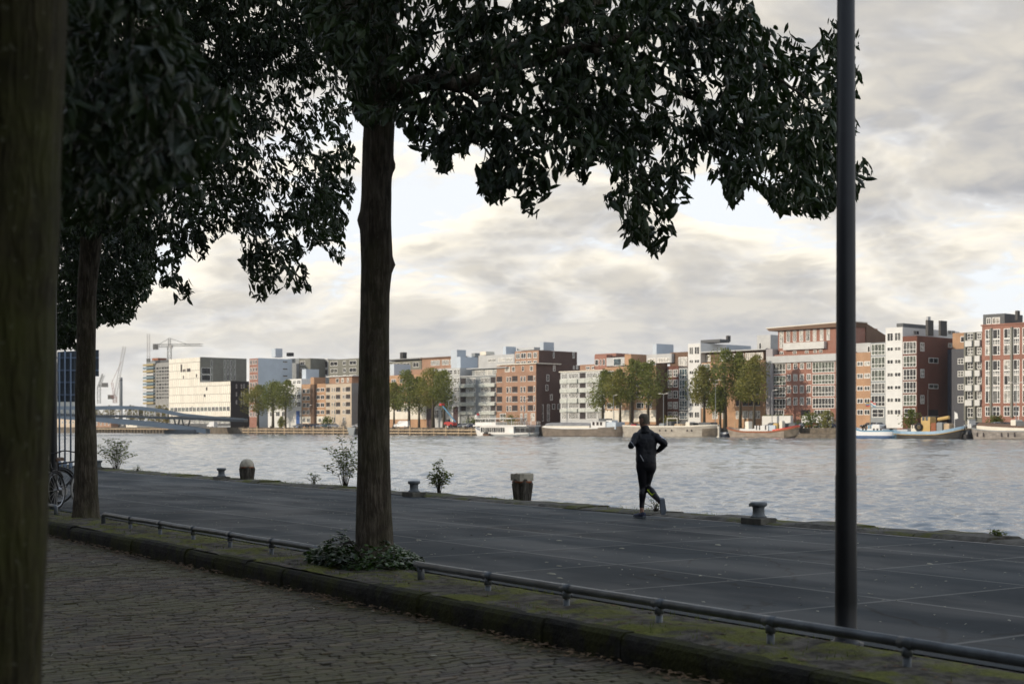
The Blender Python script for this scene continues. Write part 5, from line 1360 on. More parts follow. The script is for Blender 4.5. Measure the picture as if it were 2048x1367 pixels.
B.box('roof_storey', 1034, 1068, 695, 700, 'lightgrey', 10, 4, ref=1050)
# ---- left of the trunk
B = Bld('tall red brick block with narrow front and blank blue grey end wall', 499, 24)
_, _, l13, d13, _ = B.block('wall', 499, 516, 716, 'redbrick', 0, 584, ref=516)
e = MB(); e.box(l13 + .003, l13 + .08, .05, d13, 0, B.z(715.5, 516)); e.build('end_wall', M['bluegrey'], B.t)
B.wins([(500.5, 504), (506, 509.5), (511, 514.5)], [(719 + 15 * k, 728 + 15 * k) for k in range(8)], 'plain', 'mid', ref=516)
B.ends(l13 + .08, [(566, 575)], [(722, 724.5), (736.5, 738.8), (750.5, 752.8)], 'open', 'rec')
B.box('lift_house', 543, 551, 699, 716, 'bluegrey', 14, 5, ref=516, xe=565); B.box('vent', 573, 580, 709, 716, 'black', 20, 2, ref=516)
B = Bld('dark grey block with white windows stepping back behind the blank end wall', 560, 46)
B.block('wall', 575, 598, 716, 'midgrey', 0, None, 12, ref=598); B.block('front_wing', 598.3, 621, 716, 'olive', -.8, None, 12, ref=621); B.wins([(601, 610)], [(721, 729), (735, 742)], 'pair', 'mid', -.81, ref=621); 
B = Bld('olive grey slab with balconies in the second row left of the trunk', 621, 52)
B.block('wall', 657, 722, 717, 'olive', 0, None, 12, ref=700); B.block('balcony_wing', 621, 656.6, 719, 'lightgrey', .8, None, 12, ref=650); B.roof(621, 656, 719, .8, .5, 12, 'white', .3, ref=650)
B.wins([(661, 675), (686, 692), (699, 713)], [(721, 729.5), (735.5, 744), (749, 756)], 'pair', 'mid', ref=700); B.wins([(624, 636), (640, 655)], [(723, 735), (739, 749)], 'open', 'rec', .79, ref=650)
B = Bld('white block with rounded bays and a tall blue door left of the orange pier', 536, 24)
B.block('wall', 536, 603, 768, 'white', 0, None, 12, ref=590); B.box('top_floor', 574, 603, 757, 767.6, 'white', 1.5, 8, ref=600); B.box('lift_house', 604, 612, 738, 768, 'bluegrey', 6, 6, ref=604, xe=638)
B.wins([(576, 583), (586, 592), (594, 602)], [(773.5, 782), (788, 797.5), (803, 813)], 'cross', 'mix', ref=590); B.wins([(586, 592), (594, 602)], [(760, 767)], 'cross', 'mix', 1.49, ref=600); B.wins([(540, 548), (552, 560), (564, 572)], [(774, 782), (788, 797), (803, 812), (822, 832)], 'pair', 'mid', ref=590)
b = MB(); b.box(B.lx(592), B.lx(602), -.2, -.01, 0, B.z(819, 602)); b.build('door_surround', M['white'], B.t)
b = MB(); b.box(B.lx(593.5), B.lx(600.5), -.3, -.21, 0, B.z(821, 602)); b.build('door', M['door_blue'], B.t)
B = Bld('orange block with a tall brown pier between white windows', 603.4, 24)
B.block('wall', 603.4, 651, 767.5, 'orangebrick', 0, None, 12, ref=625); B.band('plinth', 604, 651, 832, 846, 'cream', .1, ref=625)
_, _, lp_, dp_, _ = B.block('pier', 621, 628, 754, 'orangebrick', -1.2, 651, ref=628, ybot=768)
b = MB(); b.box(B.lx(621, -1.2), lp_, -1.2, -.006, 0, B.z(768, 628, -1.2)); b.build('pier', M['brown'], B.t)
B.wins([(605.5, 611.5), (613, 619.5)], [(777, 785.5), (791.5, 800), (805.5, 814), (820, 828)], 'pair', 'mid', ref=625); B.wins([(633, 640), (641.5, 649)], [(776, 783.5), (790.5, 798.5), (805.5, 814), (820, 828)], 'pair', 'dark', ref=625); B.wins([(605, 611), (614, 620), (637, 643), (645, 650)], [(836, 844)], 'pair', 'mid', -.11, ref=625)
B = Bld('beige block with square dark loggias and a grey end left of the trunk', 651.4, 24)
_, _, lb_, db_, _ = B.block('wall', 651.4, 703, 766, 'beige', 0, 717, ref=703)
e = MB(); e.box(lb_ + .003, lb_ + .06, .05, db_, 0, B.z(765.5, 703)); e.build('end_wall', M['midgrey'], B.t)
B.box('top_floor', 659, 704, 752, 765.6, 'tanbrick', 2.5, 8, ref=700); B.roof(656, 706, 752, 2, .6, 9, 'white', .3, ref=700); B.wins([(672, 678), (683, 688), (694, 698)], [(755, 764)], 'plain', 'light', 2.49, ref=700)
for cb in ((652.5, 660), (672, 680.5), (692, 700.5)): B.wins([cb], [(773.5, 783), (788.5, 797.5), (803.5, 812.5), (818.5, 828)], 'open', 'rec', ref=690)
B.wins([(663.5, 666), (668, 670.5), (685.5, 688), (689, 691)], [(774, 783), (789, 797), (804, 812), (819, 827), (833, 844)], 'plain', 'mid', ref=690)
# ---- white stepped office block by the bridge
def panelmat():
    m, nt = newmat('cream_glass_panels')
    v = nt.n('ShaderNodeTexCoord').outputs['Object']
    sp = nt.n('ShaderNodeSeparateXYZ', {0: v}); cv = nt.n('ShaderNodeCombineXYZ', {0: nt.math('ADD', sp.outputs[0], sp.outputs[1]), 1: sp.outputs[2]}).outputs[0]
    b = nt.n('ShaderNodeTexBrick', {'Vector': cv, 'Color1': (.78, .74, .64, 1), 'Color2': (.66, .62, .53, 1), 'Mortar': (.22, .21, .18, 1), 'Scale': 1.0, 'Mortar Size': .10, 'Brick Width': 1.7, 'Row Height': 3.6, 'Bias': -.3}, offset=.4)
    finish(nt, b.outputs[0], .35, None, 0, .5); return m
M['panel'] = panelmat()
B = Bld('stepped cream panelled office block with dark end walls beside the bridge', 338, 24, 'office_block')
_, _, lh, dh, _ = B.block('wall', 338, 400, 714, 'panel', 0, 493, ref=400, ybot=832)
_, _, ll, dl, _ = B.block('low_wing', 400.3, 461, 762, 'panel', 0, 498, ref=461, ybot=832)
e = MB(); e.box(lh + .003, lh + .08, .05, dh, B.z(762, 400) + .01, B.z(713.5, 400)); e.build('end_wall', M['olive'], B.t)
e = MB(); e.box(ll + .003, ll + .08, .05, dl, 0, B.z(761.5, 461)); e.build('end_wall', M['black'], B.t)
B.box('ground_floor', 339, 400, 832, 852, 'darkgrey', .8, 12, ref=400); B.box('ground_floor', 400.3, 460.8, 832, 852, 'darkgrey', .8, 12, ref=461)
B.wins([(341 + 10 * k, 349 + 10 * k) for k in range(12)], [(834, 846)], 'slats', 'green', .79, ref=430)
B.wins([(341 + 7.5 * k, 347.5 + 7.5 * k) for k in range(16)], [(813, 822)], 'pair', 'green', ref=430)
for ca, cb, ra, rb in ((361.5, 364.5, 726, 742), (366, 368, 736, 742), (369, 371, 736, 742), (374, 381, 735, 742), (366, 368, 749, 756), (392, 394.5, 747, 754), (412, 415, 772, 779), (408, 411, 786, 792), (383, 385, 812, 818)): B.wins([(ca, cb)], [(ra, rb)], 'open', 'rec', ref=(400 if ca < 400 else 461))
B.ends(lh + .08, [(403, 421)], [(735, 748), (749, 761)], 'plain', 'dark'); B.ends(lh + .08, [(422, 425), (448, 451), (454, 458), (461, 464), (468, 471)], [(720, 733), (735, 748), (749, 760)], 'plain', 'green')
B.ends(ll + .08, [(472, 474), (482, 484), (487, 489)], [(768, 776), (784, 792), (800, 808)], 'plain', 'mid')
# ---- low houses and works beyond the bridge at the left
def shed(label, px0, px1, b_, ytop, m, name='low_building'):
    a0, a1 = FA(px0, b_), FA(px1, b_); h = FZ(ytop, a1, b_) - ZQ
    t = thing(name, label, 'building', F(a0, b_, ZQ), FROT)
    w_ = MB(); w_.box(0, a1 - a0, 0, 9, 0, h); w_.build('wall', M[m], t)
    r_ = MB(); r_.prism([(-.4, h + .004), (a1 - a0 + .4, h + .004), (a1 - a0 - .6, h + .7), (.6, h + .7)], -.4, 9.4); r_.build('roof', M['roofgrey'], t)
    n = max(2, int((a1 - a0) / 4))
    for k in range(n): inst('window', win_mesh(1.6, min(1.6, h * .5), 'pair', 'glass_mid'), t, ((a1 - a0) * (k + .3) / n, -.004, h * .3))
shed('low pink walled house under the left part of the bridge', 190, 222, 30, 841, 'tanbrick')
shed('low cream house under the middle of the bridge', 252, 274, 32, 844, 'cream')
shed('low dark boathouse between the two small houses under the bridge', 224, 250, 34, 843, 'darkgrey')
shed('pale house glimpsed behind the signboard posts', 88, 150, 34, 832, 'beige')
# tower under construction
B = Bld('concrete tower block under construction with yellow and blue balconies', 291, 130, 'tower_block')
B.block('wall', 311, 339, 724, 'concrete', 0, None, 26, ref=338); B.block('balcony_wing', 293, 310.7, 722, 'midgrey', .5, None, 24, ref=311)
B.wins([(313, 317), (318.5, 322.5), (324, 328), (329.5, 333), (334, 338)], [(733 + 6.6 * k, 737.6 + 6.6 * k) for k in range(10)], 'open', 'mid', ref=338)
for k in range(13): B.band('balcony', 290.5, 311, 727 + 6.4 * k, 730.6 + 6.4 * k, ('ochre', 'slate', 'ochre', 'greyband', 'slate')[k % 5], 1.6, .5, ref=311)
B.box('roof_storey', 302, 339, 719, 724, 'darkgrey', 2, 16, ref=338); B.box('rooftop_plant', 304, 316, 715, 719.5, 'rust', 6, 6, ref=320)
B = Bld('pale green glazed tower glimpsed between the near trunk and the slim lamp post', 80, 90, 'tower_block')
B.block('wall', 80, 101, 723, 'greenband', 0, None, 20, ref=100); B.wins([(82, 87), (88.5, 93), (94, 99)], [(728 + 9 * k, 734 + 9 * k) for k in range(10)], 'open', 'green', ref=100)
# chimney and cranes
def pxw(px, py, b_): return F(FA(px, b_), b_, FZ(py, FA(px, b_), b_))
t = thing('chimney_stack', 'plain grey chimney stack beside the raised white crane', 'chimney', F(FA(242, 200), 200, 0)); k = F(FA(242, 200), 200).y / FOC
b = MB(); b.lathe([(3.4 * k, 0), (3.2 * k, (HOR - 760) * k), (3.1 * k, (HOR - 750.5) * k), (2.9 * k, (HOR - 750) * k)], 20); b.build('shaft', M['midgrey'], t, smooth=True)
b = MB(); b.lathe([(3.35 * k, (HOR - 757) * k), (3.35 * k, (HOR - 754) * k)], 20); b.build('band', M['darkgrey'], t)
def lattice(p, q, w_, m, name, parent, org, n=None, side=None):
    p, q = Vector(p) - org, Vector(q) - org; d = (q - p); L = d.length; d.normalize()
    u = (side or d.cross(Vector((0, 1, 0)) if abs(d.y) < .9 else Vector((1, 0, 0)))).normalized(); v = d.cross(u)
    b = MB(); n = n or max(3, int(L / (w_ * 1.6))); r_ = w_ * .06
    cs = [(u * s1 + v * s2) * w_ * .5 for s1, s2 in ((1, 1), (1, -1), (-1, -1), (-1, 1))]
    for c in cs: b.tube([p + c, q + c], r_, 4)
    for i in range(n):
        a0, a1 = p + d * (L * i / n), p + d * (L * (i + 1) / n)
        for j in range(4): b.tube([a0 + cs[j], a1 + cs[(j + 1) % 4]], r_ * .6, 3); b.tube([a0 + cs[j], a0 + cs[(j + 1) % 4]], r_ * .6, 3)
    return b.build(name, M[m], parent)
def slab(name, pts, w_, m, parent, org):
    b = MB(); pts = [Vector(p) - org for p in pts]; b.tube(pts, w_, 4); return b.build(name, M[m], parent)
bc = 128
def tower_crane(label, b_, mx, ybase, ytop, jib, cjib, apex, m, w_=1.9):
    o = pxw(mx, ybase, b_); t = thing('tower_crane', label, 'crane', o)
    lattice(pxw(mx, ybase, b_), pxw(mx, ytop, b_), w_, m, 'mast', t, o)
    lattice(pxw(mx, jib[1], b_), pxw(jib[0], jib[2], b_), w_ * .62, m, 'jib', t, o)
    lattice(pxw(mx, cjib[1], b_), pxw(cjib[0], cjib[2], b_), w_ * .75, m, 'counter_jib', t, o)
    c = pxw(cjib[0], cjib[2], b_) - o
    b = MB(); b.box(c.x - .4, c.x + 2.6, c.y - 1, c.y + 1, c.z - 2.6, c.z + .8); b.build('counterweight', M['crane_grey'], t)
    lattice(pxw(mx, ytop, b_), pxw(mx, apex, b_), w_ * .6, m, 'apex', t, o, 3)
    A = pxw(mx, apex, b_); slab('tie', [A, pxw(mx + (jib[0] - mx) * .62, jib[1] + (jib[2] - jib[1]) * .62, b_)], .14, m, t, o); slab('tie', [A, pxw(cjib[0] + (mx - cjib[0]) * .2, cjib[2], b_)], .14, m, t, o)
    c = pxw(mx, jib[1] + 3, b_) - o; b = MB(); b.bevbox(c.x + .6, c.x + 2.4, c.y - 2.6, c.y - .8, c.z - 1, c.z + 1, .2); b.build('cab', M['crane_white'], t)
    return t, o
tower_crane('hammerhead tower crane with level jib behind the cream office block', 150, 339, 800, 692, (405, 690, 689.5), (308, 691, 690.5), 676, 'crane_grey', 2.2)
o = pxw(297, 722, 126); t = thing('hoist_mast', 'thin hoist mast rising from the tower under construction', 'crane', o); lattice(o, pxw(297, 667, 126), 1.5, 'crane_white', 'mast', t, o); b = MB(); b.box(-1, 1, -1, 1, -.5, 1.6); b.build('base', M['crane_grey'], t)
def luffer(label, b_, mx, ybase, ytop, tip, cw, m1, m2, w_):
    o = pxw(mx, ybase, b_); t = thing('tower_crane', label, 'crane', o)
    lattice(o, pxw(mx, ytop, b_), w_, m1, 'mast', t, o); lattice(pxw(mx + .8, ytop, b_), pxw(tip[0], tip[1], b_), w_ * .8, m2, 'jib', t, o)
    lattice(pxw(mx, ytop, b_), pxw(cw[0], cw[1], b_), w_ * .7, m1, 'counter_jib', t, o); lattice(pxw(mx - 1, ytop, b_), pxw(cw[2], cw[3], b_), w_ * .5, m1, 'apex', t, o, 4)
    c = pxw(cw[0], cw[1], b_) - o; b = MB(); b.box(c.x - 2, c.x + 2, c.y - 1, c.y + 1, c.z - 2, c.z + 1); b.build('counterweight', M['crane_grey'], t)
    slab('tie', [pxw(cw[2], cw[3], b_), pxw(mx + (tip[0] - mx) * .7, ytop + (tip[1] - ytop) * .7, b_)], .14, m1, t, o)
luffer('white crane with steeply raised jib beside the grey chimney stack', 180, 230, 805, 792, (249, 692), (222, 792, 224, 764), 'crane_red', 'crane_white', 2.3)
luffer('small dark crane with a raised jib left of the white crane', 170, 198, 806, 772, (207, 749), (210, 768, 205, 748), 'crane_grey', 'crane_grey', 2.0)
# far trees and bushes
def far_tree(label, px, ybase, ytop, w_, b_, seed, m='leaf_far', n=1500, ylow=None, qs=.55, group='trees along the far bank', name='bank_tree'):
    if ylow and ybase - ylow > 20: ylow += 7
    a = FA(px, b_); o = F(a, b_, ZQ); k = o.y / FOC; zb = 0.0
    t = thing(name, label, 'tree', o, 0, group)
    H = (ybase - ytop) * k; W = w_ * k * (1.28 if name == 'bank_tree' and b_ < 20 else 1.0); low = (ybase - (ylow or (ybase - (ybase - ytop) * .35))) * k
    rr = random.Random(seed); tb = MB()
    tb.tube([(0, 0, -.3), (.05, 0, low), (rr.uniform(-.3, .3), 0, H * .75)], [.32 * W / 6 + .08, .2 * W / 6 + .05, .05], 7)
    for i in range(7):
        a_ = rr.uniform(0, 6.28); z = rr.uniform(low * .8, H * .6); tb.tube([(0, 0, z), (math.cos(a_) * W * .3, math.sin(a_) * W * .3, z + H * .2)], [.10, .03], 4)
    tb.build('trunk', M['bark'], t, smooth=True)
    cb = MB(); blobs = []
    for i in range(17):
        z = low + (H - low) * (.08 + .92 * (i + .5) / 17); f = (z - low) / (H - low)
        env = W * .62 * (math.sin(math.pi * min(1, (f * .86 + .13))) ** .6)
        a_ = rr.uniform(0, 6.28); q = rr.uniform(.1, .75)
        blobs.append((math.cos(a_) * env * q, math.sin(a_) * env * q, z, env * rr.uniform(.32, .72) + .5))
    for i in range(n):
        x, y, z, r_ = blobs[rr.randrange(len(blobs))]
        d = Vector((rr.gauss(0, 1), rr.gauss(0, 1), rr.gauss(0, 1))).normalized() * r_ * rr.random() ** .4
        c = Vector((x, y, z)) + d
        if c.z < low * .7: continue
        u = Vector((rr.gauss(0, 1), rr.gauss(0, 1), rr.gauss(0, 1))).normalized(); v = u.orthogonal().normalized(); s_ = qs * rr.uniform(.5, 1.2)
        cb.add([c - u * s_ * .5, c - v * s_ * .3, c + u * s_ * .5, c + v * s_ * .3], ((0, 1, 2, 3),))
    cb.build('crown', M[m], t, fix=False)
for i, (lb_, px, yb, yt, w_, yl) in enumerate([
    ('leftmost of the three round trees before the white block left of the trunk', 516, 852, 771, 38, 812), ('slim middle tree of the three before the white block', 546, 852, 764, 42, 808), ('rightmost of the three trees, before the blue door', 571, 853, 761, 34, 806),
    ('leftmost tree right of the trunk beside the white van', 788, 850, 763, 28, 806), ('tall tree behind the white van', 818, 850, 740, 46, 806), ('narrow tree between the van and the dark door', 838, 850, 752, 36, 808), ('largest tree of the dense group before the pale corner block', 866, 851, 737, 56, 798), ('tree above the red telehandler, rightmost of the dense group', 888, 851, 741, 44, 800),
    ('leftmost tree of the four before the white balcony block', 1205, 848, 736, 44, 800), ('second tree of the four, before the orange windows', 1240, 848, 735, 40, 795), ('tallest tree of the four, beside the brown pier', 1262, 848, 714, 50, 786), ('rightmost tree of the four, behind the head of the runner', 1296, 846, 719, 50, 785),
    ('small tree before the white corner tower', 1408, 846, 726, 44, 785), ('tallest tree beside the white corner tower', 1450, 848, 697, 62, 782), ('tree leaning between the two tallest before the orange bands', 1480, 848, 700, 48, 786), ('darker tree rightmost before the purple grey wall', 1508, 848, 708, 42, 782),
    ('thin low branch tree under the tall one by the white corner tower', 1440, 850, 775, 34, 808)]):
    far_tree(lb_, px, yb, yt, w_, 12 + (i % 3) * 1.2, 100 + i, n=3600, ylow=yl, qs=.66, m=('leaf_far', 'leaf_green', 'leaf_green')[i % 3])
for i, (lb_, px, yt, w_, b_) in enumerate([('pale yellow bush left of the tower cranes', 165, 797, 30, 150), ('yellowing tree under the small dark crane', 190, 799, 28, 165), ('yellowing tree under the white crane', 222, 801, 34, 160), ('taller yellowing tree right of the chimney stack', 262, 797, 26, 155), ('round yellowing tree under the construction tower', 281, 802, 26, 150), ('broad yellowing tree left of the cream office block', 318, 800, 46, 90), ('yellowing bush against the cream office block', 334, 803, 22, 70), ('pale bush behind the signboard posts', 128, 800, 40, 140), ('pale tree beside the green glazed tower', 98, 803, 26, 120)]):
    far_tree(lb_, px, 838, yt, w_, b_, 300 + i, 'leaf_yellow', 700, 826, 1.2, 'yellowing trees beyond the bridge')
for i, (lb_, px, yb, yt, w_, b_) in enumerate([('rust green bush on the bank right of the red gunwale barge', 1622, 862, 836, 40, 1.5), ('bushy green shrub on the bank left of the lamp post', 1655, 862, 830, 30, 2), ('dark shrub before the dark red end wall', 1822, 846, 812, 34, 14), ('low hedge shrub under the tan loggias', 1020, 848, 828, 40, 20), ('round garden shrub under the brick frame block', 1990, 842, 822, 30, 16), ('shrub with brown leaves on the jetty left of the parked cars', 563, 862, 842, 12, 1.5), ('low green garden shrub under the beige block', 655, 850, 832, 26, 18), ('dark garden shrub before the orange block behind the runner', 1340, 846, 828, 40, 16), ('pale garden shrub beside the glazed green balconies', 945, 848, 834, 40, 20)]):
    far_tree(lb_, px, yb, yt, w_, b_, 400 + i, 'leaf_far' if i % 2 else 'leaf_shrub', 700, yb - 1, .6, 'shrubs on the far bank', 'bank_shrub')
# ------------------------------------------------------------------ boats along the far quay
def hullmat(name, low, top, zsplit, var=.3):
    m, nt = newmat(name)
    v = nt.n('ShaderNodeTexCoord').outputs['Object']
    sp = nt.n('ShaderNodeSeparateXYZ', {0: v})
    n1 = nt.noise(nt.n('ShaderNodeMapping', {'Vector': v, 'Scale': (.5, .5, 1.4)}).outputs[0], .9, 5, .65)
    n2 = nt.noise(nt.n('ShaderNodeMapping', {'Vector': v, 'Scale': (2.5, 2.5, .3)}).outputs[0], 1.2, 3, .6)
    c = nt.mix(nt.step(n1, .3, .7), tuple(x * (1 - var) for x in low), tuple(min(1, x * (1 + var)) for x in low))
    c = nt.mix(1.0, c, nt.mix(n2, (.75, .72, .7), (1.15, 1.15, 1.15)), 'MULTIPLY')
    c = nt.mix(nt.math('GREATER_THAN', sp.outputs[2], zsplit), c, top)
    finish(nt, c, .55, None, 0, .4); return m
def hull(b, L, Bm, fb, rise_bow, rise_st, bow=2.2, stern=2.2, rake=.05, z0=-.5, n=26, gun=None, left_bow=True):
    """x from 0 (left) to L, symmetric about y = 0; returns deck height function"""
    def hb(t):
        e = bow if (t < .5) == left_bow else stern
        return Bm / 2 * max(.02, 1 - abs(2 * t - 1) ** e) ** .62
    def zd(t):
        lt, rt = max(0, 1 - t / .38), max(0, (t - .62) / .38)
        return fb + (rise_bow if left_bow else rise_st) * lt ** 1.8 + (rise_st if left_bow else rise_bow) * rt ** 1.8
    rings = []
    for i in range(n + 1):
        t = i / n; t = .5 - .5 * math.cos(math.pi * t); h = hb(t); z = zd(t)
        def X(zz):
            f = max(0, min(1, (zz - z0) / (z - z0))); return L * (.5 + (t - .5) * (1 - rake * 2 * (1 - f) ** 1.3 * abs(2 * t - 1)))
        rings.append([(X(zz), y * h, zz) for y, zz in ((-.02, z0), (-.80, z0 + .02), (-.95, .25), (-1.0, z * .6), (-1.03, z - .02), (-1.0, z), (-.93, z - .03), (-.9, z - .35), (0, z - .3), (.9, z - .35), (.93, z - .03), (1.0, z), (1.03, z - .02), (1.0, z * .6), (.95, .25), (.80, z0 + .02), (.02, z0))])
    b.loft(rings)
    return hb, zd
def wale(L, hb, zd, z_off0, z_off1, out, m, name, parent, n=26, t0=0.0, t1=1.0):
    b = MB()
    for sgn in (-1, 1):
        rings = []
        for i in range(n + 1):
            t = t0 + (t1 - t0) * (.5 - .5 * math.cos(math.pi * i / n)); h = hb(t) * 1.03; z = zd(t)
            rings.append([(L * t, sgn * (h - .05), z + z_off0), (L * t, sgn * (h + out), z + z_off0), (L * t, sgn * (h + out), z + z_off1), (L * t, sgn * (h - .05), z + z_off1)])
        b.loft(rings)
    return b.build(name, M[m], parent)
def boat(name, label, px0, px1, bc, Bm, cat='boat'):
    a0, a1 = FA(px0, bc), FA(px1, bc)
    t = thing(name, label, cat, F(a0, bc, WATER), FROT); L = a1 - a0
    X = lambda px: FA(px, bc) - a0
    Z = lambda py, px: FZ(py, FA(px, bc - Bm / 2), bc - Bm / 2) - WATER
    return t, L, X, Z
def bbox(name, m, t, x0, x1, y0, y1, z0, z1, bev=.06):
    b = MB(); b.bevbox(x0, x1, y0, y1, z0, z1, bev); return b.build(name, M[m], t)
def pane(t, x, w_, y, z, h_, m='glass_dark', name='window'):
    b = MB(); b.box(x, x + w_, y - .03, y - .002, z, z + h_); return b.build(name, M[m], t)
def mast(name, t, x, y, z0, z1, r_=.07, m='timber'):
    b = MB(); b.tube([(x, y, z0), (x, y, z1)], [r_, r_ * .7], 7); return b.build(name, M[m], t)

# 1 white tour boat
M['hull_white'] = hullmat('white_boat_hull', (.70, .70, .68), (.74, .74, .72), 9, .06)
t, L, X, Z = boat('passenger_boat', 'white two deck passenger boat with glazed saloon moored before the tan block', 951, 1077, -3.4, 6.4)
b = MB(); hb, zd = hull(b, L, 6.2, Z(866, 1010) , Z(852.5, 960) - Z(866, 1010), .45, 2.6, 4.0, .05); b.build('hull', M['hull_white'], t)
wale(L, hb, zd, -.75, -.45, .05, 'midgrey', 'rubbing_strake', t, t0=.35)
z1 = Z(864, 1010); zs = Z(852, 1010); zt = Z(849.5, 1010); zr = Z(836, 1010)
bbox('saloon', 'hull_white', t, X(973), X(1040), -2.7, 2.7, z1 - 1, zs, .05)
for k in range(11): pane(t, X(974.5) + (X(1023) - X(974.5)) * k / 11, (X(1023) - X(974.5)) / 11 - .16, -2.7, z1 + .0, (zs - z1) * .8, 'glass_mid' if k % 3 else 'glass_dark')
for k in range(4): pane(t, X(1041) + k * 2.2, 2.0, -2.1, z1, (zs - z1) * .75, 'glass_dark')
bbox('aft_saloon', 'midgrey', t, X(1040) + .01, X(1068), -2.1, 2.1, z1 - 1, zs - .1)
bbox('upper_deck', 'hull_white', t, X(960), X(1067), -2.95, 2.95, zs, zt, .04)
bbox('upper_cabin', 'hull_white', t, X(962), X(1003), -2.4, 2.4, zt, zt + .9, .05)
for k in range(6): pane(t, X(964) + k * (X(1001) - X(964)) / 6, (X(1001) - X(964)) / 6 - .3, -2.2, zt + .92, zr - zt - 1.2, 'glass_mid')
bbox('canopy', 'hull_white', t, X(961), X(1035), -2.7, 2.7, zr - .15, zr + .08, .05)
for px in (962, 972, 982, 992, 1002, 1018, 1034): mast('canopy_post', t, X(px), -2.3, zt, zr, .07, 'white_frame'); 
b = MB()
for y in (-2.9, 2.9):
    for z in (.5, 1.0): b.tube([(X(1004), y, zt + z), (X(1066), y, zt + z)], .03, 4)
    for k in range(14): b.tube([(X(1004) + (X(1066) - X(1004)) * k / 13, y, zt), (X(1004) + (X(1066) - X(1004)) * k / 13, y, zt + 1.0)], .03, 4)
b.build('railing', M['white_frame'], t)
mast('mast', t, X(1062), 0, zt, Z(830, 1060), .06, 'white_frame'); mast('flagstaff', t, X(966), -1.5, zr, Z(824, 966), .05, 'white_frame')
b = MB(); b.lathe([(.5, 0), (.75, .4), (.6, .9), (.2, 1.1)], 10, (X(963.5), -2.0, zr + .1)); b.build('rooftop_figure', M['white'], t)
b = MB(); b.lathe([(.45, 0), (.5, .3), (.3, .6)], 10, (X(966), -2.0, zr + 1.0)); b.build('red_ornament', M['car_red'], t)
t2, L2, X2, Z2 = boat('dinghy', 'small brown dinghy tied beside the white passenger boat', 966, 981, -7.6, 1.8); b = MB(); hull(b, L2, 1.7, .55, .3, .1, 2, 4, .08, -.2, 12); b.build('hull', M['brown'], t2); bbox('outboard_motor', 'black', t2, L2 * .25, L2 * .55, -.4, .4, .3, 1.2)

# 2 brown barge with white wheelhouse
M['hull_brown'] = hullmat('weathered_brown_hull', (.15, .125, .10), (.12, .10, .085), 9)
t, L, X, Z = boat('cargo_barge', 'long brown cargo barge with dark hatches and a white wheelhouse', 1087, 1249, -3.4, 6.6)
zg = Z(855.5, 1150); b = MB(); hb, zd = hull(b, L, 6.6, zg, .7, .5, 7, 4.5, .02); b.build('hull', M['hull_brown'], t)
wale(L, hb, zd, -.25, .06, .06, 'white', 'gunwale', t, t0=.07, t1=.78)
bm_ = MB(); rings = []
for i in range(9):
    tt = i / 8; x = X(1100) + (X(1190) - X(1100)) * tt; z = Z(846, 1145) - .5 * (tt - .3) ** 2
    rings.append([(x, y, zz) for y, zz in ((-2.5, zg - .4), (-2.5, zg + .55), (-1.6, z), (0, z + .25), (1.6, z), (2.5, zg + .55), (2.5, zg - .4))])
bm_.loft(rings); bm_.build('hatch_cover', M['roofgrey'], t)
bbox('coaming', 'cream', t, X(1099), X(1191), -2.56, 2.56, zg - .3, zg + .62, .03)
bbox('wheelhouse', 'white', t, X(1193), X(1222), -2.3, 1.8, zg - .3, Z(843, 1205), .1); bbox('aft_cabin', 'bluegrey', t, X(1222) + .01, X(1241), -2.0, 1.8, zg - .3, Z(843.5, 1225), .1)
for px in (1196, 1204, 1211): pane(t, X(px), X(px + 4.5) - X(px), -2.3, Z(850, 1205), 1.0, 'dark_opening')
bbox('cabin_roof', 'white', t, X(1192), X(1224), -2.5, 2.0, Z(842.9, 1205), Z(842, 1205)); bbox('roof_box', 'darkgrey', t, X(1205), X(1219), -1.6, 1.2, Z(841.9, 1205), Z(836.5, 1205)); bbox('rooftop_crate', 'white', t, X(1219.5), X(1231), -1.5, 1, Z(843.4, 1225), Z(839.5, 1225))
b = MB(); b.prism([(X(1243), -.6), (X(1248), -.6), (X(1247), 1.6), (X(1243), 1.2)], -.2, .2); b.build('rudder', M['white'], t)
for px in (1090, 1097): mast('bollard_post', t, X(px), -1, zg, zg + 1.2, .22, 'black')
# 3 long pale barge behind the runner
M['hull_pale'] = hullmat('pale_grey_barge_hull', (.34, .315, .27), (.3, .28, .24), 9, .2)
t, L, X, Z = boat('cargo_barge', 'long pale grey barge with a shaded stern and cluttered deck behind the runner', 1250, 1437, -3.4, 7.2)
zg = Z(852, 1330); b = MB(); hb, zd = hull(b, L, 7.2, zg, .3, .4, 9, 4, .02); b.build('hull', M['hull_pale'], t)
wale(L, hb, zd, -.2, .12, .08, 'cream', 'gunwale', t); wale(L, hb, zd, -zg + .1, -.9, .03, 'quaystone', 'stern_shade', t, t0=.9)  # dark band round the stern is shade put into colour
for px in (1337, 1349, 1361, 1391, 1399): b = MB(); b.lathe([(.18, -.06), (.3, -.04), (.3, .04), (.18, .06)], 10); o_ = b.build('porthole', M['dark_opening'], t); o_.location = (X(px), -hb(X(px) / L) * 1.0 - .0, zg * .62); o_.rotation_euler = (rad(90), 0, 0)
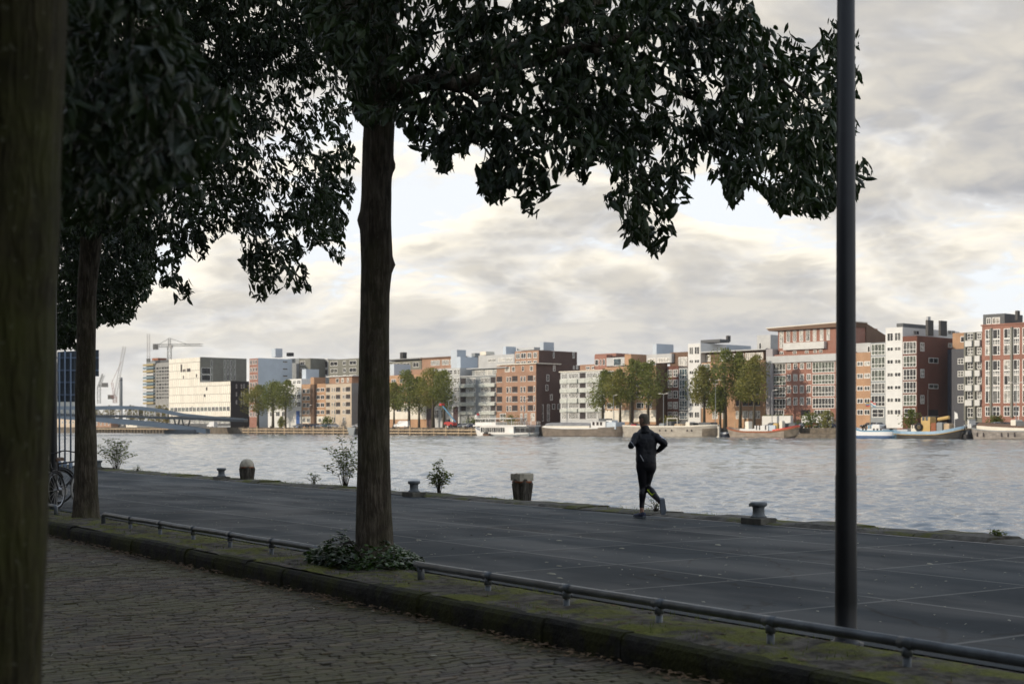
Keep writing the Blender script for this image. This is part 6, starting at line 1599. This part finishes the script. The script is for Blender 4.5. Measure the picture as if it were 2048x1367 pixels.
for i, (xa, xb, za, zb, m_) in enumerate(((1283, 1297, 852, 847, 'darkgrey'), (1300, 1318, 852, 848, 'brown'), (1323, 1333, 852, 846, 'midgrey'), (1341, 1352, 852, 842, 'darkgrey'), (1356, 1372, 852, 847, 'timber'), (1376, 1384, 852, 843, 'cream'), (1389, 1396, 852, 845, 'black'), (1404, 1428, 852, 844, 'darkgrey'), (1266, 1276, 852, 848, 'car_red'))):
    bbox('deck_gear', m_, t, X(xa), X(xb), -2 + (i % 3) * .5, .5 + (i % 2), zg - .3, Z(zb, xa), .15)
b = MB()
for px in (1346, 1366): b.tube([(X(px), -2.4, zg - .2), (X(px), -2.4, Z(836, px))], .12, 4)
b.tube([(X(1346), -2.4, Z(836, 1346)), (X(1366), -2.4, Z(836, 1346))], .12, 4); b.build('gantry', M['cream'], t)
b = MB(); b.prism([(X(1433), -.6), (X(1439), -.6), (X(1438.5), 3.0), (X(1434), 3.0)], -.3, .3); b.build('rudder', M['cream'], t)
# small dark boat between
t2, L2, X2, Z2 = boat('dinghy', 'dark small boat tucked between the pale barge and the red gunwale barge', 1441, 1461, -1.5, 3); b = MB(); hull(b, L2, 3, .9, .4, .2, 2.5, 3, .05, -.3, 12); b.build('hull', M['navy'], t2); bbox('cover', 'lightgrey', t2, L2 * .15, L2 * .8, -1, 1, .6, 1.4, .3)
# 4 old sailing barge with red gunwale
M['hull_taupe'] = hullmat('taupe_barge_hull', (.26, .22, .18), (.24, .2, .16), 9, .25)
t, L, X, Z = boat('sailing_barge', 'old sailing barge with white cabin, red bulwark and hanging rudder', 1455, 1599, -3.0, 5.4)
zg = Z(862, 1520); b = MB(); hb, zd = hull(b, L, 5.4, zg, Z(853, 1458) - zg, Z(852, 1596) - zg, 3.2, 3.0, .06, left_bow=True); b.build('hull', M['hull_taupe'], t)
wale(L, hb, zd, -.35, .05, .09, 'rust', 'gunwale', t); wale(L, hb, zd, .05, .35, .04, 'car_red', 'bulwark', t, t0=.72)
wale(L, hb, zd, -2.2, -.4, .03, 'quaystone', 'shaded_quarter', t, t0=.86)  # shade on the stern quarter painted as a darker band
bbox('low_cabin', 'white', t, X(1487), X(1519), -1.7, 1.7, zg - .4, Z(857, 1505), .1); bbox('cabin', 'white', t, X(1518), X(1545), -1.9, 1.8, zg - .4, Z(850.5, 1530), .1)
bbox('aft_cabin', 'bluegrey', t, X(1545) + .01, X(1558), -1.6, 1.5, zg - .4, Z(850, 1545), .1)
for px in (1521, 1527, 1539): pane(t, X(px), X(px + 2.6) - X(px), -1.9, Z(859, 1530), 1.1, 'dark_opening')
bbox('deckhouse', 'cream', t, X(1489), X(1496), .2, 1.8, zg, Z(842, 1492), .1); bbox('wheel_box', 'cream', t, X(1561), X(1567), -.6, .6, zg, Z(841, 1563), .1); bbox('yellow_tarp', 'yellow', t, X(1552), X(1560), -1.2, .8, zg + .4, Z(845.5, 1555), .25)
mast('flue', t, X(1566), 0, zg, Z(826, 1566), .07, 'white_frame')
b = MB(); b.lathe([(0.05, 2.0), (1.6, 1.75), (1.75, 1.2), (1.75, 0)], 8, (X(1531), 3.4, zg + .2)); o_ = b.build('tarpaulin', M['darkgrey'], t); o_.scale = (1.5, .7, 1)
b = MB(); b.prism([(X(1595), -.6), (X(1602), -.6), (X(1601), .9), (X(1596), 1.9)], -.15, .15); b.build('rudder', M['cream'], t)
mast('boom', t, X(1470), 0, zg, zg + 2.6, .12)
# 5 blue and white cutter
M['hull_bluewhite'] = hullmat('blue_and_white_hull', (.06, .11, .22), (.66, .67, .68), .75, .2)
t, L, X, Z = boat('small_cutter', 'blue and white cutter with flags moored just right of the lamp post', 1706, 1797, -4.2, 4.6)
zg = Z(861, 1750); b = MB(); hb, zd = hull(b, L, 4.6, zg, .9, .1, 2.4, 4, .08); b.build('hull', M['hull_bluewhite'], t); wale(L, hb, zd, -.2, .1, .05, 'bluepanel', 'gunwale', t)
bbox('cabin', 'white', t, X(1728), X(1772), -1.5, 1.5, zg - .4, Z(857, 1745), .12); bbox('wheelhouse', 'white', t, X(1749), X(1765), -1.3, 1.3, Z(857, 1750) + .01, Z(848, 1755), .3)
for px in (1731, 1737, 1753, 1760, 1767): pane(t, X(px), X(px + 3.6) - X(px), -1.5, Z(862.5, 1750), .75, 'dark_opening')
b = MB(); b.prism([(X(1765), Z(860, 1765)), (X(1771), Z(860, 1765)), (X(1770.5), Z(850.5, 1770)), (X(1767.5), Z(853.5, 1770))], -.4, .4); b.build('fin', M['navy'], t)
bbox('blue_cover', 'bluepanel', t, X(1735), X(1750), .2, 1.6, zg, Z(849, 1740), .3)
mast('mast', t, X(1740), 0, zg, Z(812, 1740), .09)
for (c1_, c2_, c3_, x0_, x1_, dz_) in ((M['yellow'], M['bluepanel'], M['car_red'], 1731.5, 1740, 0), (M['car_red'], M['white'], M['bluepanel'], 1741, 1752, .4)):
    b = MB(); n_ = 6
    for k in range(3):
        for i in range(n_):
            def pt(i, r_): return (X(x0_) + (X(x1_) - X(x0_)) * i / n_, .12 * math.sin(i * 1.7), Z(804.5, 1740) + dz_ - .32 * r_ - (.55 if x0_ > 1740 else -.12) * i / n_ * 1.2 + .1 * math.sin(i * 1.3))
            b.add([pt(i, k), pt(i + 1, k), pt(i + 1, k + 1), pt(i, k + 1)], ((0, 1, 2, 3),), k)
    b.build('flag', [c1_, c2_, c3_], t, fix=False)
mast('flagstaff', t, X(1740.5), 0, Z(812, 1740), Z(803, 1740), .06)
b = MB()
for dx in (0, .8): b.tube([(X(1797) + dx, -2.4, .0), (X(1797) + dx, -2.4, zg + .3)], .05, 4)
for k in range(6): b.tube([(X(1797), -2.4, .25 + k * .35), (X(1797) + .8, -2.4, .25 + k * .35)], .04, 4)
b.build('ladder', M['bluepanel'], t)
# 6 black and light blue barge
M['hull_black'] = hullmat('black_hull_light_blue_band', (.045, .043, .04), (.30, .46, .60), 99, .4)
t, L, X, Z = boat('motor_barge', 'black motor barge with light blue bulwark, yellow wheelhouse and salvage gear', 1782, 1929, -3.0, 5.6)
zg = Z(862.5, 1830); b = MB(); hb, zd = hull(b, L, 5.6, zg, .3, Z(851.5, 1925) - zg, 4, 2.6, .06); b.build('hull', M['hull_black'], t)
M['lightblue'] = mat('light_blue_paint', (.24, .36, .47), .5, .12, 1); wale(L, hb, zd, -.62, .05, .05, 'lightblue', 'bulwark', t); wale(L, hb, zd, -.80, -.66, .07, 'yellow', 'yellow_line', t)
bbox('wheelhouse', 'yellow', t, X(1848), X(1866), -1.3, 1.3, zg, Z(833, 1857), .15)
for px in (1850, 1857): pane(t, X(px), X(px + 5) - X(px), -1.3, Z(840.5, 1857), 1.0, 'glass_mid')
bbox('cabin', 'cream', t, X(1829), X(1840), -1.5, 1.2, zg, Z(849.5, 1835), .1)
for px in (1831, 1835.5): pane(t, X(px), X(px + 2) - X(px), -1.5, Z(856, 1835), 1.0, 'dark_opening')
b = MB(); n_ = 16; b.tube([(X(1844.5) + .75 * math.cos(2*math.pi*k/n_), -1.6, Z(853.5, 1844) + .75 * math.sin(2*math.pi*k/n_)) for k in range(n_ + 1)], .24, 6, caps=False); b.build('tyre_fender', M['tyre'], t)
b = MB(); b.tube([(X(1879), -.6, Z(838, 1880)), (X(1901), -.6, Z(834, 1900))], .42, 8); b.build('crane_boom', M['yellow'], t)
bbox('winch', 'rust', t, X(1868), X(1878), -1.4, .8, zg, Z(845, 1872), .2); bbox('engine_house', 'midgrey', t, X(1879), X(1890), -1.3, 1.2, zg, Z(844, 1884), .2); bbox('deck_gear', 'timber', t, X(1892), X(1903), -1.0, 1.0, zg, Z(846, 1897), .2)
bbox('hatch_cover', 'lightgrey', t, X(1792), X(1822), -1.6, 1.6, zg - .2, Z(858, 1810), .2); bbox('deck_gear', 'rust', t, X(1800), X(1811), -1.2, .6, Z(858, 1805) + .01, Z(855.5, 1805), .1)
mast('mast', t, X(1854), .4, zg, Z(778, 1854), .11, 'black'); mast('flagstaff', t, X(1909), 0, zg, Z(822, 1909), .06, 'white_frame')
b = MB(); b.prism([(X(1909) + .08, Z(838, 1909)), (X(1909) + .9, Z(836, 1909)), (X(1909) + .7, Z(826, 1909)), (X(1909) + .08, Z(823, 1909))], -.03, .03); b.build('flag', M['white'], t)
b = MB(); b.prism([(X(1903), -.6), (X(1910), -.6), (X(1909), 1.7), (X(1905), 1.5)], -.15, .15); b.build('rudder', M['cream'], t)
# 7 grey barge at the right edge
M['hull_grey'] = hullmat('stained_grey_barge_hull', (.235, .215, .195), (.2, .19, .17), 9, .35)
t, L, X, Z = boat('cargo_barge', 'stained grey barge with a curved white coaming cut off by the right edge', 1944, 2150, -3.6, 7.4)
zg = Z(861.5, 2010); b = MB(); hb, zd = hull(b, L, 7.4, zg, Z(854.5, 1948) - zg, .6, 3.4, 5, .03); b.build('hull', M['hull_grey'], t)
wale(L, hb, zd, -.1, .1, .05, 'midgrey', 'gunwale', t)
rings = []; rings2 = []
for i in range(11):
    tt = i / 10; x = X(1959) + (L * .9 - X(1959)) * tt; w_ = 2.9 * (1 - .55 * (1 - tt) ** 3); z = zg + .9 - .35 * math.sin(math.pi * tt * .8) + .3 * (1 - tt)
    rings.append([(x, y * w_, zz) for y, zz in ((-1, zg - .5), (-1.02, z), (1.02, z), (1, zg - .5))]); rings2.append([(x, y * w_, zz) for y, zz in ((-.97, z + .01), (-.8, z + .35), (0, z + .75), (.8, z + .35), (.97, z + .01))])
b = MB(); b.loft(rings); b.build('coaming', M['cream'], t); b = MB(); b.loft(rings2); b.build('hatch_cover', M['brown'], t)
for px in (1967, 1982, 2020, 2033, 2046): b = MB(); hx = X(px); b.box(-.14, .14, -.1, 0, -.45, .45); o_ = b.build('porthole', M['dark_opening'], t); o_.location = (hx, -hb(hx / L) * 1.0 - .02, zg * .58)
bbox('deck_box', 'cream', t, X(2028), X(2038), -1.5, 1.5, zg, Z(839, 2030), .1); bbox('anchor_winch', 'black', t, X(1948), X(1957), -1, 1, zg, Z(849, 1952), .3); mast('mast', t, X(2037), 0, zg, Z(822, 2037), .07, 'white_frame'); bbox('rail_box', 'darkgrey', t, X(2042), X(2060), -2, 2, zg, Z(842, 2050), .2)
t2, L2, X2, Z2 = boat('dinghy', 'dark workboat lying between the black motor barge and the grey barge', 1926, 1944, 1.0, 3, 'boat'); t2.location.z = WATER; t2.location = F(FA(1926, -1.6), -1.6, WATER); b = MB(); hull(b, L2, 2.6, 1.1, .3, .2, 2.5, 3, .05, -.3, 12); b.build('hull', M['black'], t2); bbox('cabin', 'darkgrey', t2, L2 * .3, L2 * .7, -.8, .8, .8, 2.0, .1)
t2, L2, X2, Z2 = boat('work_pontoon', 'low dark pontoon under the rust green bush behind the lamp post', 1598, 1700, -1.8, 3.4); b = MB(); b.bevbox(0, L2, -1.7, 1.7, -.4, 1.0, .15); b.build('hull', M['quaystone'], t2); bbox('deck', 'timber_dark', t2, .3, L2 - .3, -1.5, 1.5, 1.004, 1.2, .05); bbox('white_hut', 'white', t, X(1935), X(1942), 3.0, 4.5, 1.2, Z(839.5, 1940), .1) if False else None
t = thing('site_cabin', 'small white cabin on the bank between the black barge and the grey barge', 'cabin', F(FA(1935, .8), .8, ZQ), FROT)
k_ = FA(1942, .8) - FA(1935, .8); b = MB(); b.box(0, k_, 0, 2, -1.4, FZ(839.5, FA(1938, .8), .8) - ZQ); b.build('wall', M['white'], t); b = MB(); b.box(-.1, k_ + .1, -.1, 2.1, FZ(839.5, FA(1938, .8), .8) - ZQ + .004, FZ(839.5, FA(1938, .8), .8) - ZQ + .15); b.build('roof', M['lightgrey'], t)

# ------------------------------------------------------------------ timber fender along the quay wall
t = thing('timber_fender', 'long timber fender of posts and rails along the far quay wall', 'quay fender', F(FA(488, -.9), -.9, WATER), FROT)
aL, aR = FA(488, -.9), FA(956, -.9); Lx = aR - aL; n_ = 44; me = None
for k in range(n_ + 1):
    x = Lx * k / n_; tall = k % 3 == 0
    b = MB(); b.tube([(0, 0, -2.0), (0, 0, 3.1 if tall else 2.35)], .26 if tall else .2, 8); o_ = b.build('pile', M['timber'] if k % 2 else M['timber_dark'], t); o_.location = (x, -.0, 0)
for z in (.75, 1.75):
    b = MB(); b.box(-.5, Lx * .52, -.52, -.27, z - .16, z + .16); b.box(Lx * .56, Lx + .5, -.52, -.27, z - .16, z + .16); b.build('rail', M['timber'], t)
b = MB(); b.prism([(Lx * .50, 2.6), (Lx * .535, 2.6), (Lx * .528, -.6), (Lx * .512, -.6)], -1.0, -.6); b.build('stairs', M['midgrey'], t)
t = thing('timber_jetty', 'low broken timber staging on the water under the bridge', 'jetty', F(FA(190, -1), -1, WATER), FROT)
aL, aR = FA(190, -1), FA(336, -1); Lx = aR - aL
b = MB(); b.box(0, Lx, 0, .6, 1.6, 1.9); b.build('deck', M['timber'], t)
for k in range(24): b = MB(); b.tube([(0, 0, -2), (0, 0, 1.59)], .3, 6); o_ = b.build('pile', M['timber_dark'], t); o_.location = (Lx * (k + .5) / 24, .3, 0)

# ------------------------------------------------------------------ cars, van, telehandler, street lamps on the far quay
def carparts(kind, paint):
    t = empty('parked_car', (0, 0, 0))
    if kind == 'van': prof = [(0, .35), (0, 1.0), (.25, 1.15), (1.1, 1.3), (1.75, 2.15), (2.2, 2.35), (5.3, 2.35), (5.4, .35)]; W_ = 1.95; win = [(1.25, 1.35), (1.8, 2.08), (2.6, 2.08), (2.6, 1.35)]
    else: prof = [(0, .32), (-.02, .62), (.12, .78), (1.15, .92), (1.85, 1.42), (3.2, 1.45), (4.0, .98), (4.28, .9), (4.32, .32)]; W_ = 1.74; win = [(1.3, .95), (1.92, 1.36), (3.12, 1.38), (3.8, .98)]
    b = MB(); n = len(prof)
    rings = [[(x, y * (W_ / 2 - (.16 if z > 1.1 else .0)), z) for x, z in prof] for y in (-1, 1)]
    ins = [[(x * .985 + .03, y * (W_ / 2 - .06 - (.16 if z > 1.1 else .0)), z) for x, z in prof] for y in (-1.08, 1.08)]
    b.loft([rings[0], rings[1]]); b.build('body', paint, t)
    for y in (-1, 1):
        g_ = MB(); vs = [(x, y * (W_ / 2 + .012 - (.14 * max(0, (z - .95) / .45))), z) for x, z in win]; g_.add(vs + [(x, yy - y * .03, z) for x, yy, z in vs], ((0, 1, 2, 3), (7, 6, 5, 4), (0, 4, 5, 1), (1, 5, 6, 2), (2, 6, 7, 3), (3, 7, 4, 0))); g_.build('side_window', M['glass_dark'], t)
    g_ = MB(); i0 = 3; (x0, z0), (x1, z1) = prof[i0], prof[i0 + 1]; nx, nz = -(z1 - z0), (x1 - x0); l_ = math.hypot(nx, nz); nx, nz = nx / l_ * .015, nz / l_ * .015
    q0, q1 = .12, .92; A_ = [(x0 + (x1 - x0) * q + nx, y * (W_ / 2 - .1 - .12 * q), z0 + (z1 - z0) * q + nz) for q, y in ((q0, -1), (q0, 1), (q1, 1), (q1, -1))]
    g_.add(A_, ((0, 1, 2, 3),)); g_.build('windscreen', M['glass_dark'], t)
    for x in ((.8, 3.5) if kind != 'van' else (.95, 4.3)):
        for y in (-1, 1):
            w_ = MB(); w_.tube([(x, y * (W_ / 2 - .2), .32), (x, y * (W_ / 2 + .015), .32)], .32, 14); wo = w_.build('wheel', M['tyre'], t); r_ = MB(); r_.tube([(x, y * (W_ / 2 + .016), .32), (x, y * (W_ / 2 + .03), .32)], .19, 10); r_.build('hubcap', M['alloy'], wo)
    for y in (-.62, .62):
        h_ = MB(); h_.box(-.03, .06, y - .16, y + .16, .62, .74) if kind != 'van' else h_.box(-.03, .06, y - .16, y + .16, .85, 1.02); h_.build('headlight', M['white_frame'], t)
    return t
protos = {}
spots = [  # px, b, paint, label
 (585, 7, 'silver', 'silver car parked by the pale barrel left of the blue door'), (597, 7, 'grey', 'grey car parked under the blue door'), (609, 7, 'black', 'black car parked under the left orange windows'), (620, 7, 'darkblue', 'dark blue car parked at the foot of the brown pier'), (632, 7, 'silver', 'silver car parked just right of the brown pier'), (643, 7, 'teal', 'teal car parked under the right orange windows'), (655, 7, 'silver', 'silver car parked left of the garden shrub under the beige block'), (704, 7, 'white', 'white car parked left of the middle trunk'),
 (900, 8, 'black', 'black car parked behind the red telehandler'), (914, 7, 'silver', 'silver car parked under the tall dark door'), (925, 7, 'white', 'white car parked between the dark door and the passenger boat'), (936, 7, 'darkblue', 'dark blue car parked just left of the passenger boat bow'), (947, 7, 'grey', 'grey car half hidden by the passenger boat bow'),
 (1112, 9, 'silver', 'silver car parked behind the bow of the brown barge'), (1132, 9, 'grey', 'grey car parked before the left white balcony bays'), (1158, 9, 'black', 'black car parked before the open loggias of the white balcony block'), (1182, 9, 'black', 'black car parked left of the barge wheelhouse'), (1252, 9, 'black', 'black car parked between the brown and the pale barge'),
 (1528, 7, 'silver', 'silver car parked behind the cabin of the sailing barge'), (1545, 9, 'darkblue', 'dark blue car parked beside the dark tarpaulin'), (1576, 7, 'teal', 'teal car parked right of the sailing barge flue'), (1590, 7, 'silver', 'silver car parked above the red bulwark'), (1602, 7, 'darkblue', 'dark blue car parked left of the red car'), (1614, 7, 'red', 'red car parked above the rust green bush'), (1630, 7, 'grey', 'grey car parked right of the red car'), (1646, 7, 'silver', 'silver car parked before the long white planter wall'), (1660, 7, 'darkblue', 'dark blue car parked nearest the lamp post on the left'),
 (1722, 7, 'black', 'black car parked just right of the lamp post'), (1738, 7, 'silver', 'silver car parked behind the flag mast of the cutter'),
 (1932, 9, 'grey', 'grey car parked right of the navy block'), (1972, 8, 'silver', 'silver car parked behind the winch of the grey barge'), (1990, 8, 'black', 'black car parked above the white coaming'), (2008, 8, 'silver', 'silver car parked left of the cream deck box'), (2026, 8, 'darkblue', 'dark blue car parked behind the cream deck box'), (2044, 8, 'black', 'black car parked at the right edge')]
rc = random.Random(12)
for px, b_, paint, lab in spots:
    if paint not in protos: protos[paint] = o_ = carparts('car', M['car_' + paint])
    else: o_ = copy_tree(protos[paint])
    o_.location = F(FA(px, b_) , b_, ZQ + (.0 if px < 1100 else .0)); o_.rotation_euler.z = FROT + rad(62) + rc.uniform(-.08, .08)
    tag(o_, lab, 'car', 'cars parked on the far quay')
o_ = carparts('van', M['car_white']); o_.name = 'delivery_van'; o_.location = F(FA(790, 6), 6, ZQ); o_.rotation_euler.z = FROT + rad(25); tag(o_, 'white delivery van parked by the first tree right of the trunk', 'van')
o_ = copy_tree(o_); o_.name = 'delivery_van'; o_.location = F(FA(418, 5), 5, ZQ); o_.rotation_euler.z = FROT; tag(o_, 'white van parked at the right foot of the bridge', 'van')
# red telehandler
t = thing('telehandler', 'red telehandler with its boom raised towards the dark door', 'telehandler', F(FA(892, 5), 5, ZQ), FROT)
b = MB(); b.prism([(0, .7), (0, 1.7), (1.2, 2.0), (3.6, 1.9), (4.6, 1.5), (4.6, .7)], -.9, .9); b.build('body', M['car_red'], t); b = MB(); b.prism([(.9, 1.95), (1.0, 2.8), (2.0, 2.8), (2.4, 1.95)], -.9, 0); b.build('cab', M['glass_dark'], t)
b = MB(); b.tube([(4.4, .4, 1.9), (-2.4, .4, 7.4)], .22, 6); b.build('boom', M['bluepanel'], t)
b = MB(); b.bevbox(-3.2, -2.0, -.3, 1.1, 7.3, 8.1, .1); b.build('work_platform', M['car_red'], t)
for x in (.8, 3.7):
    for y in (-1, 1): b = MB(); b.tube([(x, y * .75, .6), (x, y * 1.1, .6)], .6, 14); b.build('wheel', M['tyre'], t)
# white planter walls before the red canopy block
for xa, xb, lab in ((1524, 1581, 'low white planter wall left of the red block entrance'), (1603, 1663, 'long low white planter wall before the red block, left of the lamp post')):
    a0, a1 = FA(xa, 19), FA(xb, 19); t = thing('planter_wall', lab, 'wall', F(a0, 19, ZQ), FROT); z_ = FZ(831, a1, 19) - ZQ
    b = MB(); b.bevbox(0, a1 - a0, 0, 1.2, 0, z_ , .08); b.build('wall', M['white'], t); b = MB()
    for k in range(40): x = (a1 - a0) * (k + .5) / 40; b.add([(x - .2, .6, z_), (x + .2, .5, z_), (x + .05 + .2 * math.sin(k * 3), .55, z_ + .3 + .3 * math.sin(k * 1.7) ** 2)], ((0, 1, 2),))
    b.build('planting', M['leaf_shrub'], t)
# street lamps and flag poles
def far_lamp(px, ytop, b_, lab, arms=2):
    a = FA(px, b_); t = thing('street_lamp', lab, 'street lamp', F(a, b_, ZQ), FROT, 'slim street lamps on the far quay'); h = FZ(ytop, a, b_) - ZQ
    b = MB(); b.tube([(0, 0, 0), (0, 0, h)], [.11, .07], 7); b.build('pole', M['midgrey'], t)
    for sgn in ((-1, 1) if arms == 2 else (1,)): b = MB(); b.tube([(0, 0, h - .1), (sgn * 1.4, 0, h + .05)], .05, 5); b.box(sgn * 1.4 - .45, sgn * 1.4 + .45, -.14, .14, h + .0, h + .14); b.build('lamp_head', M['crane_white'], t)
for px, yt, lab, ar in ((1134, 794, 'slim twin street lamp before the white balcony block', 2), (1049, 797, 'slim twin street lamp before the tan brick loggias', 2), (1327, 787, 'slim twin street lamp before the brown end wall', 2), (1227, 790, 'slim street lamp between the trees before the orange windows', 1), (1431, 760, 'slim street lamp rising before the orange bands', 1), (618, 810, 'slim street lamp before the orange pier', 1), (2032, 765, 'slim twin street lamp before the brick frame block', 2), (897, 800, 'slim street lamp before the pale corner block', 1), (670, 800, 'slim street lamp before the beige loggias', 1), (1544, 780, 'slim street lamp before the purple grey wall', 1)): far_lamp(px, yt, 9, lab, ar)

# ------------------------------------------------------------------ steel bridge at left
t = thing('steel_bridge', 'blue grey steel footbridge sweeping down to the bank beside the cream office block', 'bridge', F(FA(488, 4), 4, 0), 0)
BO = Vector(t.location); P1 = F(FA(488, 4), 4, 0); P0 = Vector(((60 - 1024) / FOC * 520, 520, 0))
def BP(px, py, side=0.0):
    k = (px - 1024) / FOC; d = P0 - P1; s_ = (k * P1.y - P1.x) / (d.x - k * d.y); p = P1 + d * s_
    z = CAMZ + (HOR - py) / FOC * p.y; p = p + Vector((0, side, 0)); return Vector((p.x, p.y, z)) - BO
TOP = [(60,812),(120,815),(192,815),(235,814),(273,815),(320,821),(359,829),(420,835),(488,840)]
DK = [(60,829),(130,829),(192,831.5),(240,832),(300,834),(359,836),(430,839),(488,841)]
LOW = [(60,826),(120,832),(192,838),(245,843),(300,847.5),(345,852.5),(385,858),(412,862)]
for sd_ in (0, 7.5):
    for nm, pl_, rr_, m_ in (('arch_chord', TOP, .62, 'steel_blue'), ('lower_chord', LOW, .95, 'steel_blue')):
        b = MB(); b.loft([[BP(x, y, sd_) + Vector((0, dy, dz)) for dy, dz in ((-.4, -rr_), (.4, -rr_), (.4, rr_), (-.4, rr_))] for x, y in pl_]); b.build(nm, M[m_], t)
b = MB(); b.loft([[BP(x, y, s_) + Vector((0, 0, dz)) for s_, dz in ((-.6, -.45), (8.2, -.45), (8.2, .45), (-.6, .45))] for x, y in DK]); b.build('deck', M['steel_dark'], t)
def ip(pl_, x):
    for (xa, ya), (xb, yb) in zip(pl_, pl_[1:]):
        if xa <= x <= xb: return ya + (yb - ya) * (x - xa) / (xb - xa)
for k in range(24):
    x = 70 + 11.5 * k
    for sd_ in (0, 7.5): b = MB(); b.tube([BP(x, ip(TOP, x), sd_), BP(x, ip(DK, x), sd_)], .16, 4); b.build('post', M['crane_white'] if x > 190 else M['steel_blue'], t)
b = MB()
for k in range(30): x = 64 + 14 * k; b.tube([BP(x, ip(DK, x), -.5), BP(x, ip(DK, x) - 5.5, -.5)], .05, 3)
for dz in (5.5, 3.5): b.tube([BP(x, y - dz, -.5) for x, y in DK], .05, 3)
b.build('railing', M['crane_grey'], t)
b = MB()
for (xa, ya, xb, yb) in ((350, 853, 346, 838), (352, 853, 357, 838), (366, 855, 362, 838), (372, 856, 378, 840)): b.tube([BP(xa, ya, 2), BP(xb, yb, 2)], .3, 6)
b.build('struts', M['steel_dark'], t)
b = MB(); p_ = BP(358, 864, 3.5); b.bevbox(p_.x - 5.5, p_.x + 6, p_.y - 4, p_.y + 4, p_.z - 4, p_.z + 1.0, .3); b.tube([BP(352, 864, 2), BP(349, 852, 2)], .5, 6); b.tube([BP(352, 864, 2), BP(360, 854, 2)], .5, 6); b.build('pier', M['steel_dark'], t)
